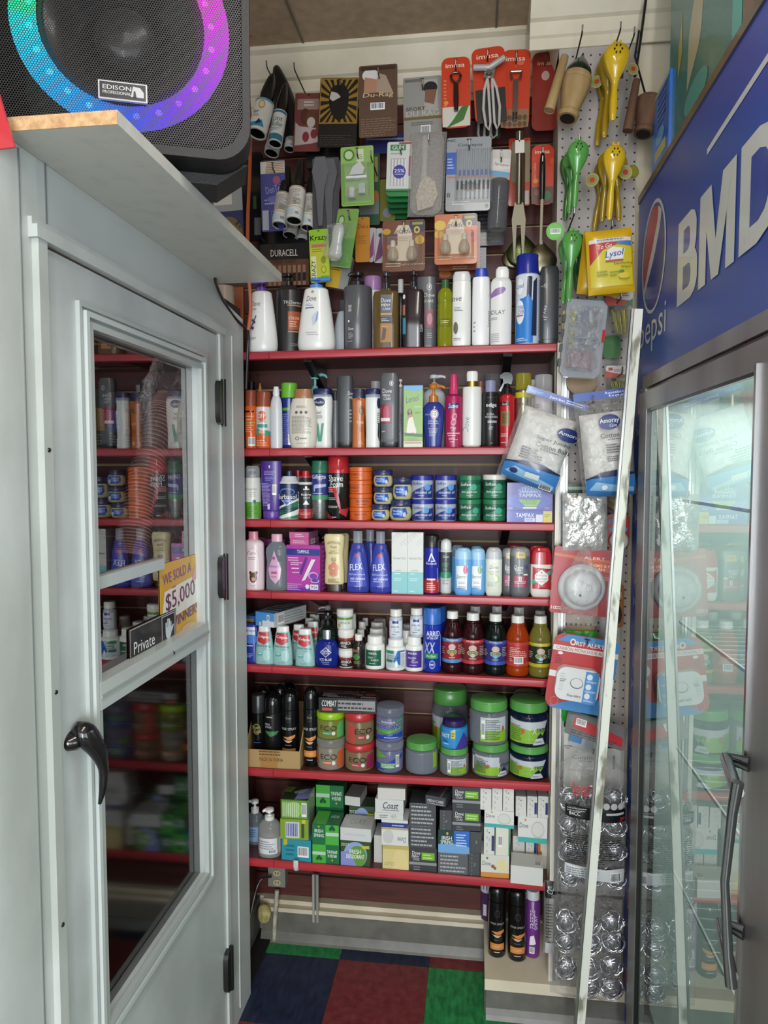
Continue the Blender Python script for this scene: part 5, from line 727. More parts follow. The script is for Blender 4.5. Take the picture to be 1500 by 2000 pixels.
# ================================================================ BOXED GOODS
def boxi(key, name, cat, label, s, x0, x1, yt, dep, col, dec=(), top=(), side=(), topc=None, sidec=None, dy=0, on=None, z=None, rz=0, H=None, group=None, tilt=None, part='carton', yb=None):
    Yf = YF+.010+dy if on is None or dy else ITEMS[on]['Yf']
    a, b = at(x0, 1000, Yf), at(x1, 1000, Yf); W = b.x-a.x; X = (a.x+b.x)/2
    zb = z if z is not None else (ITEMS[on]['top'] if on else shz(s, X))
    h = H or at((x0+x1)/2, yt, Yf).z-zb
    o = thing(name, label, cat, (X, Yf+dep/2, zb+.0003), (tilt[0] if tilt else 0, tilt[1] if tilt else 0, R(rz)), group)
    mb = MB(); x, y = W/2, dep/2; k = M(col)
    v = [(-x, -y, 0), (x, -y, 0), (x, y, 0), (-x, y, 0), (-x, -y, h), (x, -y, h), (x, y, h), (-x, y, h)]
    mb.add(v, [(0, 1, 5, 4), (2, 3, 7, 6), (0, 3, 2, 1)], col); mb.add(v, [(4, 5, 6, 7)], topc or col); mb.add(v, [(1, 2, 6, 5), (3, 0, 4, 7)], sidec or col)
    if dec: decals(mb, Surf(lambda u, w, q: (clampf(u)*x, -y-q, clampf(w, 0)*h)), dec, W, h, curved=False)
    if top: decals(mb, Surf(lambda u, w, q: (clampf(u)*x, -y+clampf(w, 0)*dep, h+q)), top, W, dep, curved=False)
    if side: decals(mb, Surf(lambda u, w, q: (x+q, u*y, w*h)), side, dep, h, curved=False); decals(mb, Surf(lambda u, w, q: (-x-q, -u*y, w*h)), side, dep, h, curved=False)
    mb.build(part, o); ITEMS[key] = dict(top=zb+h+.0005, Yf=Yf, Y=Yf+dep/2, X=X, o=o, W=W, h=h); return o
# shelf 2
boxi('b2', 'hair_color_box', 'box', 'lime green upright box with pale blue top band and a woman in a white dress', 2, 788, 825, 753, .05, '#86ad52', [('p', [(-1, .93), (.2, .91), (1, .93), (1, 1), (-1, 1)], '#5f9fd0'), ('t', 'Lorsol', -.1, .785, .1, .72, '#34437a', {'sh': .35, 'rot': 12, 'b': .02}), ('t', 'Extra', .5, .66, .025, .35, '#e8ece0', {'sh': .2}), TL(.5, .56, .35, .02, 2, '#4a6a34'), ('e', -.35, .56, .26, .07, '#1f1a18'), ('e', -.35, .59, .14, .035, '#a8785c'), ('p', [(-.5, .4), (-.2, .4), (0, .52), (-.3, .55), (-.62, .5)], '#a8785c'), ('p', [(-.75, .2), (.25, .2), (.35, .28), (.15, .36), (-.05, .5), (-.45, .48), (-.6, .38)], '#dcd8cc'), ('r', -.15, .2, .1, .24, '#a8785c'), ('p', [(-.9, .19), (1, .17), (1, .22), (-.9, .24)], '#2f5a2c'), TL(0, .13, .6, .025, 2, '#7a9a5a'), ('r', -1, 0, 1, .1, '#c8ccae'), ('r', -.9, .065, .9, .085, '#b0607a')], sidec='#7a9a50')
# shelf 3
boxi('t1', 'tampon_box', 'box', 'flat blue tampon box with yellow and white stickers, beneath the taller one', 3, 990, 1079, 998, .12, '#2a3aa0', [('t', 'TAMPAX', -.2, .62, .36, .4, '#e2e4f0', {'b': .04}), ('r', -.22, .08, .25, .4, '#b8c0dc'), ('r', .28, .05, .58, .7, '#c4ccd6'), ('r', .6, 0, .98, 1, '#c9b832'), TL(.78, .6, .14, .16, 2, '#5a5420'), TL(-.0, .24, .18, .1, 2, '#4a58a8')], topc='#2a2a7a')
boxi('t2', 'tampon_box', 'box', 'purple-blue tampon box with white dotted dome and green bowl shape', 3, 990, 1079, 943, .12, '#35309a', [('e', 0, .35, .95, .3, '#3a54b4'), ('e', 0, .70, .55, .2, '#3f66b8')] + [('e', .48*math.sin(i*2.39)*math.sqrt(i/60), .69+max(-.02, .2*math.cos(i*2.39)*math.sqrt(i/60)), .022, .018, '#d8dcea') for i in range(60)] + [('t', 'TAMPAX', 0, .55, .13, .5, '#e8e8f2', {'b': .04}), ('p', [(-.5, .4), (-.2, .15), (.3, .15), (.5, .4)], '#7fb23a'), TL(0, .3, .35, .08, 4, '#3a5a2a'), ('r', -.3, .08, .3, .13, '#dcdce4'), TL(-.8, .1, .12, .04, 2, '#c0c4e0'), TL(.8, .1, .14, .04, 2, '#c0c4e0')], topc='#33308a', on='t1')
boxi('t3', 'tampon_box', 'box', 'upright blue box behind the tampon boxes, under the cotton ball bag', 3, 1030, 1057, 918, .05, '#2b3aa0', [('e', .6, .5, .3, .5, '#3f66c0'), ('t', 'X', 0, .9, .04, .12, '#e0e0e0')], dy=.14)
# shelf 4
boxi('f1', 'tampon_box', 'box', 'magenta tampon box with blue band and purple swirls', 4, 561, 628, 1065, .11, '#b03a9c', [('p', [(-1, 0), (1, 0), (1, .42), (.4, .1), (-1, .05)], '#6a2f9c'), ('r', -1, .78, 1, .92, '#2a3288'), ('t', 'TAMPAX', 0, .86, .075, .36, '#eaeaf4', {'b': .04}), TL(-.55, .70, .35, .05, 2, '#ecd0e8'), TL(-.4, .60, .35, .04, 2, '#ecd0e8'), TL(-.38, .5, .32, .03, 1, '#ecd0e8'), TL(-.38, .41, .28, .02, 1, '#ecd0e8'), ('p', [(-.1, .22), (.12, .25), (.75, .7), (.5, .7)], '#e0dce4'), ('p', [(-.25, .38), (-.1, .36), (.3, .74), (.15, .76)], '#5a2f8c'), ('e', .6, .35, .3, .08, '#d8a0d8'), ('e', .62, .34, .24, .06, '#7a3aa0'), ('e', .7, .24, .25, .05, '#d8b0dc'), ('e', .7, .25, .2, .04, '#6a2f9c'), TL(-.5, .1, .45, .08, 4, '#b0a8d8'), ('e', .25, .11, .12, .05, '#dcdce4'), ('r', .42, .05, .9, .16, '#e0dce0'), ('t', '956', .66, .105, .07, .2, '#2a2a3a')], topc='#a8408c', side=[TL(0, .5, .6, .7, 14, '#d080c0')], rz=-5)
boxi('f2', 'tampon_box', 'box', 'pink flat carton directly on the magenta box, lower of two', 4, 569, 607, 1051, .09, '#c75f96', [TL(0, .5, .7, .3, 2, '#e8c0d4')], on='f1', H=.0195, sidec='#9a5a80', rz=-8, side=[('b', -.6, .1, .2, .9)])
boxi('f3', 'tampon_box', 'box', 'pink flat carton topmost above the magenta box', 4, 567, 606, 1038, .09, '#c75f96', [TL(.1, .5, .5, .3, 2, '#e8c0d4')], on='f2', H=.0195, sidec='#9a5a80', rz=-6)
boxi('f4', 'tampon_box', 'box', 'pink and blue carton at the back behind the clear baby oil', 4, 512, 556, 1053, .05, '#9c3a80', [('r', -1, .6, 1, .85, '#24306a'), TL(0, .3, .6, .2, 5, '#c890c0')], dy=.15)
se = [('r', -1, 0, 1, .36, '#6fb4b8'), ('t', "Summer's Eve", 0, .585, .04, .8, '#6a6f66'), TL(0, .385, .5, .015, 1, '#9a9a94'), TL(-.3, .33, .4, .012, 1, '#d8ecec'), TL(-.2, .24, .5, .03, 2, '#c0e0e0'), TL(-.4, .05, .3, .012, 1, '#d8ecec')]
for k in range(2): boxi(f'f{5+k}', 'wash_carton', 'box', f'white and teal upright carton, the {["left", "right"][k]} one of two side by side', 4, (765, 796)[k], (795.6, 827)[k], 1040, .06, '#c9c9c2', se+[('e', -1+2*(i*.618 % 1)*.98, .99-.2*((i*.37) % 1)**1.6, .03, .005, '#8f9490') for i in range(50)], group='white and teal cartons', topc='#bcbcb6')
# shelf 5: antacid carton lying on the toothpaste
tz = ITEMS['r3']['top']
boxi('c1', 'antacid_carton', 'box', 'long blue and white carton lying on top of two aqua toothpaste bottles', 5, 511, 556, 1198, .17, '#4f8fd0', [('r', -.28, 0, 1, .42, '#cfd2d6'), ('r', .22, .42, .5, .85, '#dde0e4'), ('t', '8', .36, .63, .3, .1, '#333333', {'b': .05}), ('r', -.6, .05, -.4, .3, '#cfd2d6')], top=[('r', -1, .15, 1, 1, '#2a3f5c'), TL(0, .6, .8, .5, 6, '#a8b8c8')], sidec='#b9babb', side=[('b', -.8, .15, -.4, .85), TL(.2, .5, .6, .6, 6, '#8a8a8c')], z=tz, rz=-22, dy=-.002)
boxi('c2', 'antacid_carton', 'box', 'blue and tan carton lying behind and left of the long blue carton', 5, 484, 514, 1205, .14, '#3a6aa8', [('r', -1, 0, .5, .5, '#b0904a')], z=tz, dy=.06, rz=-18, H=.02)
# shelf 6: cardboard tray and roach bait
o = thing('cardboard_tray', 'open cardboard box reading made in china holding black hairspray cans', 'box', (0, 0, 0)); p = MB()
a, b = at(487, 1463, YF+.014), at(577, 1490, YF+.014); zb = shz(6, a.x); hz_ = a.z-zb; cm = '#a98a5c:p'; y0_, y1_ = a.y, a.y+.235
zb += .0005; xa_, xb_ = a.x-.012, b.x+.014
p.box(((xa_+xb_)/2, (y0_+y1_)/2, zb+.0015), (xb_-xa_, y1_-y0_, .003), cm)
p.box(((xa_+xb_)/2, y0_, zb+hz_/2), (xb_-xa_, .003, hz_), cm); decals(p, Surf(lambda u, v, q: ((xa_+xb_)/2+u*(xb_-xa_)/2, y0_-.0015-q, zb+v*hz_)), [('r', -.45, .02, .2, 1, '#a37a44'), ('t', 'MADE IN CHINA', -.05, .48, .2, .44, '#3a2c1c', {'b': .02}), TL(-.05, .84, .45, .16, 2, '#5a452c')], xb_-xa_, hz_, curved=False)
for xx in (xa_, xb_): p.prism([(y0_, zb), (y1_, zb), (y1_, zb+.14), (y0_+.08, zb+.14), (y0_, zb+hz_)], xx-.0015, xx+.0015, cm, 'x')
p.box(((xa_+xb_)/2, y1_, zb+.07), (xb_-xa_, .003, .14), cm); p.build('carton', o)
zt_ = max(ITEMS['e2']['top'], ITEMS['e4']['top'])
boxi('cb', 'roach_bait_box', 'box', 'flat black roach bait box lying across the lime and red lidded jars', 6, 620, 734, 1364, .075, '#1b1718', [('t', 'COMBAT', -.63, .6, .42, .26, '#e0dcdc', {'b': .06, 'sh': .2}), ('r', -.88, .1, -.52, .3, '#b05048'), ('r', -.33, .15, .96, .85, '#8f8c8e'), TL(.3, .5, .62, .6, 4, '#2a2628')], top=[('t', 'COMBAT', -.2, .84, .24, .8, '#6f6c70', {'b': .06, 'sh': .2}), ('t', 'ROACH KILLING BAIT', -.3, .6, .13, .62, '#b8807a', {'b': .03}), ('e', .75, .5, .2, .16, '#8c2a28'), ('p', [(.1, .45), (.5, .42), (.5, .5)], '#c0a83a'), TL(-.6, .35, .3, .2, 3, '#a8a4a6'), ('r', .45, .05, .98, .25, '#7c797c'), TL(-.2, .12, .5, .08, 1, '#8a868a')], z=zt_, dy=.012, rz=1)
# shelf 7: soap boxes
irs = lambda fl: [('r', -1, 0, 1, 1, '#1c6a3c'), ('r', (-1 if fl else 0), 0, (0 if fl else 1), 1, '#4aa63e'), ('r', (-1 if fl else .02), .45, (-.02 if fl else 1), .62, '#b4c8b8'), ('t', 'IRISH', (.48 if fl else -.5), (.42 if fl else .68), .17, .32, '#dfe8e0', {'b': .05, 'rot': 180 if fl else 0}), ('t', 'SPRING', (.48 if fl else -.5), (.64 if fl else .45), .17, .38, '#dfe8e0', {'b': .05, 'rot': 180 if fl else 0})] + [('e', (-.5 if fl else .5)+.12*a, (.25 if fl else .8)+.09*b, .11, .09, '#14532c') for a, b in ((1, 0), (-1, 0), (0, 1.1))] + [('e', (.48 if fl else -.5), (.2 if fl else .9), .06, .05, '#c8a040')]
frd = [('r', -1, 0, 1, 1, '#2f4a2c'), ('e', 0, .45, .8, .52, '#8f9cc8'), ('e', .15, .4, .6, .42, '#5f8f3a'), ('p', [(-1, 0), (.1, 0), (-.4, .6), (-1, .55)], '#8088c0'), ('t', 'FRESH', .0, .58, .17, .38, '#eef0ea', {'b': .06}), ('t', 'DEODORANT', .0, .38, .17, .62, '#eef0ea', {'b': .06}), ('r', .45, .72, .95, .84, '#b8b83a'), ('t', 'ZEST', -.7, .85, .1, .3, '#d0d8c8')]
B = lambda key, lab_, x0, x1, yt, dep, col, dec=(), **k: boxi(key, 'soap_box', 'box', lab_, 7, x0, x1, yt, dep, col, dec, **k)
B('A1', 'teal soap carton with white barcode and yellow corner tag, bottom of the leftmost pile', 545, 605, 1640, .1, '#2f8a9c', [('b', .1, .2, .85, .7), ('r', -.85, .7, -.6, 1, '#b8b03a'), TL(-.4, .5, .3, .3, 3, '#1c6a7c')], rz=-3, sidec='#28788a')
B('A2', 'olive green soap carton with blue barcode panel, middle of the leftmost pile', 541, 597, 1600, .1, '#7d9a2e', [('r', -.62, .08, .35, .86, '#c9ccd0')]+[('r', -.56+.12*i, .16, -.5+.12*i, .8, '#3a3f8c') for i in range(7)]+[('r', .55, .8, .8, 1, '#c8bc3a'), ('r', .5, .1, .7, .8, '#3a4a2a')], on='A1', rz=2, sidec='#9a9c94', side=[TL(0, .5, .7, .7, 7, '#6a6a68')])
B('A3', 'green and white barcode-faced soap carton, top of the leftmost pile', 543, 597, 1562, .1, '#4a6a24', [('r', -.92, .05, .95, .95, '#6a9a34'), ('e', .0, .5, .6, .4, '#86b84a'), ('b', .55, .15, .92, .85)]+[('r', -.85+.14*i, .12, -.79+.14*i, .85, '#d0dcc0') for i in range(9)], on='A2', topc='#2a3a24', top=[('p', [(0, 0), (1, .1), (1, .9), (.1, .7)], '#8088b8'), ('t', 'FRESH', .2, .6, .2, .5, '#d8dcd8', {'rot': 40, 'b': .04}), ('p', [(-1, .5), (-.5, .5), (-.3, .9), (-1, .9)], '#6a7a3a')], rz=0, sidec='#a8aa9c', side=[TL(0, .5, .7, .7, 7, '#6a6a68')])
B('B1', 'green clover soap carton turned upside down, bottom front of the green pile', 606, 660, 1650, .09, '#1c6a3c', irs(1))
B('B2', 'green clover soap carton the right way up, second in the front of the green pile', 606, 659, 1611, .09, '#1c6a3c', irs(0), on='B1', topc='#1a6438', top=[('r', -1, 0, 0, 1, '#4a9a3c'), ('t', 'IRISH', .5, .6, .2, .3, '#c8dccc', {'rot': 180})], sidec='#7a8078')
B('B3', 'dark green clover carton in the back row of the green pile, below the topmost', 614, 669, 1577, .07, '#145430', [('r', -.9, .0, -.6, .2, '#c8dccc')], z=shz(7, -.5), dy=.10)
B('B4', 'green clover soap carton upside down, topmost of the green pile', 614, 669, 1534, .07, '#1c6a3c', irs(1), on='B3', topc='#1a5a34')
B('C1', 'soap carton with green and lavender burst, front bottom beside the green pile', 663, 722, 1643, .08, '#2f4a2c', frd, sidec='#54564c')
B('C2', 'plain white embossed soap carton on top of the green and lavender one', 663, 725, 1618, .085, '#c9cac8', [TL(0, .5, .7, .1, 1, '#b8b9b8')], on='C1', topc='#c4c4c2', top=[('t', 'OLAY', 0, .5, .4, .5, '#9a9a98')], rz=-2)
B('C3', 'green and lavender soap carton standing in the back row, upper part visible', 680, 731, 1575, .07, '#2f4a2c', frd, z=shz(7, -.42), dy=.10)
B('C4', 'small white soap carton on the back row beside the topmost green carton', 674, 705, 1557, .09, '#cfcfca', [], topc='#8f8a84', on='C3', rz=-6, H=.03)
B('D0', 'slim white soap carton end tucked in the dark gap', 730, 746, 1632, .08, '#c0c0bc', dy=.03)
B('D1', 'cream yellow soap carton with large pale circle', 747, 800, 1652, .08, '#cfbf84', [('e', .35, .2, .6, .7, '#d9c58c'), ('r', -1, .85, 1, 1, '#b8a860'), ('t', 'OLAY', -.5, .22, .16, .4, '#a8955a', {'rot': 180})], topc='#c4b67c')
B('D2', 'white soap carton with upside-down lettering above the cream one', 745, 799, 1618, .08, '#d2d2ce', [('t', 'Dove', .5, .35, .3, .3, '#4a5572', {'rot': 180, 'sh': .1}), ('e', -.5, .5, .4, .4, '#c0c0be'), ('r', -1, .92, 1, 1, '#b8a060')], on='D1')
B('D3', 'white soap carton with navy stripe in the white pile', 745, 798, 1602, .08, '#d2d2ce', [('r', -1, .05, 1, .65, '#2a3580'), TL(.3, .35, .5, .2, 1, '#b0b8dc')], on='D2')
B('D4', 'white soap carton with small round seal, in the middle of the white pile', 730, 787, 1588, .08, '#cacbc8', [('e', .35, .5, .18, .3, '#8a8a88'), ('e', .35, .5, .15, .26, '#cacbc8'), ('t', '57', .35, .5, .25, .12, '#5a5a58'), TL(-.35, .5, .3, .3, 2, '#7a7a78')], on='D3', rz=3)
B('D5', 'white soap carton with dark blue coast script', 733, 790, 1562, .08, '#cacbc8', [('t', 'Coast', .1, .55, .5, .55, '#1c2444', {'sh': .3, 'b': .05}), ('r', -.45, .18, .7, .22, '#4a4a50')], on='D4', rz=-2)
B('D6', 'plain white soap carton, topmost of the white pile', 737, 792, 1540, .08, '#c9c5c0', on='D5', topc='#b0aaa4', rz=1)
mdv = [('t', 'Dove', -.5, .78, .16, .3, '#e0e0e0', {'sh': .1}), ('t', 'MEN+', -.55, .63, .11, .26, '#e0e0e0', {'b': .04}), ('t', 'CARE', -.5, .51, .1, .24, '#c8c8c8'), ('r', -.1, .5, .85, .82, '#6fae2c'), TL(.4, .66, .38, .12, 2, '#c8e0a0'), ('r', -1, .28, 1, .4, '#8a8c8e'), TL(-.45, .14, .25, .1, 2, '#8a8c8e')]
prt = [TL(0, .5, .85, .8, 9, '#a8a8ac')]
B('E1', 'charcoal soap carton with lime green panel, bottom of its pile', 801, 856, 1657, .09, '#38393d', mdv)
B('E2', 'charcoal soap carton with printed ingredients, second from bottom', 801, 854, 1614, .09, '#45474b', prt, on='E1')
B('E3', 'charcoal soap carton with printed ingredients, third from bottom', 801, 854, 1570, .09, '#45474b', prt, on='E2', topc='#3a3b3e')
B('E5', 'charcoal soap carton lying askew and jutting out on top of the charcoal pile', 838, 880, 1562, .075, '#47494d', [('t', 'MEN+CARE', 0, .45, .3, .8, '#d8d8d8', {'b': .03}), TL(0, .15, .8, .1, 1, '#b0b0b0')], z=ITEMS['E3']['top']+.0, dy=-.008, rz=-14, H=.028, topc='#3c3d41', top=[('r', .0, .4, .3, .9, '#8a2a2a'), ('r', .4, 0, .6, 1, '#6a6c70')])
B('F1', 'grey soap carton with small printed text at the bottom of the second charcoal pile', 859, 919, 1667, .09, '#5a5c60', prt)
B('F2', 'soap carton with green and bright blue halves and a wave', 859, 922, 1623, .09, '#173a34', [('r', 0, .0, 1, 1, '#2f66c0'), ('p', [(-1, 0), (1, 0), (1, .3), (.2, .45), (-.3, .3), (-1, .4)], '#6f9fd0'), ('t', 'IRISH', -.45, .66, .17, .32, '#e6ece8', {'b': .06}), ('t', 'SPRING', -.45, .48, .17, .4, '#e6ece8', {'b': .06}), ('e', -.42, .86, .07, .07, '#c8a040'), TL(.5, .6, .35, .3, 5, '#c8d8f0')], on='F1', topc='#3a3a30')
B('F3', 'narrow charcoal soap carton standing on end above the green and blue one', 862, 886, 1583, .09, '#45474b', [('t', 'MEN+CARE', .1, .45, .12, .12, '#b8b8b8', {'rot': 90}), TL(-.3, .5, .1, .7, 8, '#7a7c80')], on='F2')
B('F4', 'charcoal soap carton with lime green panel, right of the narrow standing one', 887, 944, 1581, .09, '#38393d', mdv, z=ITEMS['F2']['top'], topc='#4a4b4e')
B('F7', 'narrow charcoal soap carton standing on the shelf right of the grey printed one', 920, 943, 1667, .09, '#45474b', [('t', 'MEN+CARE', .1, .5, .14, .14, '#a8a8a8', {'rot': 90}), TL(-.4, .5, .1, .7, 8, '#7a7c80')])
B('F8', 'narrow charcoal soap carton standing on end between the blue-green and white cartons', 923, 946, 1624, .09, '#45474b', [('t', 'MEN+CARE', .1, .5, .14, .14, '#b0b0b0', {'rot': 90})], on='F7')
B('F5', 'charcoal soap carton with lime panel, topmost and touching the shelf above', 887, 943, 1538, .09, '#38393d', mdv, on='F4')
dv = lambda c: [('t', 'Dove', -.6, .66, .2, .3, '#4a5572', {'sh': .1}), ('e', -.5, .88, .08, .05, '#b9a050'), ('e', .35, .52, .45, .33, '#bdbeba'), ('e', .35, .54, .38, .26, '#d0d0cc'), ('r', -1, 0, 1, .2, c)]
vr = lambda nav: [('t', 'Dove', .0, .55, .12, .1, '#4a5572', {'rot': 90, 'sh': .1}), TL(-.4, .5, .1, .5, 4, '#a8a8a8'), ('e', 0, .8, .12, .03, '#6a5a34')] + ([('r', .45, .15, .95, .7, '#28306a')] if nav else [])
B('G1', 'white and orange almond soap carton, front bottom of the white group', 945, 1002, 1671, .08, '#d0cec6', [('t', 'Dove', -.6, .62, .2, .3, '#4a5572', {'sh': .1}), ('e', .5, .55, .4, .3, '#d9cda0'), ('r', -1, 0, 1, .22, '#c88a3c'), ('e', -.15, .5, .12, .08, '#8a5a34'), ('e', .0, .42, .1, .07, '#8a5a34'), ('e', -.55, .86, .08, .05, '#5a7a44')], topc='#c4c2ba')
B('G2', 'narrow white soap carton with navy strip on the almond one', 951, 972, 1616, .08, '#d2d1cc', vr(1), on='G1')
B('G2b', 'narrow white soap carton with mint edges on the almond one', 974, 1002, 1616, .08, '#d6d4c6', [('r', .85, 0, 1, 1, '#5aa88c'), ('r', -1, 0, -.92, 1, '#8ac0a8'), ('b', -.6, .3, .0, .7)], z=ITEMS['G1']['top'])
B('G3', 'white soap carton with teal base band, left one of the two', 953, 1012, 1584, .08, '#d6d6d2', dv('#3fa8a4'), z=ITEMS['G2']['top'], rz=-3)
for k, (x0, x1, nv) in enumerate([(943, 965, 0), (966.5, 987, 0), (988.5, 1010, 0)]):
    B(f'G4{k}', f'narrow white soap carton standing on end, {["first", "second", "third"][k]} from the left in the top row', x0, x1, 1541, .08, '#d2d1cc', vr(nv), z=ITEMS['G3']['top'])
B('H1', 'plain white soap carton tipped forward over the shelf edge at the right end', 1007, 1072, 1694, .075, '#cfcfca', [], topc='#c6c6c0', top=[('b', .5, .1, .9, .5)], dy=-.024, rz=-4)
zH = shz(7, .16)
B('H0', 'white soap carton beneath the right-end standing cartons', 1006, 1078, 1672, .1, '#bdbbb4', z=zH, dy=.07)
B('H2a', 'narrow plain white soap carton standing third from the right end, middle row', 1009, 1033, 1634, .07, '#cdccc6', vr(0), on='H0')
B('H2b', 'narrow white soap carton with navy strip, middle row at the right end', 1035, 1058, 1636, .07, '#d2d1cc', vr(1), z=ITEMS['H0']['top'], dy=.07)
B('H2c', 'narrow white soap carton with orange patch at the very right end', 1060, 1079, 1640, .07, '#d2cdc0', [('r', -1, .15, -.2, .95, '#b8702c'), ('r', -.5, .3, -.2, .8, '#d2cdc0')], z=ITEMS['H0']['top'], dy=.07)
B('H3', 'white soap carton with teal base band, right one of the two', 1020, 1079, 1597, .08, '#d6d6d2', dv('#3fa8a4'), z=ITEMS['H2b']['top']+.003, dy=.03, rz=-2)
for k, (x0, x1, nv) in enumerate([(1014, 1035, 0), (1037, 1057, 1), (1059, 1079, 1)]):
    B(f'H4{k}', f'narrow white soap carton standing on end, {["fourth", "fifth", "last"][k]} from the left in the top row', x0, x1, 1556, .07, '#d2d1cc', vr(nv), z=ITEMS['H3']['top'], dy=.03)
B('H5', 'white soap carton lying against the back wall behind the white pile', 945, 1005, 1610, .05, '#b8b4aa', z=shz(7, 0), dy=.13)
# ---- cans on the ledge at the foot of the column
def ledge(key, label, x0, x1, yb, yt, parts, dec, **k):
    Y = atz((x0+x1)/2, yb, LZ).y+.028; item(key, 'hairspray_can', 'can', label, 7, x0, x1, yt, parts, dec, z=LZ, front=None, dy=Y-YF-.012-.03, **k)
hd = [('e', 0, .62, .3, .05, '#4a4a4a'), ('e', 0, .62, .27, .045, '#0d0d0e'), ('t', 'HAIR SPRAY', 0, .48, .03, .8, '#a8a8a8'), ('p', [(-.8, .37), (-.3, .35), (.1, .38), (.8, .40), (.75, .365), (.3, .33), (-.1, .33), (-.5, .36)], '#c9803c'), ('p', [(-.7, .34), (-.2, .31), (.2, .32), (.5, .32), (.1, .29), (-.2, .295)], '#c9a890'), TL(0, .26, .35, .012, 1, '#6a6a6a'), ('r', -.8, .12, .8, .21, '#c9803c'), TL(0, .165, .5, .02, 2, '#e0b080'), TL(0, .09, .35, .01, 1, '#d8d8d8')]
ledge('l1', 'black hairspray can with orange wave, left one on the ledge below the shelves', 961, 997, 1872, 1728, C('#0d0d0e:g', '#101011:g', .22, .015, .97, 1), hd, H=.235)
ledge('l2', 'black hairspray can with orange wave, right one on the ledge below the shelves', 1001, 1039, 1880, 1730, C('#0d0d0e:g', '#101011:g', .22, .015, .97, 1), hd, H=.235)
ledge('l3', 'purple and white aerosol can mostly hidden left of the black cans on the ledge', 945, 972, 1800, 1725, C('#4a2a5c', '#2a1c34', .2, .02, .95), [('r', -1.4, .5, 1.4, .8, '#cfc8d8'), ('t', 'UP', -.2, .72, .08, .5, '#2a1c34', {'b': .06}), ('t', 'IT', -.2, .6, .08, .4, '#2a1c34', {'b': .06}), ('r', -.6, .1, -.1, .3, '#d8d0dc')], H=.2)
ledge('l4', 'purple aerosol can with white lettering and cap, rightmost on the ledge', 1036, 1066, 1873, 1734, C('#6a2f80', '#d8d4dc', .12, .02, .9), [('t', 'FREEZE', -.1, .6, .28, .3, '#e0d4e8', {'rot': 90, 'b': .05}), ('t', 'SPRAY', .4, .55, .22, .2, '#e0d4e8', {'rot': 90}), ('p', [(-.5, .2), (.4, .22), (.1, .36), (-.4, .34)], '#e8e0ec'), ('b', -.5, .08, .2, .18)], H=.215)
# ================================================================ HANGING GOODS
def hook(px, py, Yt, what, Yb=None, r=.0022, short=False):
    """display hook from the wall to its turned-up tip, tip seen at (px, py)"""
    Yb = Yb or (YP-.002 if px > 1085 else YW-.002)
    t = at(px, py, Yt); o = thing('display_hook', 'thin metal display hook holding ' + what, 'hook', (t.x, Yb, t.z-.018), group='display hooks'); L_ = Yb-Yt
    mb = MB(); mb.tube([(0, 0, 0), (0, -L_+.012, 0), (0, -L_+.003, .004), (0, -L_, .018)], r, '#6d6a66:m', 6); mb.box((0, -.002, -.004), (.012, .004, .03), '#6d6a66:m'); mb.build('wire', o); return o
def rrect(W, H, r, z0, n=4):
    P = []
    for cx_, cz_, a0 in ((W/2-r, z0+H-r, 0), (-W/2+r, z0+H-r, 90), (-W/2+r, z0+r, 180), (W/2-r, z0+r, 270)):
        for k in range(n+1): a = R(a0+90*k/n); P.append((cx_+r*math.cos(a), cz_+r*math.sin(a)))
    return P
def frustum(mb, cx_, cz_, w, h, y, d, mat, s=.85):
    x, z = w/2, h/2; v = [(cx_+a*x, y, cz_+b*z) for a, b in ((-1, -1), (1, -1), (1, 1), (-1, 1))]+[(cx_+a*x*s, y-d, cz_+b*z*s) for a, b in ((-1, -1), (1, -1), (1, 1), (-1, 1))]
    mb.add(v, [(4, 5, 6, 7), (0, 1, 5, 4), (1, 2, 6, 5), (2, 3, 7, 6), (3, 0, 4, 7)], mat)
def card(name, cat, label, x0, x1, y0, y1, Y, col, dec=(), roll=0, yaw=0, pitch=0, th=.0015, rad=.006, hk=None, hole=True, part='backing_card', group=None):
    a, b, c, d = at(x0, y0, Y), at(x1, y0, Y), at(x0, y1, Y), at(x1, y1, Y); W = (b.x-a.x+d.x-c.x)/2; H = (a.z+b.z-c.z-d.z)/2
    top = at((x0+x1)/2, y0, Y)
    o = thing(name, label, cat, tuple(top), (R(pitch), R(-roll), R(yaw)), group)
    mb = MB(); mb.prism(rrect(W, H, min(rad, W*.3), -H), -th/2, th/2, col)
    ds = list(dec)
    if hole: ds.append(('e', 0, .968, .11, .010, '#141212'))
    decals(mb, flat(W, H, -th/2, -H), ds, W, H, curved=False); mb.build(part, o)
    if hk: hook((x0+x1)/2, y0+4, Y-.03, hk)
    o['_w'] = W; o['_h'] = H; del o['_w'], o['_h']
    return o, W, H
def pillow_pts(W, H, D, nx=12, nz=16, seed=1, nz_=.1, edge=.35):
    r = random.Random(seed); v = []; N = {}
    for s in (1, -1):
        for j in range(nz+1):
            for i in range(nx+1):
                u, w_ = -1+2*i/nx, -1+2*j/nz; b = (max(0, 1-u**4)**.6)*(max(0, 1-w_**6)**.6)
                if (i, j) not in N: N[(i, j)] = r.uniform(-1, 1)
                v.append((u*W/2, -s*D/2*b*(1+nz_*N[(i, j)])-s*.0004, (w_-1)*H/2+ (0)))
    fs = []; st = nx+1; off = (nx+1)*(nz+1)
    for s in (0, 1):
        for j in range(nz):
            for i in range(nx):
                a = s*off+j*st+i; fs.append((a, a+1, a+st+1, a+st))
    return v, fs
def pillow(mb, W, H, D, mat, c=(0, 0, 0), **k):
    v, fs = pillow_pts(W, H, D, **k); mb.add([(x+c[0], y+c[1], z+c[2]) for x, y, z in v], fs, mat, True)
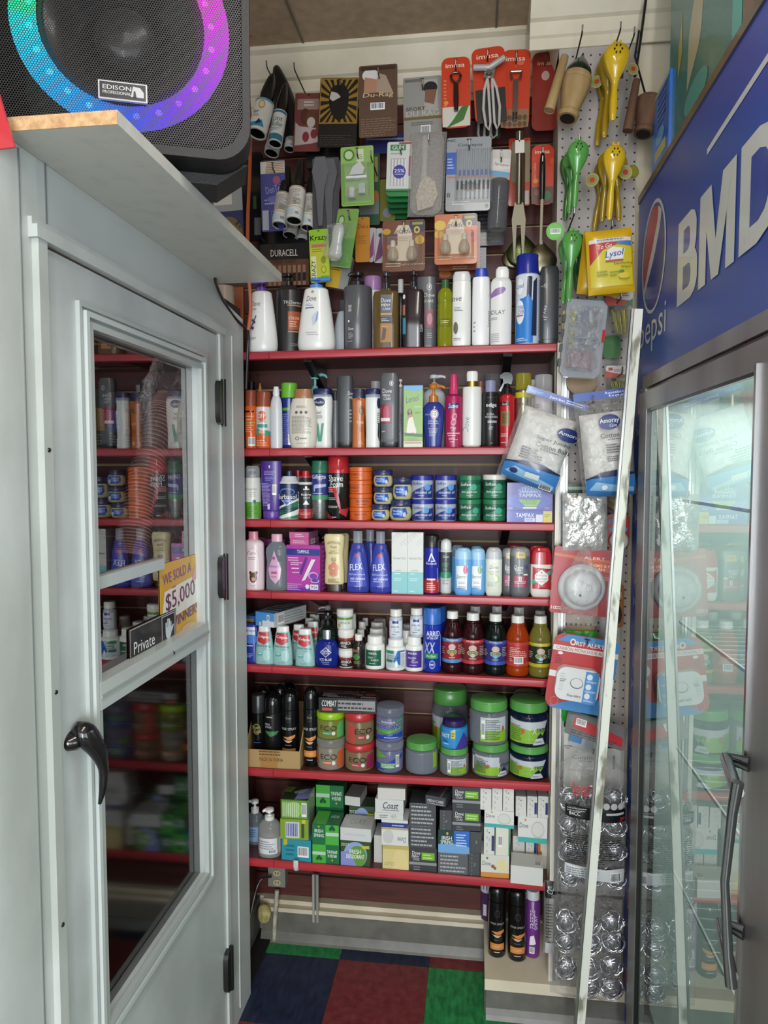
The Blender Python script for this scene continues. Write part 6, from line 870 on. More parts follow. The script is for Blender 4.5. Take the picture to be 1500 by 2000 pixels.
def pillsurf(W, H, D): return Surf(lambda u, v, o: (u*W/2, -D/2*(max(0, 1-u**4)**.6)*(max(0, 1-(2*v-1)**6)**.6)*1.06-o*3-.0008, -H+v*H))
# ---- lint rollers, upper left
def roller(label, xt, yt, xb, yb, w, Y, ink, hy=None, group='lint rollers', hand=True, dy_=0):
    """paper roll seen from (xt,yt) top to (xb,yb) bottom rim, w px wide, black handle above"""
    a, b = at(xt, yt, Y), at(xb, yb, Y); rr = (at(xt+w, yt, Y).x-a.x)/2; ax = (a-b); Lr = ax.length
    o = thing('lint_roller', label, 'lint roller', tuple(b), (R(-14), math.atan2(ax.x, ax.z), 0), group)
    mb = MB(); P = [(0, rr), (Lr, rr)]; mb.rev([(Lr*.7, rr*.84), (0, rr*.84), (0, rr), (Lr, rr)], '#d6d2c8', 28, top=True, bot=False)
    decals(mb, revsurf(P, H=Lr), ink, rr*2, Lr); mb.build('paper_roll', o)
    mb = MB(); mb.rev([(Lr*.03, rr*.835), (Lr*.6, rr*.835)], '#1a1816', 24, top=True, bot=False); mb.build('core', o)
    if hand:
        mb = MB(); mb.rev(cr([(Lr, rr*.8), (Lr*1.08, rr*.7), (Lr*1.3, rr*.75), (Lr*1.7, rr*.55), (Lr*1.95, rr*.3), (Lr*2.0, rr*.15)]), '#141313', 20); mb.build('handle', o)
    return o
inkA = [('e', .1, .78, .35, .14, '#c08a3c'), ('e', .1, .78, .25, .1, '#d8c8a0'), ('r', -1.3, .93, 1.3, 1, '#5a9ab0'), ('t', 'ler', -.3, .55, .12, .35, '#2a6a8c', {'b': .04}), TL(-.2, .42, .4, .04, 2, '#8a8a88'), ('p', [(-1, .05), (.9, .1), (.5, .3), (-.2, .18), (-1, .2)], '#2f86a8'), ('p', [(-.1, .1), (.2, .32), (.5, .2)], '#1c2c44')]
inkB = [('r', -1.4, .03, 1.4, .22, '#2a7484'), ('r', -1.4, .9, 1.4, .97, '#2a6a84'), ('t', 'Lint', .1, .7, .16, .7, '#2a7484', {'b': .06}), ('t', 'Roller', .15, .52, .16, .8, '#2a7484', {'b': .05}), TL(0, .36, .7, .05, 2, '#6a8a90')]
inkC = [('r', -1.5, .96, 1.5, .985, '#b08a5a'), TL(0, .65, .8, .26, 14, '#77736a'), ('r', -1.5, .33, 1.5, .345, '#c0986a'), TL(.4, .5, .5, .1, 5, '#8a867c'), ('p', [(-1.2, .1), (1.2, .02), (1.2, .14), (-.6, .28), (-1.2, .3)], '#b8c8d0'), ('b', .2, .05, .8, .2)]
roller('lint roller with orange badge and blue swoosh, hanging at the upper left by the cord', 513, 193, 502, 262, 36, 2.22, inkA)
roller('paper lint roller with teal lettering beside the one with the orange badge', 543, 212, 537, 282, 27, 2.24, inkB)
roller('paper lint roller in the second row beneath the teal-lettered one', 537, 250, 530, 300, 28, 2.30, inkC, hand=False)
roller('lint roller in the second row, rightmost of the upper left group', 566, 256, 565, 292, 20, 2.33, inkC, hand=False)
p = MB(); o = thing('lint_roller', 'black lint roller handle bunched behind the two upper left rolls', 'lint roller', tuple(at(555, 205, 2.34)), (0, R(-12), 0))
p.rev(cr([(-.11, .045), (-.02, .042), (.06, .03), (.12, .012), (.13, .002)]), '#121112', 16, asp=.5); p.build('handle', o)
hook(520, 118, 2.2, 'the lint roller with the orange badge'); hook(574, 122, 2.2, 'nothing, left of the skull cap pack')
roller('white lint roller with printed lines, left one of the middle bunch', 550, 374, 546, 441, 30, 2.24, inkC)
roller('white lint roller in front of the middle bunch, orange stripe near its top', 577, 363, 574, 432, 32, 2.20, inkC)
roller('white lint roller at the right of the middle bunch', 603, 376, 600, 446, 26, 2.26, inkC)
roller('white lint roller behind and below the middle bunch', 568, 440, 566, 460, 27, 2.32, inkC, hand=False)
roller('lint roller at the very back below the middle bunch, right side', 592, 450, 590, 470, 22, 2.34, inkC, hand=False)
hook(600, 440, 2.2, 'the glue card')
# ---- cards and packets
o, W, H = card('sponge_packet', 'packet', 'clear blister of tan speckled sponge on navy card, at the left behind the speaker', 412, 470, 318, 500, 2.2, '#262c60', hk='the speckled sponge packet', dec=[('r', -1, .48, 1, 1, '#9a9a98'), ('r', -.9, .55, .3, .9, '#cfcac2'), ('e', 0, .22, .95, .2, '#6e6038')]+[('e', -.8+1.6*((i*.618) % 1), .07+.3*((i*.37) % 1), .05, .015, '#2e2818') for i in range(26)], roll=2)
card('floss_packet', 'packet', 'blue and white dental packet with a fan of tan picks at the top', 508, 556, 314, 452, 2.26, '#4a4c8c', [('r', -.98, .82, .98, .99, '#d8d2c4')]+[('r', -.6+.02*i, .825+.024*i, .95, .835+.024*i, '#a07c44') for i in range(7)]+[('e', .3, .72, .3, .06, '#a05a70'), ('t', 'DenTek', .1, .6, .1, .7, '#9a9cc8', {'rot': 10, 'b': .03}), TL(0, .42, .7, .05, 2, '#a8aad0'), ('r', -.9, .02, -.4, .3, '#b0b2b8'), TL(.3, .2, .5, .1, 5, '#7a7cb0'), ('e', .2, .45, .7, .05, '#6c6eb0')], roll=1, hk='the blue dental packet')
card('teal_packet', 'packet', 'teal packet half hidden between the speaker and the orange cord', 463, 492, 262, 312, 2.25, '#2c5c58', [('r', -1, .2, 1, .35, '#7a8a86')], roll=-6)
card('red_treat_packet', 'packet', 'dark red and white treat packet hanging below the bare hook', 577, 630, 182, 296, 2.28, '#6a3430', [('r', -.8, .72, .9, .9, '#8a7268'), ('e', -.2, .6, .35, .14, '#4a2a20'), ('e', .3, .55, .45, .16, '#5a3424'), ('e', .25, .5, .3, .09, '#b0a49c'), ('p', [(-.9, .1), (.9, .15), (.6, .4), (-.2, .35), (-.9, .5)], '#a89a96'), ('e', -.1, .25, .25, .09, '#7a2430'), ('e', .5, .3, .25, .08, '#7a2430'), TL(.2, .82, .5, .05, 2, '#c8beb4')], roll=-3)
rays = [('p', [(0, .62), (1.3*math.cos(a)-.0, .62+.75*math.sin(a)*.55), (1.3*math.cos(a+.11), .62+.75*math.sin(a+.11)*.55)], '#1a1612') for a in [i*.224 for i in range(28)]]
rays = [('p', [(0, .66), (max(-.93, min(.93, 1.5*math.cos(a))), max(.36, min(.97, .66+.6*math.sin(a)))), (max(-.93, min(.93, 1.5*math.cos(a+.11))), max(.36, min(.97, .66+.6*math.sin(a+.11))))], '#1c1712') for a in [i*.224 for i in range(28)]]
card('skull_cap_packet', 'packet', 'clear packet with gold and black sunburst card and a black hood', 626, 702, 152, 288, 2.24, '#15130f', [('r', -.98, .34, .98, .99, '#8c6a2a')]+rays+[('p', [(-.5, .62), (-.3, .45), (0, .38), (.35, .42), (.5, .6), (.5, .8), (.2, .92), (-.3, .9), (-.5, .78)], '#12100f'), ('p', [(-.48, .7), (-.3, .66), (.1, .72), (-.1, .78), (-.4, .8)], '#b0aaa0'), TL(0, .1, .9, .08, 6, '#3a3632')], roll=-3, hk='the sunburst packet')
card('durag_packet', 'packet', 'brown durag packet with a white-capped man and barcode sticker', 701, 776, 127, 268, 2.22, '#5a4234', [('p', [(-.2, .62), (.8, .6), (.4, .85), (-.1, .9)], '#a08a78'), ('e', -.4, .86, .42, .09, '#cfc9c2'), ('p', [(-.75, .62), (-.1, .62), (-.05, .8), (-.7, .84)], '#a87c64'), ('t', 'Du-Rag', 0, .58, .08, .8, '#c4b08a', {'b': .05, 'sh': .1}), ('b', -.4, .38, .35, .48), TL(0, .14, .9, .13, 8, '#7a6452'), ('r', -.9, .93, .9, .98, '#3a2a22')], hk='the brown durag packet')
card('durag_packet', 'packet', 'pale grey sport durag packet with a smiling man in a black cap', 787, 862, 150, 282, 2.25, '#8f8c86', [('r', .1, .5, .8, .95, '#a29e96'), ('e', .42, .83, .36, .09, '#1f1d24'), ('p', [(.1, .62), (.6, .58), (.75, .8), (.15, .8)], '#7a5642'), ('t', 'SPORT', -.35, .53, .055, .5, '#3a3630', {'b': .03}), ('t', 'DU RAG', -.0, .46, .085, .85, '#b8b0a0', {'b': .04}), ('r', -.98, .37, .98, .41, '#6a5c34'), TL(0, .31, .6, .03, 2, '#5a5854'), ('b', -.1, .1, .4, .28), ('r', -.9, .93, .0, .97, '#6a6660')], roll=1, hk='the pale grey durag packet')
IM = [('t', 'imusa', -.05, .885, .06, .66, '#e0cdb8', {'b': .08})]
def imusa(label, x0, x1, y0, y1, Y, extra, hk, roll=0, dec=IM): return card('utensil_card', 'card', label, x0, x1, y0, y1, Y, '#c0391c', dec+extra, roll=roll, rad=.02, hk=hk)
o, W, H = imusa('orange card with a black handled bottle opener and white lower half', 862, 918, 112, 250, 2.2, [('r', -.96, .02, .96, .3, '#c4beb2'), ('p', [(-.7, .0), (.5, .1), (.9, .32), (.4, .3), (-.2, .12)], '#3f6a2c'), TL(-.75, .5, .1, .2, 8, '#d88a60'), ('e', -.7, .36, .16, .03, '#d08a3a')], 'the bottle opener card', 1)
mb = MB(); mb.rev(cr([(-H*.78, .006), (-H*.6, .008), (-H*.4, .007)]), '#2a1512:g', 14, c=(0, -.01, 0)); mb.tube([(0, -.012, -H*.4), (-.012, -.012, -H*.34), (-.015, -.012, -H*.29), (-.008, -.012, -H*.245), (.008, -.012, -H*.245), (.015, -.012, -H*.29), (.012, -.012, -H*.34), (0, -.012, -H*.4)], .0035, '#5a4a44:m', 8); mb.build('bottle_opener', o)
o, W, H = imusa('orange card with white-handled can opener, the tallest of the orange cards', 920, 985, 93, 240, 2.21, [('r', -.9, .0, .9, .45, '#2c2a26')], 'the can opener card', 4)
mb = MB()
for s, xx in ((-1, -.012), (1, .012)):
    mb.tube([(xx*.6, -.02, -H*.46), (xx*1.5, -.02, -H*.6), (xx*2.0, -.02, -H*.85), (xx*1.6, -.02, -H*1.08), (xx*1.0, -.02, -H*1.14), (xx*.5, -.02, -H*1.05), (xx*.5, -.02, -H*.8), (xx*.5, -.02, -H*.55), (xx*.6, -.02, -H*.46)], .0042, '#b5b3ad', 8)
mb.box((0, -.02, -H*.38), (.03, .008, .035), '#9a9894:m', (0, R(15), 0)); mb.tube([(-.045, -.025, -H*.30), (.0, -.03, -H*.34), (.045, -.03, -H*.24)], .009, '#a8a6a2', 10); mb.rev([(0, .009), (.01, .007)], '#8a8884:m', 14, c=(-.002, -.024, -H*.4), rot=(R(90), 0, 0)); mb.build('can_opener', o)
o, W, H = card('can_opener', 'can opener', 'pair of grey can opener handles hanging behind the front can opener', 930, 978, 200, 272, 2.27, '#2a2826', [], hole=False)
mb = MB()
for xx in (-.02, -.002, .018): mb.tube([(xx, -.01, -.01), (xx+.01, -.01, -H*.5), (xx+.008, -.01, -H*.95), (xx-.004, -.01, -H*1.02), (xx-.01, -.01, -H*.9), (xx-.008, -.01, -H*.4), (xx, -.01, -.01)], .0038, '#a19f9a', 8)
mb.build('handles', o)
o, W, H = imusa('orange card with a grey corkscrew bottle opener over wine corks', 981, 1037, 97, 250, 2.22, [('r', -.96, .01, .96, .24, '#8a6a4a')]+[('e', -.7+.35*(i % 5), .05+.08*(i//5), .15, .035, '#5a3f2a') for i in range(10)]+[('e', .3, .82, .25, .03, '#d06048')], 'the corkscrew card', -1)
mb = MB(); mb.box((0, -.01, -H*.62), (.014, .012, H*.42), '#6e6a66:m'); mb.tube([(-.012, -.014, -H*.40), (-.016, -.014, -H*.31), (.016, -.014, -H*.31), (.012, -.014, -H*.40)], .004, '#8a8682:m', 8); mb.rev([(-H*.92, .008), (-H*.8, .006)], '#7d7a76:m', 12, c=(0, -.01, 0)); mb.build('corkscrew', o)
card('utensil_card', 'card', 'red card inside a clear bag behind the wooden mortar', 1040, 1092, 102, 255, 2.3, '#8c2c22', [('t', 'imusa', 0, .86, .05, .6, '#c8a898', {'b': .05}), ('e', 0, .7, .3, .06, '#b0968c')], rad=.02, hk='the red card in the clear bag')
# ---- middle row
o, W, H = card('air_freshener_card', 'card', 'green air freshener card with white plug-in under clear blister, upper one', 665, 729, 286, 402, 2.2, '#8fb060', [('r', -.98, .02, .98, .72, '#6fa043'), ('r', -.8, .05, .8, .7, '#8aa868'), ('e', -.5, .86, .34, .1, '#3f7a2c'), ('e', -.5, .86, .24, .07, '#b8c89a'), ('r', -.05, .74, .4, .95, '#c8cfae'), TL(.2, .82, .18, .05, 3, '#6a8a4a')], roll=1, hk='the upper air freshener card')
mb = MB(); frustum(mb, 0, -H*.62, W*.8, H*.62, -.001, .03, '#c8d8b8:b'); mb.build('blister', o)
mb = MB(); mb.prism([(-.022, -H*.52), (-.01, -H*.38), (.012, -H*.3), (.025, -H*.42), (.02, -H*.52)], -.022, -.006, '#c4c6c0'); mb.box((0, -.014, -H*.56), (W*.62, .018, .007), '#dfe0da'); mb.rev([(0, .012), (.03, .012)], '#b4b8b0', 14, c=(-.016, -.012, -H*.9)); mb.box((.016, -.014, -H*.75), (.02, .014, .028), '#aab0a6'); mb.build('plug_in_warmer', o)
o, W, H = card('air_freshener_card', 'card', 'green air freshener card twisted sideways with a bulging white plug-in, lower one', 650, 712, 408, 520, 2.16, '#7fa854', [('e', -.5, .8, .3, .1, '#3f7a2c'), ('e', -.5, .8, .22, .07, '#b8c89a'), ('r', -.3, .02, .98, .5, '#5f9a3c')], roll=-14, yaw=-38, hk='the lower air freshener card')
mb = MB(); mb.rev(cr([(-H*.92, .012), (-H*.8, .026), (-H*.62, .02), (-H*.4, .022), (-H*.28, .012)]), '#bcc0ba:g', 10, asp=.8, c=(-.005, -.022, 0)); mb.build('plug_in_warmer', o)
mb = MB(); frustum(mb, 0, -H*.6, W*.82, H*.74, -.001, .05, '#d0d8c8:b', .7); mb.build('blister', o)
o, W, H = card('dental_brush_card', 'card', 'white and green dental pick card in front of a green stack, with purple badge', 757, 807, 277, 372, 2.19, '#c4c6be', [('r', -.75, .82, .45, .94, '#2f7a4a'), ('t', 'GUM', -.15, .88, .08, .45, '#d8dcd2', {'b': .08}), ('r', .1, .95, .9, .985, '#9a3040'), TL(-.2, .76, .5, .03, 1, '#8a9a8a'), ('r', -.7, .1, .5, .66, '#a8a6a8')]+[('r', -.6+.25*i, .1, -.48+.25*i, .64, '#d0ced0') for i in range(5)]+[('r', .72, .3, .86, .7, '#a03a70'), ('e', 0, .38, .5, .14, '#3a3a8c'), ('t', '25%', 0, .4, .07, .4, '#d8d8ec', {'b': .05}), TL(0, .33, .35, .02, 1, '#c8c8e0'), ('r', -1, 0, 1, .03, '#2f8a4a')], roll=-2, hk='the white and green dental card')
for k in range(5):
    oo, W2, H2 = card('dental_brush_card', 'card', f'green-edged dental pick card, {["first", "second", "third", "fourth", "last"][k]} behind the white front one', 757+k*1.5, 806-k*1.0, 300+k*5, 384+k*11, 2.20+k*.03, '#1f7a3a' if k < 2 else '#17602e', [], hole=False, roll=-2, th=.006, rad=.012)
o, W, H = card('pumice_brush', 'brush', 'foot brush with cream pumice pad wrapped in bubble wrap', 806, 868, 258, 420, 2.19, '#8d8780', [], roll=-2, hole=False, th=.003, part='handle_board', rad=.03, hk='the bubble-wrapped brush')
mb = MB(); P = [(-.022, -H*.97), (.022, -H*.92), (.036, -H*.78), (.026, -H*.62), (.002, -H*.55), (-.018, -H*.63), (-.03, -H*.8)]; mb.prism(P, -.018, -.004, noisy('pumice', '#b8a890', '#d8cdb8', 120, .9)); mb.build('pumice_pad', o)
mb = MB(); mb.rev(cr([(-H*.6, .012), (-H*.4, .009), (-H*.1, .011), (-H*.05, .006)]), '#b5afa8', 12, asp=.5, c=(-.008, -.006, 0)); mb.build('handle', o)
wrap = noisy('bubble_wrap', '#b0aaa6', '#d0cbc8', 200, .2, bump=1.0); nt = wrap.node_tree; bs = nt.nodes['Principled BSDF']; bs.inputs['Alpha'].default_value = .38
mb = MB(); pillow(mb, W*1.15, H*1.02, .05, wrap, seed=4); mb.build('bubble_wrap', o)
o, W, H = card('pen_card', 'card', 'grey and blue card of eight clear tubes lined up in a row', 873, 960, 268, 412, 2.2, '#8f9294', [('r', -1, .5, -.5, .8, '#2a55a8'), ('r', -.5, .48, 1, .56, '#2f4a8c'), ('r', -.95, .455, 1, .475, '#b8662c'), ('t', 'Concepts', .05, .89, .05, .55, '#34383e', {'b': .06, 'sh': .15}), ('t', 'INC', -.8, .96, .03, .2, '#1c1c1c', {'b': .06}), TL(-.8, .65, .15, .08, 4, '#b0c0e0'), ('t', '8', -.88, .22, .06, .08, '#1c1c1c', {'b': .05}), ('e', .1, .33, .4, .06, '#141416'), TL(-.3, .11, .4, .03, 2, '#d0d0d0'), ('t', '9', .85, .06, .06, .08, '#3a3a3a')], roll=-1, rad=.008, hk='the card of clear tubes')
mb = MB()
for k in range(8): x = -W*.24+k*W*.098; mb.rev([(-H*.84, .0018), (-H*.78, .0028), (-H*.5, .003), (-H*.42, .004), (-H*.18, .004), (-H*.16, .003)], '#c4c8cc:f', 8, c=(x, -.006, 0)); mb.rev([(-H*.72, .0032), (-H*.6, .0032)], '#222226', 8, c=(x, -.006, 0))
mb.build('tube_row', o)
mb = MB(); frustum(mb, W*.12, -H*.52, W*.84, H*.74, -.001, .014, '#c8ccd0:c'); mb.build('blister', o)
o, W, H = card('travel_bottle_packet', 'packet', 'clear cylinder bottle under a white and orange header card', 960, 999, 292, 352, 2.24, '#cbc6be', [('r', -.9, .34, .95, .7, '#d6d2cc'), ('t', 'Sprayco', .1, .5, .1, .7, '#8c2a3a', {'b': .05, 'rot': -8}), ('p', [(-1, .1), (1, .1), (1, .25), (-1, .32)], '#5a9ac0'), ('p', [(-1, .0), (1, .0), (1, .1), (-1, .12)], '#c08a3a')], roll=-3, hk='the clear travel bottle')
mb = MB(); hh = at(980, 352, 2.24).z-at(980, 450, 2.24).z; mb.rev(cr([(-H-hh, W*.42), (-H-hh*.95, W*.5), (-H-hh*.3, W*.5), (-H-hh*.05, W*.48), (-H, W*.3)], 3), '#7b7a7e:f', 24, c=(0, -.005, 0)); mb.build('bottle', o)
card('utensil_card', 'card', 'orange and beige card behind the long meat fork', 994, 1036, 270, 402, 2.3, '#b8391e', [('r', -.7, .35, .95, .95, '#8a7f62'), ('r', .1, .02, .9, .22, '#b8b2a8')], hole=False)
imusa('orange spoon and cutlery card behind a black-handled spoon', 1039, 1082, 283, 400, 2.24, [('t', 'Spoon / Cuchara', -.7, .55, .3, .12, '#e0b89a', {'rot': 90}), ('r', -.98, .02, .98, .3, '#5a3a30'), ('e', .4, .15, .4, .08, '#3a6a4a'), ('e', -.4, .2, .35, .05, '#8a4a34'), ('e', -.6, .4, .25, .04, '#d08a2a'), ('e', .85, .72, .2, .05, '#d04a30')], 'the orange spoon card')
# utensils: meat fork, slotted spoon, ladle bowl, serving spoon
def utensil(label, px, py, Y, parts, name='serving_utensil', cat='utensil', rot=(0, 0, 0), hk=None):
    t = at(px, py, Y); o = thing(name, label, cat, tuple(t), rot, None)
    for nm, fn in parts: mb = MB(); fn(mb); mb.build(nm, o)
    if hk: hook(px, py+6, Y-.02, hk)
    return o
u_ = lambda px: px/1387*2.2*1.02
def fork(mb):
    mb.prism([(-.012, -u_(125)), (.012, -u_(125)), (.020, -u_(155)), (.015, -u_(225)), (.011, -u_(225)), (.006, -u_(165)), (-.006, -u_(165)), (-.009, -u_(225)), (-.013, -u_(225)), (-.020, -u_(155))], -.002, .001, '#948b74:k')
def fhand(mb): mb.tube([(0, 0, -.004), (0, 0, -.03), (0, 0, -u_(128))], [.012, .0105, .0085], '#7c7668:m', 12); mb.box((0, -.012, -u_(30)), (.026, .001, .036), '#c8c4b8')
utensil('long metal meat fork with a price sticker on its handle', 1015, 256, 2.15, [('handle', fhand), ('fork_head', fork)], hk='the long meat fork')
def bowl(w, h, dz, mat, holes=0, asp=.25):
    def fn(mb):
        mb.rev(cr([(-w*.98, .002), (-w*.7, w*.72), (-w*.1, w), (w*.4, w*.86), (w*.9, w*.4), (w*1.2, w*.1)]), mat, 24, asp=asp, c=(0, 0, dz))
        if holes: decals(mb, Surf(lambda u, v, q: (u*w, -w*asp*math.sqrt(max(.01, 1-u*u*.9-v*v*.8))-.0006-q, dz+v*w)), [('e', -.5+.2*i, -.5+.2*j, .03, .03, '#101810') for i in range(6) for j in range(6) if (i-2.5)**2+(j-2.5)**2 < 8], w, w)
    return fn
utensil('slotted steel spoon bowl hanging behind the meat fork', 1022, 300, 2.2, [('handle', lambda mb: mb.tube([(0, 0, 0), (0, 0, -u_(120))], .006, '#8a8474:m', 8)), ('bowl', bowl(.046, 0, -u_(178), '#4c5434:m', 1))])
utensil('black-handled serving spoon with steel neck in front of the orange spoon card', 1060, 298, 2.16, [('handle', lambda mb: mb.rev(cr([(-u_(82), .007), (-u_(60), .0085), (-u_(20), .0085), (-u_(4), .006), (0, .002)]), '#121212', 14)), ('neck', lambda mb: mb.tube([(0, 0, -u_(80)), (-.002, 0, -u_(150)), (-.001, 0, -u_(162))], [.0045, .004, .006], '#a89f88:k', 8)), ('bowl', bowl(.045, 0, -u_(190), '#66604c:m'))], hk='the black-handled spoon')
utensil('round steel ladle bowl low behind the disinfectant can cap', 1003, 430, 2.22, [('handle', lambda mb: mb.tube([(0, 0, 0), (0, 0, -u_(50))], .004, '#8a8474:m', 8)), ('bowl', bowl(.034, 0, -u_(70), '#66604c:m'))])
# comb / clear plastic utensils
o, W, H = card('tongs_packet', 'packet', 'clear plastic tongs in grey packets hanging in the middle left', 610, 662, 308, 448, 2.25, '#4a484c', [], hole=False, th=.001)
mb = MB()
for k, (x, y) in enumerate([(-.01, -.03), (.014, -.012), (.03, .006)]):
    mb.prism([(x-.016, -H*.05), (x+.016, -H*.05), (x+.026, -H*.25), (x+.012, -H*.5), (x+.006, -H), (x-.006, -H), (x-.014, -H*.5), (x-.026, -H*.25)], y-.006, y, '#8a888c:f')
mb.build('clear_tongs', o)
# lower row
o, W, H = card('battery_card', 'card', 'black and copper battery card lying behind the black shampoo bottle', 507, 603, 476, 558, 2.27, '#151214', [('t', 'DURACELL', 0, .78, .16, .55, '#c8c4bc', {'b': .06}), ('r', -1, 0, 1, .62, '#5c3a2c'), ('t', 'POWER BOOST', -.02, .57, .08, .5, '#151214', {'b': .03})]+[('r', -.85+.2*i, .0, -.73+.2*i, .48, '#8a6a54') for i in range(9)]+[('r', -.85+.2*i, .1, -.73+.2*i, .3, '#1a1616') for i in range(9)], hole=False)
card('glue_card', 'card', 'bright green and yellow glue card', 603, 641, 448, 552, 2.17, '#8ab82c', [('r', -.95, .0, .9, .72, '#b4b43a'), ('t', 'Krazy', .0, .83, .13, .9, '#1c1c14', {'b': .08, 'rot': 2}), ('r', -.8, .66, .8, .72, '#b07050'), TL(0, .61, .7, .04, 2, '#6a7a34'), ('r', -.9, .03, -.35, .5, '#d0d0a0'), ('t', 'KRAZY', -.65, .24, .36, .2, '#1c1c14', {'rot': 90, 'b': .05}), ('e', .4, .42, .25, .07, '#7a8a2c'), ('e', .4, .24, .25, .07, '#7a8a2c'), ('e', .4, .24, .18, .05, '#b4c43a'), ('r', .1, .0, .95, .12, '#5fa02c')], roll=2)
card('hardware_packet', 'packet', 'yellow and grey boxed packet leaning below the twisted air freshener', 650, 692, 500, 566, 2.24, '#8a8c8a', [('r', -1, 0, .2, .6, '#c09a2a'), TL(-.2, .7, .6, .2, 6, '#4a3a2a')], roll=-12, th=.03, hole=False)
card('orange_packet', 'packet', 'orange card hanging right of the twisted air freshener', 694, 722, 424, 512, 2.25, '#b5761c', [('t', 'DeLe', .1, .8, .1, .7, '#6a3a12'), TL(0, .5, .6, .1, 4, '#8a5a1c')], roll=0)
card('flosser_packet', 'packet', 'white and magenta flosser card, nearest of the group by the orange card', 722, 736, 445, 512, 2.26, '#a8a0a4', [('p', [(-.9, 0), (.9, .2), (.3, .9), (-.2, .6)], '#7a3a6a')], roll=-6, hole=False)
card('flosser_packet', 'packet', 'white and magenta flosser card, right of the group touching the brown card', 735, 752, 446, 514, 2.27, '#b4acb0', [('p', [(-.9, 0), (.9, .2), (.3, .9), (-.2, .6)], '#6a3464'), ('e', 0, .8, .4, .06, '#2a2a2c')], roll=-4, hole=False)
def glade(label, x0, x1, y0, y1, Y, base, fl, hk, roll=0):
    o, W, H = card('scented_oil_card', 'card', label, x0, x1, y0, y1, Y, base, [('r', .3, .76, .98, .98, '#22284c'), ('r', .4, .9, .9, .95, '#8a8a2c'), ('e', .62, .8, .14, .07, '#c0a84a'), ('e', .62, .8, .07, .035, '#22284c'), ('p', [(-.5, .2), (.42, .2), (.4, .75), (.22, .9), (-.25, .9), (-.45, .75)], '#c8b8a0'), ('t', 'glade', -.03, .77, .13, .42, '#4a4a6a', {'sh': .3}), TL(0, .62, .25, .04, 2, '#b09a80')]+fl+[TL(-.5, .13, .35, .05, 2, '#d0b89a'), ('t', 'PlugIns scented oil', .45, .13, .05, .7, '#e0c8b0')], roll=roll, rad=.008, hk=hk)
    mb = MB()
    for xx in (-W*.24, W*.2): mb.rev(cr([(-H*.82, .004), (-H*.78, .014), (-H*.7, .0165), (-H*.6, .013), (-H*.55, .008)], 3), '#c8b8a0:f', 18, c=(xx, -.014, 0)); mb.rev([(-H*.56, .008), (-H*.44, .0075), (-H*.42, .005)], '#c9c2b4', 14, c=(xx, -.014, 0)); mb.rev([(-H*.8, .004), (-H*.58, .004)], '#d8d4cc', 8, c=(xx, -.014, 0))
    mb.build('oil_bulbs', o); mb = MB(); frustum(mb, 0, -H*.62, W*.86, H*.56, -.001, .034, '#d8c8b4:c', .85); mb.build('blister', o); return o
pine = [('e', -.75+.13*(i % 4), .55+.07*(i//4), .08, .05, '#5a3a3a') for i in range(12)]+[('e', -.8, .78, .2, .06, '#b08a2a'), ('e', .75, .6, .22, .09, '#c0982a'), ('e', -.6, .48, .2, .05, '#b0682a')]
flo = [('e', -.75, .78, .28, .1, '#c8a83a'), ('e', -.8, .6, .22, .08, '#c89a3a'), ('e', .78, .58, .28, .14, '#b03424'), ('e', .72, .66, .16, .08, '#c84a34'), ('e', .76, .58, .08, .05, '#6a1c14')]
glade('brown scented oil card with two clear bulbs and pine cones', 747, 830, 430, 530, 2.17, '#6a3c26', pine, 'the brown scented oil card')
glade('orange scented oil card with two clear bulbs and a red flower', 849, 932, 418, 516, 2.16, '#b5602a', flo, 'the orange scented oil card')
card('scented_oil_card', 'card', 'second brown scented oil card hanging behind and below the orange one', 856, 938, 434, 528, 2.22, '#7a4428', [TL(.2, .06, .5, .04, 2, '#b89a80')], hole=False)
card('scented_oil_card', 'card', 'third brown scented oil card, lowest behind the orange one', 858, 936, 450, 544, 2.27, '#6a3a24', [('e', -.7, .1, .3, .08, '#a8602c')], hole=False)
card('blue_card', 'card', 'navy card peeking out right of the stacked brown scented oil cards', 918, 950, 440, 536, 2.31, '#1f2c58', [TL(0, .5, .6, .3, 8, '#5a6a9a')], hole=False)
card('dark_blister_pack', 'packet', 'dark grey blister pack stack below the card of clear tubes', 905, 985, 405, 480, 2.3, '#232326', [TL(0, .5, .9, .45, 9, '#4a4a50')], hole=False)
card('green_packet', 'packet', 'green and grey blister pack right behind the upper air freshener', 700, 742, 300, 440, 2.3, '#2c4a34', [('r', -.9, .15, .9, .4, '#6a706a'), ('e', .6, .4, .3, .08, '#a05a2c'), ('r', .5, .6, .8, .95, '#8a844a')], hole=False)
card('yellow_packet', 'packet', 'olive packet behind the left edge of the green dental stack', 742, 772, 350, 432, 2.31, '#6a6a1c', [('e', 0, .2, .6, .12, '#7a7a8a')], hole=False)
card('black_packet', 'packet', 'black mesh packet behind the sunburst packet and the clear tongs', 600, 700, 240, 330, 2.33, '#131214', [], hole=False, th=.03)
card('black_packet', 'packet', 'black packet behind the cord and the floss packet', 470, 512, 300, 470, 2.33, '#121116', [('r', .2, .35, .5, .5, '#3a5a2c'), ('r', .3, .05, .9, .25, '#6a6a6c')], hole=False, th=.02)
card('black_packet', 'packet', 'black packet behind the row of lower lint rollers and battery card', 505, 640, 420, 500, 2.34, '#100f11', [], hole=False, th=.01)
card('blue_packet', 'packet', 'blue foil packet edge under the brown durag packet', 715, 800, 262, 300, 2.31, '#2a2f60', [('r', -1, .7, 1, .8, '#8a8a9c')], hole=False, roll=-2)
for px, py, w_ in ((890, 108, 'nothing above the orange cards'), (724, 294, 'the green blister pack')): hook(px, py, 2.16, w_) if w_[0] != 'n' else None
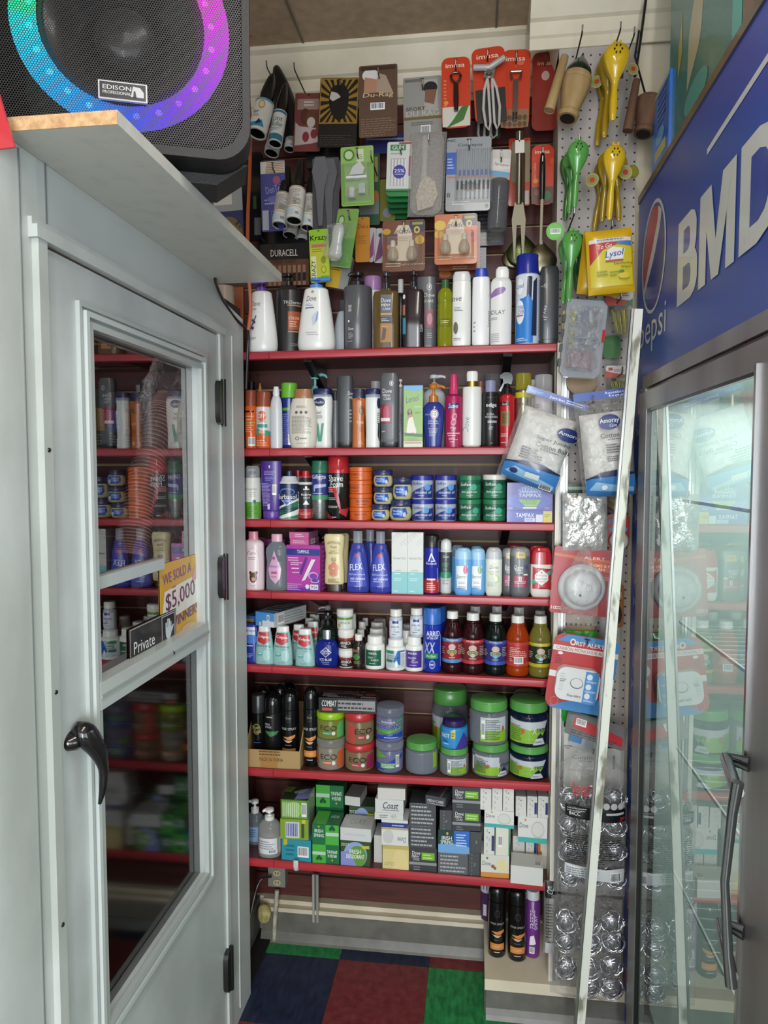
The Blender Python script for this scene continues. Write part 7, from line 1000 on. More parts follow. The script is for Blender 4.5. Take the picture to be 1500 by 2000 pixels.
# ---- citrus squeezers
def squeezer(label, xc, yt, xb, yb, w, Y, col, group, dim=0, first=[None]):
    a, b = at(xc, yt, Y), at(xb, yb, Y); R_ = (at(xc+w/2, yt, Y).x-a.x); Lz = (a-b).length; ax = a-b
    o = thing('citrus_squeezer', label, 'squeezer', tuple(a), (0, math.atan2(ax.x, ax.z), 0), group)
    rr = R_/.05
    for nm, dy, s in (('outer_arm', 0, 1), ('inner_arm', .022, .93)):
        mb = MB(); P = cr([(-Lz, .006*rr), (-Lz*.96, .011*rr), (-Lz*.75, .013*rr), (-Lz*.58, .010*rr), (-Lz*.46, .016*rr), (-Lz*.34, .034*rr), (-Lz*.2, .048*rr), (-Lz*.1, .046*rr), (-Lz*.03, .03*rr), (-.002, .012*rr)], 3)
        P = [(z*s, max(.001, r*s)) for z, r in P]; mb.rev(P, col+':g', 26, asp=.62, c=(0, dy, 0))
        if dy == 0:
            q = revsurf(P, .62, 2, H=-Lz); S2 = Surf(lambda u, v, o_: (u*R_*.9, -(R_*.62*math.sqrt(max(.05, 1-(u*.9)**2-((v+.17)*Lz/R_*.8)**2))+.0015+o_), v*Lz))
            decals(mb, S2, [('e', .0+.32*math.cos(k*1.047), -.13+.32*math.sin(k*1.047)*R_/Lz, .075, .075*R_/Lz*1.2, '#1c1a08') for k in range(6)], 1, 1)
        q_ = mb.build(nm, o)
        if dy == 0: arm = q_
    mb = MB(); mb.tube([(-.013*rr, .008, .004), (.013*rr, .008, .004)], .006*rr, col+':g', 10); mb.box((-.011*rr, .003, -.004), (.005, .014, .02), col); mb.box((.011*rr, .003, -.004), (.005, .014, .02), col); mb.build('hinge', arm)
    return o
YG = 'yellow citrus squeezers'; GG = 'green citrus squeezers'
yc, y2, gc, g2 = '#c9a51c', '#9a7c16', '#4f9444', '#2c6428'
squeezer('yellow citrus squeezer in front of the upper yellow bunch', 1206, 84, 1197, 236, 52, 1.995, yc, YG)
squeezer('yellow citrus squeezer second in the upper yellow bunch, handle just left of the front one', 1196, 96, 1180, 270, 50, 2.07, y2, YG)
squeezer('yellow citrus squeezer at the back of the upper yellow bunch, handle far left', 1190, 110, 1166, 285, 48, 2.14, y2, YG)
squeezer('yellow citrus squeezer in front of the lower yellow bunch', 1202, 283, 1190, 430, 46, 1.995, yc, YG)
squeezer('yellow citrus squeezer left behind in the lower yellow bunch', 1190, 296, 1176, 434, 44, 2.065, y2, YG)
squeezer('yellow citrus squeezer right behind in the lower yellow bunch', 1203, 300, 1209, 432, 44, 2.075, y2, YG)
squeezer('yellow citrus squeezer at the very back of the lower yellow bunch', 1185, 310, 1160, 452, 42, 2.14, y2, YG)
squeezer('bright green citrus squeezer in front of the upper green bunch', 1131, 275, 1122, 405, 42, 2.0, gc, GG)
squeezer('green citrus squeezer second in the upper green bunch', 1122, 290, 1112, 418, 40, 2.08, gc, GG)
squeezer('dark green citrus squeezer at the back of the upper green bunch', 1115, 300, 1104, 430, 40, 2.145, g2, GG)
squeezer('bright green citrus squeezer in front of the lower green bunch, by the round tag', 1119, 450, 1111, 590, 40, 2.0, gc, GG)
squeezer('green citrus squeezer behind in the lower green bunch', 1112, 462, 1100, 594, 40, 2.08, gc, GG)
squeezer('dark green citrus squeezer right behind in the lower green bunch', 1125, 455, 1128, 570, 38, 2.13, g2, GG)
for px, py, w_ in ((1138, 48, 'the wooden mortar with green net'), (1213, 42, 'the upper yellow squeezers'), (1240, 52, 'nothing beside the upper yellow squeezers'), (1199, 275, 'the lower yellow squeezers'), (1132, 262, 'the upper green squeezers'), (1122, 405, 'the lower green squeezers'), (1196, 430, 'the yellow wipes')): hook(px, py, 2.0, w_)
def disc(name, cat, label, px, py, w, Y, cols, yaw=0, roll=0, bc=0, part='disc'):
    c0 = at(px, py, Y); r = (at(px+w/2, py, Y).x-c0.x); o = thing(name, label, cat, tuple(c0), (0, R(-roll), R(yaw)))
    mb = MB(); mb.rev([(0, r), (.0015, r)], cols[0], 28, rot=(R(90), 0, 0)); ds = [('e', 0, .5, .82, .41, cols[1])] if len(cols) > 1 else []
    if len(cols) > 2: ds.append(('e', 0, .5, .4, .2, cols[2]))
    if bc: ds.append(('b', -.5, .35, .6, .65))
    decals(mb, flat(2*r, 2*r, -.0018, -r), ds, 2*r, 2*r, curved=False); mb.build(part, o); return o
disc('round_tag', 'tag', 'round lime green paper tag with barcode sticker beside the lower green squeezers', 1084, 452, 35, 2.01, ['#58a845', '#62b04e'], bc=1)
disc('round_tag', 'tag', 'round citrus-slice tag with red print, right of the upper yellow squeezers', 1236, 135, 24, 2.05, ['#a8a068', '#8c8a50', '#b03a2c'], yaw=20)
disc('round_tag', 'tag', 'round citrus-slice tag with red print, right of the lower yellow squeezers', 1221, 337, 28, 2.05, ['#b0aa70', '#98965c', '#b83a2c'], yaw=10)
disc('round_tag', 'tag', 'olive round citrus tag at the back right of the lower yellow squeezers', 1236, 335, 26, 2.11, ['#7a7628', '#8c862e'], yaw=20)
disc('round_tag', 'tag', 'round tag with red print between green and yellow squeezers', 1157, 352, 26, 2.07, ['#a8a068', '#8c8a50', '#b03a2c'], yaw=-20)
disc('round_tag', 'tag', 'round tag with red print between the mortar and upper yellow squeezers', 1166, 160, 24, 2.09, ['#a8a068', '#8c8a50', '#a8362c'], yaw=-20)
disc('round_tag', 'tag', 'green oval leaf-like tag at the left of the upper green squeezers', 1108, 315, 26, 2.05, ['#3a6a28', '#4a8034'], yaw=-50)
# ---- wooden mortars and pestles
wood = noisy('mortar_wood', '#8f7348', '#a98d5f', 30, .7, 6, stretch=(1, 1, .2)); wood2 = noisy('dark_mortar_wood', '#4f3626', '#6a4a34', 30, .7, 6, stretch=(1, 1, .2))
def mortar(label, xt, yt, xb, yb, w, Y, m, m2, pes, net):
    a, b = at(xt, yt, Y), at(xb, yb, Y); ax = a-b; L_ = ax.length; r = (at(xt+w/2, yt, Y).x-a.x)
    o = thing('wooden_mortar', label, 'mortar', tuple(b), (R(-10), math.atan2(ax.x, ax.z), 0)); mb = MB()
    mb.rev(cr([(0, r*.66), (L_*.1, r*.72), (L_*.14, r*.66), (L_*.2, r*.62), (L_*.6, r*.88), (L_*.82, r), (L_*.86, r*.97), (L_*.9, r), (L_, r*.97)], 3), m, 30, top=False); mb.rev([(L_*.9, r*.85), (L_*.6, r*.7)], m, 24, top=True, bot=False); mb.rev([(-.0006, r*.5), (-.0002, r*.5)], '#1c1410:p', 20); mb.build('bowl', o)
    if net: mb = MB(); mb.rev(cr([(L_*.92, r*.9), (L_*1.15, r*.85), (L_*1.35, r*.5), (L_*1.5, r*.16), (L_*1.6, r*.05)]), net, 18, asp=.9); mb.build('mesh_net', o)
    c0, c1 = at(pes[0], pes[1], Y-.02), at(pes[2], pes[3], Y-.02); ax = c0-c1; q = thing('wooden_pestle', label.replace('mortar', 'pestle').split(',')[0]+', hanging beside its mortar', 'pestle', tuple(c1), (R(-6), math.atan2(ax.x, ax.z), 0)); mb = MB(); rp = r*.36; Lp = ax.length
    mb.rev(cr([(0, rp*.95), (Lp*.03, rp), (Lp*.5, rp*.85), (Lp*.95, rp*.75), (Lp, rp*.6)], 3), m, 22); mb.build('shaft', q)
mortar('pale wooden mortar, dark green net on top, hanging left of the yellow squeezers', 1130, 142, 1108, 232, 60, 2.05, wood, '', (1105, 102, 1073, 215), '#10241a')
mortar('dark brown wooden mortar, hanging right of the upper yellow squeezers', 1272, 190, 1256, 262, 56, 2.06, wood2, '', (1246, 150, 1226, 255), None)
p = MB(); t = at(1240, 100, 2.05); p.tube([tuple(at(1248, 60, 2.1)), tuple(at(1240, 110, 2.08)), tuple(at(1262, 190, 2.06))], .003, '#1c1818', 6); p.tube([tuple(at(1262, -5, 2.1)), tuple(at(1252, 70, 2.1)), tuple(at(1240, 150, 2.08))], .004, '#1a1717', 6); tag(p.build('hanging_rope'), 'black rope knotted above the dark brown mortar', 'rope')
# ---- yellow wipes, tackle box, screws
t = at(1188, 449, 2.0); o = thing('wipes_packet', 'yellow disinfecting wipes packet with red corner and blue script', 'packet', tuple(t), (0, R(-4), 0)); W, H = u_(80)*.93, u_(112)*.93
mb = MB(); pillow(mb, W, H, .03, '#c9a216', seed=3, nz_=.04); decals(mb, pillsurf(W, H, .03), [('r', -.9, .1, .9, .78, '#c4b62c'), ('p', [(-.9, .78), (.9, .78), (.9, .84), (-.9, .84)], '#cfd0cc'), ('p', [(-.9, .45), (-.3, .68), (.3, .74), (.9, .78), (-.9, .78)], '#b02a2a'), ('p', [(.2, .74), (.9, .7), (.9, .78), (.3, .77)], '#3a78b8'), ('t', 'To Go', -.25, .72, .07, .3, '#e8e0dc', {'sh': .3, 'b': .03, 'rot': 8}), ('p', [(-.25, .5), (.5, .5), (.6, .66), (.1, .7), (-.2, .64)], '#d8d8d4'), ('t', 'Lysol', .15, .58, .13, .42, '#26488c', {'sh': .3, 'b': .05, 'rot': 6}), ('r', -.25, .47, .5, .49, '#a83440'), ('t', 'Disinfecting', .5, .43, .04, .4, '#3a4a2a'), ('t', 'Wipes', .6, .37, .04, .22, '#3a4a2a'), TL(-.4, .3, .25, .05, 2, '#7a8a2c'), TL(.1, .28, .2, .05, 2, '#7a8a2c'), ('e', .5, .24, .25, .05, '#d0b83a'), ('e', .4, .3, .12, .025, '#4a7a2a'), TL(0, .81, .6, .02, 1, '#5a6ab0')], W, H); mb.build('pouch', o)
t = at(1185, 455, 2.05); o = thing('wipes_packet', 'second yellow wipes packet behind the front one', 'packet', tuple(t), (0, R(6), 0)); mb = MB(); pillow(mb, W*1.02, H*1.0, .03, '#b58e12', seed=5, nz_=.05); mb.build('pouch', o)
t = at(1148, 586, 2.0); W, H = u_(72)*.93, u_(138)*.93
o = thing('tackle_box', 'clear plastic compartment box with red latch and shiny reflections', 'box', tuple(t), (0, R(5.5), 0))
mb = MB(); Pc = [(-W/2+.008, 0), (W/2-.014, 0), (W/2, -.014), (W/2, -H+.016), (W/2-.014, -H), (-W/2+.012, -H), (-W/2, -H+.014), (-W/2, -.012)]; mb.prism(Pc, -.002, .022, '#b8c0c8:f'); mb.build('case', o)
mb = MB(); Pi = [(x*.82, -H/2+(z+H/2)*.84) for x, z in Pc]; mb.prism(Pi, -.006, -.002, '#b4c4d4:b'); mb.prism([(-W*.38, -H*.48), (W*.38, -H*.48), (W*.38, -H*.5), (-W*.38, -H*.5)], -.004, .02, '#a8b0b8:f'); mb.build('lid', o)
mb = MB(); mb.box((W/2-.003, .006, -H*.45), (.007, .02, H*.16), '#a8242c:g'); mb.build('latch', o)
mb = MB(); [mb.box((-W/2-.002, .006, -H*(.25+.19*k)), (.008, .018, .02), '#26262a') for k in range(4)]; mb.build('hinges', o)
mb = MB()
for k in range(9): mb.box((-W*.3+(k % 5)*W*.14, .008, -H*(.2+.28*(k//5))), (.008, .006, H*.16), ['#b0a83a', '#8a94a4', '#7a8ab0', '#c8c8c8', '#5a5a60'][k % 5], (0, R(10*(k % 3)-10), 0))
mb.box((.0, .01, -H*.76), (W*.6, .008, H*.22), '#8a5a60'); mb.build('lures', o)
card('yellow_card', 'card', 'yellow card behind the left hinge side of the clear compartment box', 1099, 1126, 606, 718, 2.1, '#c4b22c', [('e', -.3, .3, .4, .2, '#b07a80'), ('r', -1, .0, .2, .08, '#b8323a')], hole=False)
def screws(label, x0, x1, y0, y1, Y):
    o, W, H = card('screw_packet', 'packet', label, x0, x1, y0, y0+(y1-y0)*.36, Y, '#c8c4be', [('p', [(-1, 0), (1, 0), (1, .25), (-.2, .4), (-1, .6)], '#a84a3c'), ('p', [(.3, 0), (1, 0), (1, .4)], '#3a7a4a'), ('r', -.75, .6, -.35, .85, '#9a3a3a'), TL(.2, .62, .5, .12, 2, '#b06a5a')], hk=None)
    H2 = (at(x0, y0, Y).z-at(x0, y1, Y).z)-H; mb = MB(); frustum(mb, 0, -H-H2/2, W*.95, H2, .004, .03, '#9a9c98:c', .92); mb.build('blister', o); mb = MB()
    for k in range(11): mb.tube([(-W*.3+k*W*.06, -.012+(k % 3)*.004, -H-H2*.15), (-W*.3+k*W*.045+.012, -.012, -H-H2*.9)], [.0022, .0012], '#8c8848:s', 6)
    mb.build('screws', o)
screws('clear packet of long brass screws under a red and white header card', 1184, 1236, 562, 660, 2.1)
screws('lower packet of screws half hidden by the leaning pole', 1183, 1226, 714, 782, 2.12)
hook(1214, 568, 2.03, 'the packet of brass screws'); hook(1216, 716, 2.05, 'the lower packet of screws')
o = disc('wooden_disc', 'trivet', 'round tan wooden piece with a barcode sticker above the cotton bags', 1136, 743, 60, 2.1, ['#8a6a40', '#93734a'], bc=0); 
disc('wooden_disc', 'trivet', 'small round tan wooden piece above the cotton bags, partly hidden', 1172, 765, 20, 2.09, ['#8a6a40', '#93734a', '#6a4a2a'])
card('green_packet', 'packet', 'dark green packet behind the compartment box at its lower right', 1178, 1212, 655, 700, 2.14, '#2f6a2c', hole=False, rad=.02)
# ---- cotton ball bags
def ring(points, Y): return [(at(x, y, Y).x, at(x, y, Y).z) for x, y in points]
def lumps(mb, cx_, cz_, W, H, D, mat, seed, taper=0):
    r = random.Random(seed)
    for k in range(34):
        z = r.uniform(-.92, .92); f = 1-taper*max(0, z); x = r.uniform(-.85, .85)*f; rad = W*.16
        mb.rev(cr([(-rad, .001), (-rad*.7, rad*.7), (0, rad), (rad*.7, rad*.7), (rad, .001)], 3), mat, 14, asp=D/W*1.5, c=(cx_+x*(W/2-rad*.5), r.uniform(-.3, .3)*D*.4, cz_+z*(H/2-rad*.5)))
cot = noisy('cotton', '#d2cfca', '#e4e2de', 60, .95, 4, bump=.3)
def cotton(label, px, py, w, h, Y, roll, ds, seed, head):
    t = at(px, py, Y); k = u_(1)*Y/2.2; W, H = w*k, h*k; o = thing('cotton_ball_bag', label, 'bag', tuple(t), (R(4), R(-roll), 0), 'cotton ball bags'); D = .075
    mb = MB(); pillow(mb, W*.86, H*.76, D*.92, cot, c=(0, 0, -H*.20), seed=seed, nz_=.14, nx=14, nz=22); mb.build('cotton', o)
    mb = MB(); pillow(mb, W, H*.92, D, '#c8ccd0:b', c=(0, 0, -H*.06), seed=seed+1, nz_=.18, nx=16, nz=24); 
    decals(mb, Surf(lambda u, v, q: (u*W/2*.92, -D/2*(max(0, 1-(u*.9)**4)**.6)*(max(0, 1-(2*v-1)**6)**.6)*1.13-q*3-.003, -H*.985+v*H*.92)), ds, W, H, curved=True); mb.build('clear_film', o)
    mb = MB(); mb.box((0, 0, -H*.035), (W*1.0, .002, H*.075), '#2a4ea0'); decals(mb, flat(W, H*.075, -.001, -H*.0725), head, W, H*.075, curved=False); mb.build('header_strip', o)
blu = [('p', [(-.98, .03), (.98, .0), (.98, .22), (.3, .27), (-.3, .26), (-.98, .2)], '#3a78b8'), ('p', [(-.9, .1), (.9, .04), (.9, .09), (-.6, .18)], '#8ab4d8'), ('p', [(-.98, .2), (-.3, .26), (.3, .27), (.98, .22), (.98, .235), (.3, .285), (-.3, .275), (-.98, .215)], '#1c2a4c')]
cotton('clear bag of cotton balls, the left one tilted over the second and third shelf ends', 1091, 772, 118, 180, 2.055, -19, blu+[('e', .75, .68, .4, .075, '#22306c'), ('t', 'Amoray', .8, .68, .055, .42, '#dfe2ea', {'b': .03}), ('t', 'Super Jumbo', .35, .56, .05, .6, '#24262c', {'b': .01}), ('t', 'Cotton Balls', .4, .49, .05, .6, '#24262c', {'b': .01}), TL(.35, .445, .35, .012, 1, '#55585c'), TL(-.2, .36, .4, .07, 5, '#3a3c40'), ('e', -.6, .13, .14, .03, '#1c2a5c'), ('r', -.2, .1, .3, .16, '#c8d0d0'), ('b', .4, .02, .85, .08)], 3, [('t', 'Super', -.7, .5, .6, .25, '#7ab0e0', {'b': .03}), ('t', 'Jumbo', .0, .4, .45, .25, '#dfe4f0', {'b': .03}), TL(.6, .5, .3, .3, 2, '#dfe4f0')])
cotton('clear bag of cotton balls, the right one in front hanging straight', 1172, 764, 98, 200, 1.99, 7, blu+[('e', .12, .76, .42, .075, '#22306c'), ('t', 'Amoray', .12, .77, .06, .38, '#dfe2ea', {'b': .03}), ('t', 'Care', .25, .725, .03, .14, '#dfe2ea', {'sh': .2}), ('t', 'Cotton Balls', .35, .63, .05, .62, '#24262c', {'b': .01}), TL(.35, .59, .35, .012, 1, '#55585c'), TL(.2, .5, .3, .05, 4, '#3a3c40'), TL(.2, .4, .3, .03, 3, '#3a3c40'), ('e', -.3, .12, .12, .025, '#dfe4ea')], 8, [('t', 'Resealable', .55, .65, .3, .38, '#dfe4f0'), ('t', 'bag', .6, .25, .3, .3, '#dfe4f0')])
hook(1160, 772, 1.96, 'the right cotton ball bag')
# ---- lower column goods
t = at(1142, 963, 2.06); W, H = u_(80)*.95, u_(106)*.95
o = thing('foil_packet', 'crinkled shiny white plastic packet hanging below the cotton bags', 'packet', tuple(t), (0, R(-1), 0)); fo = noisy('crinkled_foil', '#a8a8a6', '#d0d0cc', 26, .16, 4, bump=1.0, metal=.35); mb = MB(); pillow(mb, W, H, .02, fo, seed=9, nz_=.3, nx=16, nz=20); mb.build('pouch', o)
card('green_card', 'card', 'dark green card behind the crinkled white packet and cotton bags', 1098, 1150, 945, 1060, 2.13, '#1f4a3c', [('r', -.9, .9, .9, .95, '#9aa49a')], hole=False)
hook(1128, 958, 2.03, 'the crinkled white packet')
o, W, H = card('smoke_alarm_package', 'package', 'red smoke and fire alarm package with round white alarm', 1083, 1200, 1070, 1200, 2.07, '#a52a30', [('p', [(-1, .86), (-.4, .84), (-.2, .80), (1, .80), (1, .84), (-.4, .88), (-1, .90)], '#c8602a'), ('p', [(.1, .80), (1, .78), (1, .66), (.35, .68)], '#c8602a'), ('t', 'SMOKE & FIRE', .62, .755, .04, .45, '#ecd8c8', {'b': .06}), ('t', 'ALARM', .45, .70, .04, .26, '#ecd8c8', {'b': .06}), ('t', 'ALERT', .35, .86, .04, .35, '#ecd8d8', {'b': .05}), ('e', .5, .58, .07, .03, '#dddddd'), TL(.8, .57, .18, .03, 3, '#e0c0c0'), ('t', '10', -.88, .08, .05, .08, '#ecd8d8', {'b': .06}), TL(-.7, .08, .1, .03, 2, '#ecd8d8')], roll=-4, hole=False, th=.02)
mb = MB(); rr = W*.40; mb.rev(cr([(0, rr), (.006, rr*1.0), (.014, rr*.92), (.018, rr*.8), (.022, rr*.76), (.034, rr*.62), (.037, rr*.3), (.038, .001)], 3), '#d0d2d4', 40, c=(0, -.012, -H*.58), rot=(R(90), 0, 0)); decals(mb, Surf(lambda u, v, q: (u*.02+.008, -.0505-q, -H*.58+v*.02)), [('e', .3, .2, .4, .5, '#8a8c8e'), ('e', .3, .2, .36, .46, '#d0d2d4'), ('e', -.8, -.9, .2, .2, '#2a2a2a')], 1, 1, curved=False); mb.build('smoke_alarm', o)
t = at(1142, 1072, 2.0); o = thing('plastic_sleeve', 'clear crumpled plastic bag hanging in front of the red smoke alarm package', 'bag', tuple(t), (0, R(4), 0)); mb = MB(); Wb, Hb = u_(66)*.93, u_(140)*.93
v, fs = pillow_pts(Wb, Hb, .03, seed=12, nz_=.5); v = [(x*(.25+.75*min(1, abs(z)/(Hb*.45))), y, z) for x, y, z in v]; mb.add(v, fs, '#b8b8bc:b', True); mb.build('film', o)
o, W, H = card('carbon_monoxide_alarm_package', 'package', 'red and blue carbon monoxide alarm package with white alarm', 1084, 1212, 1244, 1392, 2.06, '#b22d2e', [('p', [(.75, .0), (1, .05), (1, .98), (.55, .98), (.8, .86), (.86, .5)], '#3f82c0'), ('p', [(-.55, .0), (1, .0), (1, .22), (-.1, .16), (-.9, .02)], '#3f82c0'), ('p', [(-.9, .9), (-.5, .97), (.6, .97), (.9, .9), (.7, .995), (-.6, .995)], '#3f82c0'), ('r', -1, .77, 1, .84, '#d6d4d0'), ('t', 'CARBON MONOXIDE ALARM', -.05, .805, .042, .85, '#a53038', {'b': .04}), ('t', 'FIRST ALERT', .05, .895, .055, .5, '#e6e4e0', {'b': .08}), ('e', -.42, .905, .09, .045, '#e0dcd8'), ('e', -.42, .905, .05, .025, '#b22d2e'), ('e', -.75, .74, .08, .02, '#dddddd'), TL(-.78, .65, .1, .06, 4, '#7a1c20'), ('e', .78, .62, .15, .075, '#c8ccd0'), ('e', -.72, .1, .13, .06, '#c86a68'), ('e', -.72, .1, .11, .05, '#b22d2e'), ('r', -1, .42, -.75, .5, '#d6d4d0'), ('r', .75, .4, 1, .5, '#c8d0d8')], roll=-8, rad=.03, hk='the carbon monoxide alarm package', th=.004)
mb = MB(); P = rrect(W*.66, H*.43, .025, -H*.83); P = [(x-.012, z) for x, z in P]; mb.prism(P, -.03, -.002, '#d4d6d6'); sf = Surf(lambda u, v, q: (u*W*.33-.012, -.0305-q, -H*.83+v*H*.43)); decals(mb, sf, [('e', -.05, .55, .3, .16, '#5a5c5e'), ('e', -.05, .56, .27, .14, '#d4d6d6'), TL(-.7, .6, .14, .05, 2, '#6a6a6a'), ('r', .3, -.02, .92, .96, '#4a8ac8'), ('e', .5, .8, .13, .09, '#d6dce4'), ('e', .5, .5, .13, .09, '#d6dce4'), ('e', .5, .22, .13, .09, '#d6dce4'), TL(.62, .66, .25, .03, 2, '#e8eef4'), TL(.62, .36, .25, .03, 2, '#e8eef4'), TL(.62, .08, .25, .03, 2, '#e8eef4'), ('t', 'First Alert', -.1, .17, .08, .32, '#4a4c50', {'sh': .2})]+[('r', -.85, .3+.08*k, -.65, .31+.08*k, '#a8aaac') for k in range(7)], W*.66, H*.43, curved=False); mb.build('carbon_monoxide_alarm', o)
t = at(1130, 1232, 2.12); o = thing('green_bag', 'bright green plastic packet behind the carbon monoxide alarm package', 'bag', tuple(t), (0, 0, 0)); mb = MB(); pillow(mb, u_(68)*.95, u_(178)*.95, .02, '#2f9a34:g', seed=21, nz_=.3); mb.build('pouch', o)
card('beige_card', 'card', 'beige punched card strip above the green plastic packet', 1098, 1162, 1200, 1232, 2.14, '#a08c72', [('e', -.75+.3*k, .4, .05, .1, '#1c1814') for k in range(6)]+[('r', -1, .02, 1, .1, '#b09a2c')], hole=False)
card('alarm_card', 'card', 'grey and red boxed alarm card seen edge on below the blue and red package', 1108, 1228, 1404, 1448, 2.08, '#6e6e70', [('p', [(-.8, .3), (.9, .1), (.9, .5), (-.75, .8)], '#b5343a'), ('b', -.7, .45, -.35, .75), TL(0, .15, .8, .1, 2, '#4a4a4c')], roll=-16, pitch=-30, hole=False, th=.008)
card('blue_tray_card', 'card', 'white and pale blue curved card under the grey and red alarm card', 1118, 1190, 1424, 1466, 2.11, '#b8bcc0', [('p', [(-1, .2), (-.3, .2), (-.3, 1), (-1, 1)], '#5a8ac0')], roll=-14, hole=False, rad=.015)
card('yellow_card', 'card', 'yellow striped card above the white kitchen gadget card', 1100, 1158, 1420, 1464, 2.13, '#c8b81c', [('p', [(-1, 0), (-.6, 0), (-.3, .6), (-1, 1)], '#d6d6cc')]+[('r', -.6, .1+.15*k, 1, .13+.15*k, '#a89a1c') for k in range(6)], hole=False)
card('kitchen_gadget_card', 'card', 'white card reading cuisinart behind the top of the scrubber bag', 1101, 1219, 1460, 1560, 2.12, '#c2c0ba', [('t', 'Cuisinart', -.22, .8, .07, .5, '#7a7a78', {'b': .03}), TL(-.25, .73, .25, .02, 1, '#9a9a96'), TL(-.85, .97, .1, .02, 1, '#6a6a68'), ('b', .2, .7, .4, .85), ('r', .62, .6, .7, .86, '#8a8a88'), TL(-.3, .55, .5, .015, 1, '#a8a8a4')], hk='the white kitchen gadget card')
o, W, H = card('ball_packet', 'packet', 'red card with blue strip and a white round ball behind the leaning pole', 1184, 1230, 1004, 1070, 2.1, '#a82c24', [('r', -.8, .75, -.4, .85, '#4a8ac0'), ('r', -.7, .5, .8, .6, '#4a8ac0')], hole=False, rad=.015)
mb = MB(); rr = W*.42; mb.rev(cr([(-rr, .001), (-rr*.7, rr*.71), (0, rr), (rr*.7, rr*.71), (rr, .001)], 4), '#c8c2b4', 20, asp=.6, c=(.002, -.012, -H*.78)); mb.build('ball', o)
card('insole_packet', 'packet', 'brown and orange oval packet behind the leaning pole near the blue cooler', 1196, 1222, 1142, 1226, 2.1, '#8a5c34', [('e', 0, .3, .6, .2, '#3a2c2c'), ('e', 0, .75, .5, .15, '#4a3428'), ('e', .2, .75, .3, .1, '#a08a80')], hole=False, rad=.02, yaw=25)
t = at(1208, 950, 2.12); o = thing('blue_bag', 'blue and green plastic bag squeezed between the leaning pole and the cooler', 'bag', tuple(at(1218, 808, 2.12)), (0, R(4), 0)); mb = MB(); pillow(mb, u_(30)*.95, u_(150)*.95, .03, '#2a5098', seed=31, nz_=.3); mb.build('pouch', o)
t = at(1196, 950, 2.11); o = thing('twine_bundle', 'tan ball of twine in clear plastic behind the leaning pole', 'bundle', tuple(at(1204, 975, 2.12))); mb = MB(); rr = .036; mb.rev(cr([(-rr, .001), (-rr*.7, rr*.71), (0, rr), (rr*.7, rr*.71), (rr, .001)], 4), noisy('twine', '#7a6a50', '#a8987a', 80, .9, bump=.5), 20, asp=.7); mb.build('ball', o)
# ---- steel scrubber bags
def scrub_mesh():
    mb = MB(); r = random.Random(5); R0 = .030
    for k in range(22):
        e = Euler((r.uniform(0, 6), r.uniform(0, 6), 0)).to_matrix(); q = R0*r.uniform(.55, 1); h = math.sqrt(max(0, R0*R0-q*q)); pts = []
        for i in range(19): a = i/18*6.283; pts.append(e @ Vector((q*math.cos(a), q*math.sin(a)*.98, h*(1 if k % 2 else -1)+.002*math.sin(5*a))))
        mb.tube(pts, .0011, '#c4c4c8:m', 4)
    for k in range(5):
        pts = [(math.cos(t_*.7)*(.004+.0012*t_), -R0*.8+.0002*t_, math.sin(t_*.7)*(.004+.0012*t_)) for t_ in range(20)]; mb.tube([(x, y, z) for x, y, z in pts], .0011, '#d0d0d4:m', 4)
    mb.rev(cr([(-R0*.85, .001), (-R0*.6, R0*.6), (0, R0*.85), (R0*.6, R0*.6), (R0*.85, .001)], 3), '#8f9095:m', 12); return mb
m0 = scrub_mesh(); sm = None; n = 0
for bag, pts, Ys in (('upper', [(1114, 1562), (1158, 1558), (1201, 1562), (1112, 1612), (1158, 1610), (1202, 1612), (1112, 1662), (1157, 1660), (1202, 1663), (1112, 1712), (1157, 1711), (1201, 1713)], 2.045), ('lower', [(1106, 1800), (1150, 1804), (1196, 1802), (1106, 1840), (1152, 1844), (1198, 1838), (1106, 1890), (1150, 1892), (1194, 1886), (1152, 1926), (1194, 1930)], 2.04)):
    for i, (x, y) in enumerate(pts):
        if sm is None: ob = m0.build('steel_scrubber'); sm = ob
        else: ob = sm.copy(); COL.objects.link(ob)
        ob.location = at(x, y, Ys); ob.rotation_euler = (0, i*1.1, 0); ob.scale = (1.1, .62, 1.16)
        row = ['top', 'middle', 'low', 'bottom'][i//3]; cl = ['left', 'centre', 'right'][i % 3]
        tag(ob, f'curly steel scrubber in the {bag} clear bag, {row} row {cl}', 'scrubber', 'steel scrubbers')
def scrubbag(label, pts, Y0, Y1, dec, neck, seed, black=None):
    xs0, xs1, y0, y1 = pts; c0 = at((xs0+xs1)/2, y0, Y0); W = at(xs1, y0, Y0).x-at(xs0, y0, Y0).x; H = c0.z-at((xs0+xs1)/2, y1, Y0).z
    o = thing('scrubber_bag', label, 'bag', tuple(c0), (0, 0, 0)); D = Y1-Y0; mb = MB(); v, fs = pillow_pts(W, H, D, seed=seed, nz_=.22, nx=16, nz=26)
    v = [(x*(1 if not neck or abs(z) > H*neck else .25+.75*(abs(z)/(H*neck))**.8), y+D/2, z) for x, y, z in v]; mb.add(v, fs, '#b8babc:b', True)
    if dec: decals(mb, Surf(lambda u, w_, q: (u*W/2*.9, D/2-D/2*(max(0, 1-(u*.9)**4)**.6)*(max(0, 1-(2*w_-1)**6)**.6)*1.2-q*3-.002, -H+w_*H)), dec, W, H)
    mb.build('clear_film', o); return o
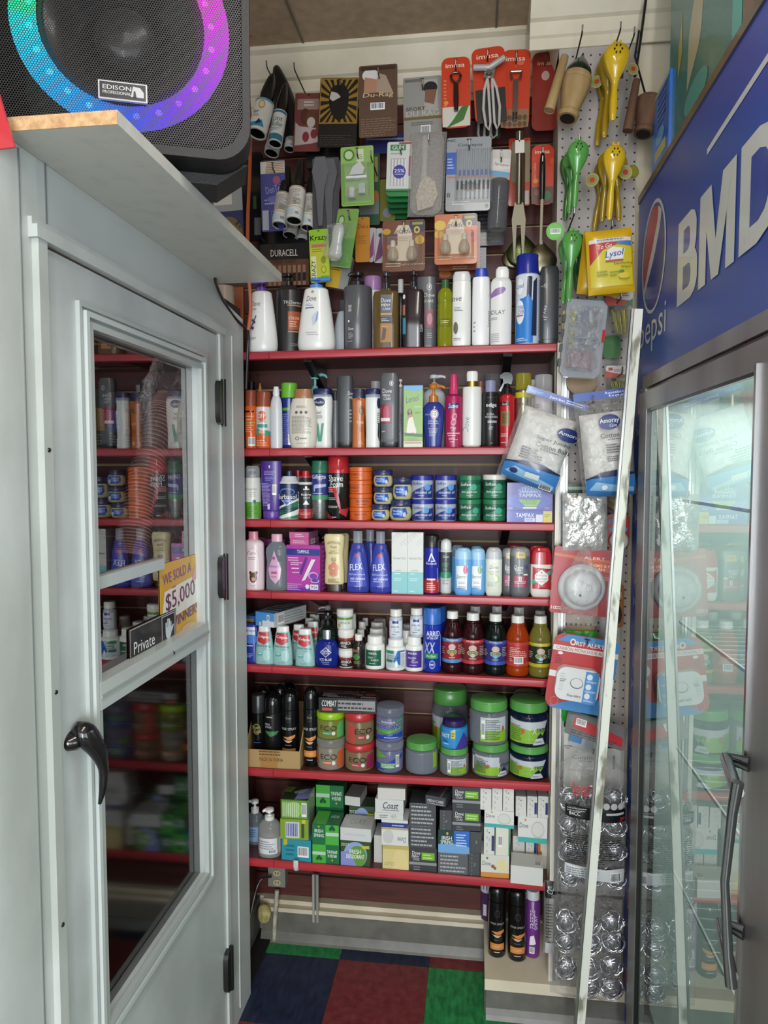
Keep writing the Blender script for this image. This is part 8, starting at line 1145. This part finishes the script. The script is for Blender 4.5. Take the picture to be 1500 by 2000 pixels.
scrubbag('tall clear bag of steel scrubbers with red script and black 84CC band', (1088, 1234, 1478, 1768), 1.995, 2.10, [('t', 'Scotch', -.4, .805, .045, .28, '#b8323a', {'sh': .15, 'b': .08, 'rot': -4}), ('t', 'Brite', -.38, .77, .045, .24, '#b8323a', {'sh': .15, 'b': .08, 'rot': -4}), TL(-.35, .735, .25, .015, 2, '#3a3a3a'), ('p', [(-.85, .60), (.98, .57), (.98, .655), (-.85, .68)], '#141416'), ('t', '84CC', -.58, .628, .024, .16, '#e0e0e0', {'b': .04}), TL(-.5, .655, .3, .015, 2, '#a8a8a8'), ('t', '3M', .85, .60, .026, .08, '#c83a3a', {'b': .1}), ('r', .35, .63, .9, .645, '#b8b8b8'), ('e', .35, .69, .1, .022, '#b4b4b8'), ('e', .58, .69, .1, .022, '#b4b4b8'), ('e', .8, .69, .1, .022, '#b4b4b8'), TL(0, .40, .8, .10, 14, '#1c1c1e'), ('p', [(-.85, .22), (.95, .17), (.95, .26), (-.85, .29)], '#c4c8cc'), ('b', .5, .18, .85, .25), TL(-.3, .245, .5, .03, 4, '#7a7c80')], .16, 41)
scrubbag('lower clear bag of loose steel scrubbers reaching down over the ledge', (1080, 1222, 1772, 1968), 1.99, 2.085, None, 0, 47)
c_ = scrubbag('narrow clear bag with black printed text left of the scrubber bags', (1064, 1086, 1724, 1868), 2.10, 2.125, [('r', -1, .8, .95, 1, '#1c1c1e'), ('t', 'CC', 0, .9, .08, .6, '#d8d8d8', {'rot': 70}), TL(0, .5, .8, .24, 12, '#2a2a2c'), ('r', -.9, .05, .9, .2, '#c4c4c8')], 0, 51)
# ================================================================ COOLER
YC1 = 2.128; YC0 = .2; ZC = 2.425
pb_ = noisy('blue_vinyl_graphic', '#2a3f8c', '#3350a8', 2.0, .32, 3, .2, .8)
steel = noisy('brushed_steel', '#8f8d8b', '#a9a7a5', 6, .38, 4, stretch=(1, 1, .1), metal=.7)
o = thing('drinks_cooler', 'tall blue drinks cooler with BMD header sign and stainless glass door', 'cooler', (XC, YC1, 0)); QX, QY = XC, YC1
def cb(mb, x0, x1, y0, y1, z0, z1, mat): mb.box(((x0+x1)/2-QX, (y0+y1)/2-QY, (z0+z1)/2), (x1-x0, y1-y0, z1-z0), mat); return mb
DY1, DY0 = 1.90, .86; FZ = 1.885      # door opening far and near edge, top
p = MB(); cb(p, XC+.01, 1.15, YC1-.03, YC1, .02, ZC-.01, '#b8b4a6'); cb(p, XC+.006, 1.15, YC0, YC1, FZ+.01, ZC-.01, '#b8b4a6'); cb(p, 1.12, 1.15, YC0, YC1, .02, ZC-.01, '#b8b4a6'); cb(p, XC+.01, 1.15, YC0, YC1, .02, .18, '#6a6a6a'); cb(p, XC+.01, 1.15, YC0, YC0+.3, .02, FZ, '#b8b4a6'); p.build('cabinet', o)
p = MB(); cb(p, XC-.004, XC+.02, YC0, YC1+.001, ZC-.012, ZC+.008, '#5c4f42'); cb(p, XC, XC+.02, YC1-.002, YC1+.002, FZ+.02, ZC, '#cfc9b4'); p.build('top_trim', o)
PS = Surf(lambda u, v, q: (XC-.001-q-QX, -u, v))
def globe(c, z, ru, rv):
    f = lambda L_: [(c+a*ru, z+b*rv) for a, b in L_]
    return [('e', c, z, ru, rv, '#c4c8cc'), ('e', c, z, ru*.9, rv*.94, '#2c3a86'), ('p', f([(-.1, .9), (-.5, .75), (-.8, .35), (-.88, -.15), (-.75, -.55), (-.35, -.3), (.1, .0), (.5, .42), (.62, .66), (.3, .86)]), '#c4c6c4'), ('p', f([(-.1, .92), (-.5, .77), (-.8, .37), (-.88, -.13), (-.76, -.45), (-.45, -.1), (-.1, .18), (.3, .55), (.36, .8), (.15, .9)]), '#b0362a')]
def T2(s, c, z, h, w, col='#c8cac8', **k): return ('t', s, c, z, h, w/2, col, k)
def LT(y0, y1, pts, c='#c8cac8'): return ('p', [(YC1-(y0+(y1-y0)*a), 2.035+.185*b) for a, b in pts], c)
def corner(x0, x1, z0, z1, r=.5): return [(x0, z0), (x1-r*(x1-x0)*.6, z0), (x1-r*(x1-x0)*.18, z0+(z1-z0)*.1), (x1, z0+(z1-z0)*.3), (x1, z0+(z1-z0)*.7), (x1-r*(x1-x0)*.18, z0+(z1-z0)*.9), (x1-r*(x1-x0)*.6, z1), (x0, z1)]
bl_ = '#2e4595'
BMD = [LT(1.712, 1.566, corner(0, 1, 0, .56)), LT(1.712, 1.566, corner(0, .93, .44, 1)), LT(1.712, 1.566, corner(.3, .68, .15, .42), bl_), LT(1.712, 1.566, corner(.3, .62, .58, .85), bl_),
  LT(1.553, 1.348, [(0, 0), (.22, 0), (.22, 1), (0, 1)]), LT(1.553, 1.348, [(.78, 0), (1, 0), (1, 1), (.78, 1)]), LT(1.553, 1.348, [(.40, 0), (.6, 0), (.34, 1), (.08, 1)]), LT(1.553, 1.348, [(.40, 0), (.6, 0), (.92, 1), (.66, 1)]),
  LT(1.325, 1.15, corner(0, 1, 0, 1, .9)), LT(1.325, 1.15, corner(.27, .72, .19, .81, .9), bl_)]
p = MB(); v = [(XC-.0005-QX, a-QY, b) for a, b in ((YC0, FZ+.028), (DY1+.085, FZ+.028), (DY1+.085, .03), (YC1, .03), (YC1, ZC-.012), (YC0, ZC-.012))]
p.add(v, [(0, 1, 4, 5), (1, 2, 3, 4)], pb_)
groups_ = [globe(YC1-1.945, 2.215, .125, .142), [T2('pepsi', YC1-1.945, 2.025, .10, .28)], BMD, [('p', [(YC1-1.52, 2.29), (YC1-.95, 2.325), (YC1-.95, 2.338), (YC1-1.52, 2.303)], '#c4c8cc')]]
zl = 1.842
for k in range(8):
    z = zl-.2385*k; groups_ += [globe(YC1-2.05, z, .034, .046), [T2('pepsi', YC1-2.045, z-.072, .033, .095)]]
for g_ in groups_: decals(p, PS, g_, 2, 1, curved=False)
p.build('graphic_panel', o)
p = MB()  # stainless surround
def ringf(mb, a0, a1, b0, b1, w, x0, x1, mat):
    for (s0, s1, t0, t1) in ((a1-w, a1, b0, b1), (a0, a0+w, b0, b1), (a0+w, a1-w, b1-w, b1), (a0+w, a1-w, b0, b0+w)): cb(mb, x0, x1, s0, s1, t0, t1, mat)
ringf(p, DY0-.09, DY1+.085, .03, FZ+.028, .032, XC-.012, XC+.02, steel); p.build('surround', o)
p = MB(); ringf(p, DY0-.055, DY1+.05, .06, FZ-.006, .02, XC-.006, XC+.03, '#1a1a1b'); p.build('gasket', o)
d = MB(); GY1, GY0, GZ1, GZ0 = 1.857, .95, 1.818, .14
GYn = atx(1480, 735, XC-.03).y
for s0, s1, t0, t1 in ((GY1, DY1+.032, .07, FZ-.022), (GYn, GY1, GZ1, FZ-.022), (GYn, GY1, .07, GZ0)): cb(d, XC-.03, XC-.002, s0, s1, t0, t1, steel)
cb(d, XC-.03, XC-.002, DY0, GYn, .07, FZ-.022, steel); cb(d, XC-.034, XC-.03, GYn-.004, GYn+.004, .1, GZ1+.01, '#c8c8c8:s'); ringf(d, GYn, GY1, GZ0, GZ1, .006, XC-.029, XC-.018, '#141414'); DR = d.build('door', o)
cg = bpy.data.materials.new('cooler_pane'); cg.use_nodes = True; glassmat(cg, (.86, .95, .93, 1), .19)
p = MB(); p.add([(XC-.022-QX, a-QY, b) for a, b in ((GYn, GZ0), (GY1, GZ0), (GY1, GZ1), (GYn, GZ1))], [(0, 1, 2, 3)], cg); p.build('glass_pane', DR)
hY = atx(1428, 1700, XC-.09).y; hz1, hz0 = atx(1440, 1500, XC-.08).z-.028, atx(1425, 1915, XC-.08).z+.022; ha = GYn-.012
p = MB(); chrome = M('#8c8c90:s')
for z in (hz1, hz0): p.tube([(-.032, ha-QY-.01, z), (-.06, ha-QY+.01, z), (-.085, hY-QY, z)], [.012, .009, .009], chrome, 12)
p.tube([(-.085, hY-QY, hz1+.015), (-.09, hY-QY+.002, hz1-.03), (-.096, hY-QY+.006, (hz0+hz1)/2), (-.09, hY-QY+.002, hz0+.03), (-.085, hY-QY, hz0-.015)], [.0085, .007, .006, .007, .0085], chrome, 14); p.build('door_handle', DR)
p = MB(); wi = '#c4ccc8'
cb(p, .98, 1.0, .5, 2.05, .2, 1.86, wi); cb(p, XC+.05, 1.0, 2.03, 2.05, .2, 1.86, wi); cb(p, XC+.05, 1.0, .5, .52, .2, 1.86, wi); cb(p, XC+.03, 1.0, .5, 2.05, 1.86, 1.88, wi); cb(p, XC+.03, 1.0, .5, 2.05, .18, .2, '#8a9690')
p.build('liner', o)
for k, z in enumerate((.55, .9, 1.25, 1.58)):
    p = MB(); cb(p, XC+.1, .97, .55, .56, z, z+.006, '#c8ccca'); cb(p, XC+.1, .105+XC, .55, 2.0, z, z+.008, '#c8ccca')
    for j in range(34): cb(p, XC+.1, .97, .57+.042*j, .573+.042*j, z, z+.003, '#c8ccca')
    p.build('wire_shelf', o)
area('cooler_lamp', (.75, 1.3, 1.85), (0, 0, 0), .35, 1.3, 11, (.86, 1, .97)); area('storeroom_fill', (-1.05, 1.3, 2.09), (0, 0, 0), .3, .8, 2.2, (1, .93, .9))  # second light is an added fill that brightens the cups behind the glass
# boxes on the cooler
def ybox(name, label, x0, x1, y0, y1, z1, col, dec, rz=0, ry=0, part='carton'):
    q = thing(name, label, 'box', (x0, y1, ZC+.009), (0, R(ry), R(rz))); W, H = y1-y0, z1-ZC-.009; mb = MB(); mb.box(((x1-x0)/2, -W/2, H/2), (x1-x0, W, H), col); decals(mb, Surf(lambda u, v, e: (-e, -W*(u+1)/2, v*H)), dec, W, H, curved=False)
    decals(mb, Surf(lambda u, v, e: ((x1-x0)*(u+1)/2, e, v*H)), [('r', -1, 0, 1, 1, col)], W, H, curved=False); mb.build(part, q)
ybox('teal_box', 'big teal printed box with a pale splash and yellow ribbon on top of the cooler', .475, .8, 1.36, 1.93, CEIL-.03, '#2c7472', [('p', [(-.45, .18), (-.1, .3), (.05, .75), (-.1, .8), (-.3, .5), (-.42, .4)], '#b4ab8c'), ('p', [(-.35, .55), (.1, .95), (.22, 1), (.1, 1), (-.25, .7)], '#b8a02c'), ('p', [(-.72, .3), (-.6, .38), (-.62, .55), (-.72, .42)], '#b09a2c'), ('r', .6, 0, .78, 1, '#3aa49a'), ('p', [(-.55, .75), (-.4, .8), (-.38, 1), (-.5, 1)], '#b07a3c'), ('e', -.2, .12, .3, .06, '#4a9a94'), ('r', .8, 0, 1, 1, '#6a4a3a')])
ybox('detergent_box', 'blue detergent box leaning at the far left corner of the cooler top', .468, .56, 1.9, 2.07, 2.66, '#2f6ac0', [('p', [(-1, 0), (.2, 0), (.6, 1), (-1, 1)], '#3f86d8'), ('r', -1, 0, 1, .16, '#141c50'), ('r', -.6, .22, .7, .34, '#b8b43a'), ('e', 0, .45, .5, .08, '#7ab0e0'), TL(.2, .75, .5, .2, 6, '#1c3a8c'), ('r', -1, .95, 1, 1, '#a8c0b8')])
# ================================================================ LEANING POLE
a, b = at(1244, 604, 1.905), at(1126, 2066, 1.905); ax = a-b; o = thing('wooden_strip', 'long worn white wooden strip with a metal edge leaning against the cooler', 'strip', tuple(b), (0, math.atan2(ax.x, ax.z), 0)); L_ = ax.length
o.location.z = max(.004, b.z); L_ = (a-o.location).length; p = MB(); p.box((.003, 0, L_/2), (.022, .012, L_), wornw); p.build('strip', o); p = MB(); p.box((-.0115, 0, L_/2), (.006, .016, L_), '#a3a3a0:m'); p.box((-.0085, -.007, L_/2), (.0015, .003, L_), '#3a3a38'); p.build('metal_edge', o)
# ================================================================ SPEAKER
th = R(21); P0 = at(330, 300, 1.2); s0 = -.072; sp = Vector((P0.x+s0*math.cos(th), P0.y+s0*math.sin(th), ZB+BT))
o = thing('party_speaker', 'large black party speaker with a glowing rainbow ring behind its grille', 'speaker', tuple(sp), (0, 0, th)); HW = .212; HZ = .66; zc = atx_c = .238
ring_c = at(232, 45, sp.y).z-sp.z; print('ring c', ring_c, 'sp', sp)
blk = noisy('black_plastic', '#08080a', '#101012', 200, .55, 3, bump=.1)
p = MB(); ca = [(HW-.06+.06*math.cos(R(a)), .082+.06*math.sin(R(a))) for a in range(-85, 1, 12)]; face = [(-x, z) for x, z in reversed(ca)]+ca+[(HW, HZ), (-HW, HZ)]
v = []; rings = [(0.012, 0, 0), (.05, .01, -.004), (.10, .0, .01), (.15, -.02, .05), (.22, -.06, .12)]
for (yy, g_, up) in rings: v += [(x*(1+g_), yy, z+(up if z < .2 else 0)) for x, z in face]
n = len(face); fs = [(k*n+i, k*n+(i+1) % n, (k+1)*n+(i+1) % n, (k+1)*n+i) for k in range(len(rings)-1) for i in range(n)]+[tuple(range((len(rings)-1)*n, len(rings)*n))]
p.add(v, fs, blk, False); v = [(x*k_, y_, z_) for z_, k_ in ((0, .72), (.04, .98)) for x, y_ in ((-HW, .05), (HW, .05), (HW, .14), (-HW, .14))]; p.add(v, [(0, 3, 2, 1), (0, 1, 5, 4), (1, 2, 6, 5), (2, 3, 7, 6), (3, 0, 4, 7), (4, 5, 6, 7)], blk); p.build('cabinet', o)
p = MB(); P = [(x*1.0, z) for x, z in face]; inn = [(x*.93, (z-.33)*.95+.33) for x, z in face]
v = [(x, .012, z) for x, z in P]+[(x*.99, -.006, z) for x, z in P]+[(x, -.006, z) for x, z in inn]+[(x, .008, z) for x, z in inn]; fs = [(k*n+i, k*n+(i+1) % n, (k+1)*n+(i+1) % n, (k+1)*n+i) for k in range(3) for i in range(n)]; p.add(v, fs, blk, False); p.build('bezel', o)
gr = bpy.data.materials.new('perforated_grille'); gr.use_nodes = True; nt = gr.node_tree; L = nt.links.new; bs = nt.nodes['Principled BSDF']; bs.inputs['Base Color'].default_value = lin('#101013'); bs.inputs['Roughness'].default_value = .4
out = nt.nodes['Material Output']; tc = nt.nodes.new('ShaderNodeTexCoord'); sx = nt.nodes.new('ShaderNodeSeparateXYZ'); L(tc.outputs['Object'], sx.inputs[0])
S_ = 1/.0042; X_ = mth('MULTIPLY', sx.outputs[0], S_); Z_ = mth('MULTIPLY', sx.outputs[2], S_/.866*1.0)
def dist(ox, oz):
    a = mth('SUBTRACT', mth('FRACT', mth('ADD', X_, ox)), .5); b = mth('MULTIPLY', mth('SUBTRACT', mth('FRACT', mth('ADD', mth('MULTIPLY', Z_, .5), oz)), .5), 1.732); return mth('ADD', mth('MULTIPLY', a, a), mth('MULTIPLY', b, b))
hole = mth('LESS_THAN', mth('MINIMUM', dist(0, 0), dist(.5, .5)), .135); tr = nt.nodes.new('ShaderNodeBsdfTransparent'); mx = nt.nodes.new('ShaderNodeMixShader'); L(hole, mx.inputs[0]); L(bs.outputs[0], mx.inputs[1]); L(tr.outputs[0], mx.inputs[2]); L(mx.outputs[0], out.inputs[0])
p = MB(); gp_ = [(x, z) for x, z in inn]; tri = tessellate_polygon([[Vector((a, b, 0)) for a, b in gp_]]); p.add([(x, -.002, z) for x, z in gp_], [tuple(t) for t in tri], gr); p.build('grille', o)
rc = ring_c; RO, RI = .176, .134
em = bpy.data.materials.new('led_ring_light'); em.use_nodes = True; nt = em.node_tree; L = nt.links.new; nt.nodes.clear(); out = nt.nodes.new('ShaderNodeOutputMaterial'); e_ = nt.nodes.new('ShaderNodeEmission'); e_.inputs[1].default_value = 1.9; tc = nt.nodes.new('ShaderNodeTexCoord'); sx = nt.nodes.new('ShaderNodeSeparateXYZ'); L(tc.outputs['Object'], sx.inputs[0])
ang = mth('ADD', mth('MULTIPLY', mth('ARCTAN2', sx.outputs[2], sx.outputs[0]), 1/6.2832), .5); rp = nt.nodes.new('ShaderNodeValToRGB'); el = rp.color_ramp.elements; el[0].position = 0; el[0].color = lin('#1fd8d0'); el[1].position = 1; el[1].color = lin('#20e0a0')
for pos, c_ in ((.08, '#1fb4ee'), (.18, '#2090f4'), (.26, '#2f50f0'), (.34, '#6a34f0'), (.42, '#9a34ee'), (.5, '#c236e6'), (.58, '#e23cc8'), (.7, '#f050a0'), (.85, '#40d070')): q = el.new(pos); q.color = lin(c_)
L(ang, rp.inputs[0]); L(rp.outputs[0], e_.inputs[0]); L(e_.outputs[0], out.inputs[0])
p = MB(); v = []; fs = []; N = 72
for i in range(N):
    a = 2*math.pi*i/N
    for rr, yy in ((RI, .002), (RI+.006, .010), (RO-.006, .010), (RO, .002)): v.append((rr*math.cos(a), yy, rr*math.sin(a)))
for i in range(N):
    for k in range(3): j = (i+1) % N; fs.append((i*4+k, i*4+k+1, j*4+k+1, j*4+k))
p.add(v, fs, em, True); LR = p.build('led_ring', o, loc=(0, .001, rc))
p = MB()
eb = bpy.data.materials.new('led_dot_light'); eb.use_nodes = True; nt = eb.node_tree; nt.nodes.clear(); out = nt.nodes.new('ShaderNodeOutputMaterial'); e2 = nt.nodes.new('ShaderNodeEmission'); e2.inputs[1].default_value = 5; tc = nt.nodes.new('ShaderNodeTexCoord'); sx = nt.nodes.new('ShaderNodeSeparateXYZ'); nt.links.new(tc.outputs['Object'], sx.inputs[0]); L = nt.links.new
ang = mth('ADD', mth('MULTIPLY', mth('ARCTAN2', sx.outputs[2], sx.outputs[0]), 1/6.2832), .5); r2 = nt.nodes.new('ShaderNodeValToRGB'); 
while len(r2.color_ramp.elements) < len(el): r2.color_ramp.elements.new(.5)
for q, c_ in zip(r2.color_ramp.elements, el): q.position = c_.position; q.color = c_.color
nt.links.new(ang, r2.inputs[0]); nt.links.new(r2.outputs[0], e2.inputs[0]); nt.links.new(e2.outputs[0], out.inputs[0])
for i in range(24): a = 2*math.pi*(i+.5)/24; rr = (RI+RO)/2-.008; p.rev([(0, .0055), (.003, .003)], eb, 10, c=(rr*math.cos(a), .009, rr*math.sin(a)), rot=(R(90), 0, 0))
p.build('led_dots', LR, loc=(0, -.001, 0))
p = MB(); p.rev(cr([(-.006, RI), (-.004, RI*.96), (.0, RI*.86), (-.05, RI*.45), (-.055, RI*.42)], 3), '#151518', 48, c=(0, .008, rc), rot=(R(90), 0, 0), top=False, bot=False)
WC = p.build('woofer_cone', o); p = MB(); p.rev(cr([(-.05, .054), (-.035, .05), (-.022, .034), (-.017, .001)], 4), '#1c1d21', 40, c=(0, .008, rc), rot=(R(90), 0, 0), top=False, bot=False); p.build('dust_cap', WC)
p = MB(); bz_ = at(232, 178, sp.y-.01).z-sp.z; p.box((.0, -.006, bz_), (.078, .006, .030), '#b4b4b6'); p.box((0, -.0095, bz_), (.073, .002, .025), '#17171b'); decals(p, Surf(lambda u, v, q: (u*.0365, -.0106-q, bz_-.0125+v*.025)), [('t', 'EDISON', -.25, .66, .28, .62, '#b8b8ba', {'b': .06}), ('t', 'PROFESSIONAL', -.25, .32, .2, .62, '#b8b8ba', {'b': .04}), ('p', [(.35, .15), (.92, .15), (.92, .5), (.75, .8), (.45, .85)], '#a8a8ac'), ('p', [(.45, .15), (.6, .15), (.55, .55), (.48, .55)], '#17171b')], .073, .025, curved=False); p.build('badge', o)
# ================================================================ CORDS
def cord(name, label, pts, r, col): p = MB(); p.tube(cr(pts, 6), r, col, 8); tag(p.build(name), label, 'cord')
q = lambda x, y, Y: tuple(at(x, y, Y))
cord('orange_extension_cord', 'orange extension cord dropping from the ceiling beside the speaker', [(q(488, 0, 2.25)[0], 2.25, CEIL-.001), q(487, 60, 2.25), q(483, 150, 2.25), q(489, 240, 2.26), q(488, 330, 2.2), q(484, 430, 2.13), q(485, 520, 2.08), q(489, 580, 2.075), q(489, 610, 2.075), q(485, 645, 2.072)], .0055, '#b5582c')
cord('power_cable', 'black power cable running over the partition top into the orange cord', [q(420, 545, 1.80), q(424, 560, 1.84), q(438, 590, 1.93), q(458, 620, 2.02), q(478, 640, 2.085), q(485, 652, 2.10), q(484, 690, 2.112), q(481, 760, 2.112)], .0045, '#161515')
# ================================================================ BELOW THE SHELVES
t = at(541, 1712, YW-.03); o = thing('wall_outlet', 'grey metal outlet box with two cream sockets under the lowest shelf', 'outlet', tuple(t)); p = MB(); p.box((0, .012, 0), (.062, .034, .07), '#8a8880:k'); p.build('box', o)
p = MB()
for dz in (-.017, .017): p.rev([(0, .0145), (.003, .014)], '#c4b690', 20, asp=.8, c=(.002, -.006, dz), rot=(R(90), 0, 0)); p.box((-.003, -.0095, dz+.001), (.0022, .001, .008), '#1a1a1a'); p.box((.007, -.0095, dz+.001), (.0022, .001, .008), '#1a1a1a')
p.build('sockets', o)
a, b = at(541, 1738, YW-.045), at(535, 1838, YW-.052); p = MB(); p.tube([tuple(a), tuple(at(540, 1760, YW-.05)), tuple(at(537, 1800, YW-.055)), tuple(b)], .008, noisy('conduit', '#8f8a7c', '#c8c2b0', 40, .6), 12); tag(p.build('conduit'), 'short painted conduit running from the outlet box to the floor', 'conduit')
t = at(516, 1784, YW-.05); o = thing('foam_lump', 'rounded lump of yellow foam stuck at the left below the outlet', 'foam', tuple(t)); p = MB(); p.rev(cr([(-.034, .001), (-.026, .018), (0, .025), (.026, .018), (.034, .001)], 4), noisy('yellow_foam', '#9a8c50', '#c8bc84', 60, .9, bump=.6), 18, asp=.8); p.build('lump', o)
p = MB(); a, b = at(618, 1702, YW-.02), at(616, 1803, YW-.045)
p.box(((a.x+b.x)/2-.007, YW-.035, (a.z+b.z)/2), (.008, .014, a.z-b.z), '#a3a098:k'); p.box(((a.x+b.x)/2+.007, YW-.035, (a.z+b.z)/2), (.008, .014, a.z-b.z), '#96938a:k'); p.box(((a.x+b.x)/2, YW-.033, (a.z+b.z)/2), (.02, .006, a.z-b.z), '#5a5852:k'); tag(p.build('metal_standard'), 'slotted grey metal strip standing under the lowest shelf right of the outlet', 'bracket')
t = at(578, 1690, YF-.006); p = MB(); p.tube([(t.x, YF-.007, t.z+.016), (t.x, YF-.010, t.z), (t.x, YF-.004, t.z-.016), (t.x, YF+.02, t.z-.02)], .008, '#c8c6c0', 10, flat=.4); tag(p.build('plastic_clip'), 'white plastic clip on the front edge of the lowest shelf', 'clip')
cord('wall_cable', 'dark cable hanging from the outlet toward the left recess wall', [q(530, 1712, YW-.05), q(512, 1716, YW-.07), q(503, 1730, YW-.08), q(496, 1755, YW-.1), q(489, 1790, YW-.12)], .004, '#241a16')
# ================================================================ BEHIND THE DOOR GLASS
XG = -.80; cup = None; N = 46
pa = [atx(318, 800, XG), atx(290, 900, XG), atx(268, 1000, XG), atx(254, 1085, XG)]; path = cr([tuple(v_) for v_ in pa], 16)
for i in range(N):
    t = i/(N-1)*(len(path)-1); k = min(int(t), len(path)-2); c_ = Vector(path[k]).lerp(Vector(path[k+1]), t-k); ax = Vector(path[k+1])-Vector(path[k])
    if cup is None:
        p = MB(); p.rev([(-.045, .026), (-.012, .034), (0, .0375), (.0012, .039), (.003, .039), (.004, .0375)], '#c0a098:f', 24, top=False, bot=False); p.rev([(.0, .0386), (.0016, .0396), (.0034, .0386)], '#d8b0a4:g', 24, top=False, bot=False); cup = p.build('plastic_cup'); ob = cup
    else: ob = cup.copy(); COL.objects.link(ob)
    ob.location = c_; ob.rotation_euler = (-ax).to_track_quat('-Z', 'Y').to_euler(); tag(ob, 'clear plastic cup nested in the long stack hanging behind the door glass', 'cup', 'nested plastic cups behind the door glass')
t = atx(330, 690, XG+.01); o = thing('cup_bag', 'long crinkled clear bag around the nested cups behind the door glass', 'bag', tuple(t), (R(0), 0, R(90))); p = MB(); v, fs = pillow_pts(.20, .58, .09, seed=61, nz_=.3, nx=14, nz=30)
v = [(x*(.5+.5*min(1, abs(z)/.25))+z*.22+.0, y, z) for x, y, z in v]; p.add(v, fs, '#b0a8ac:b', True); p.build('film', o)
zs_ = atx(200, 876, -.86).z
p = MB(); p.box((-.90, 1.45, zs_-.01), (.16, .9, .02), '#6a2028'); tag(p.build('storeroom_shelf'), 'dark red shelf behind the door glass carrying the 2000 cartons', 'shelf')
for k, (x0, x1, c_, w_) in enumerate([(174, 207, '#c8902c', 'yellow'), (209, 237, '#3a5fb0', 'blue'), (240, 272, '#c0562a', 'orange')]):
    a, b = atx(x0, 876, -.86), atx(x1, 876, -.86); W = b.y-a.y-.003; H = .135; q_ = thing('vapor_carton', f'black carton with {w_} panels and number 2000 behind the door glass', 'box', (-.86, a.y, zs_+.0004)); p = MB(); p.box((-.03, W/2, H/2), (.06, W, H), '#1c1c1e')
    decals(p, Surf(lambda u, v, e: (e, W*(u+1)/2, v*H)), [('r', -.95, .3, -.05, .68, c_), ('r', .05, .3, .95, .68, c_), ('t', '2000', -.5, .52, .3, .2, '#e0dcd0', {'rot': 90, 'b': .02}), ('t', '2000', .5, .52, .3, .2, '#e0dcd0', {'rot': 90, 'b': .02}), TL(0, .15, .7, .1, 4, '#a8a8a8'), ('t', '2000', -.4, .85, .2, .16, '#c8c8c8', {'rot': 90})], W, H, curved=False); p.build('carton', q_)
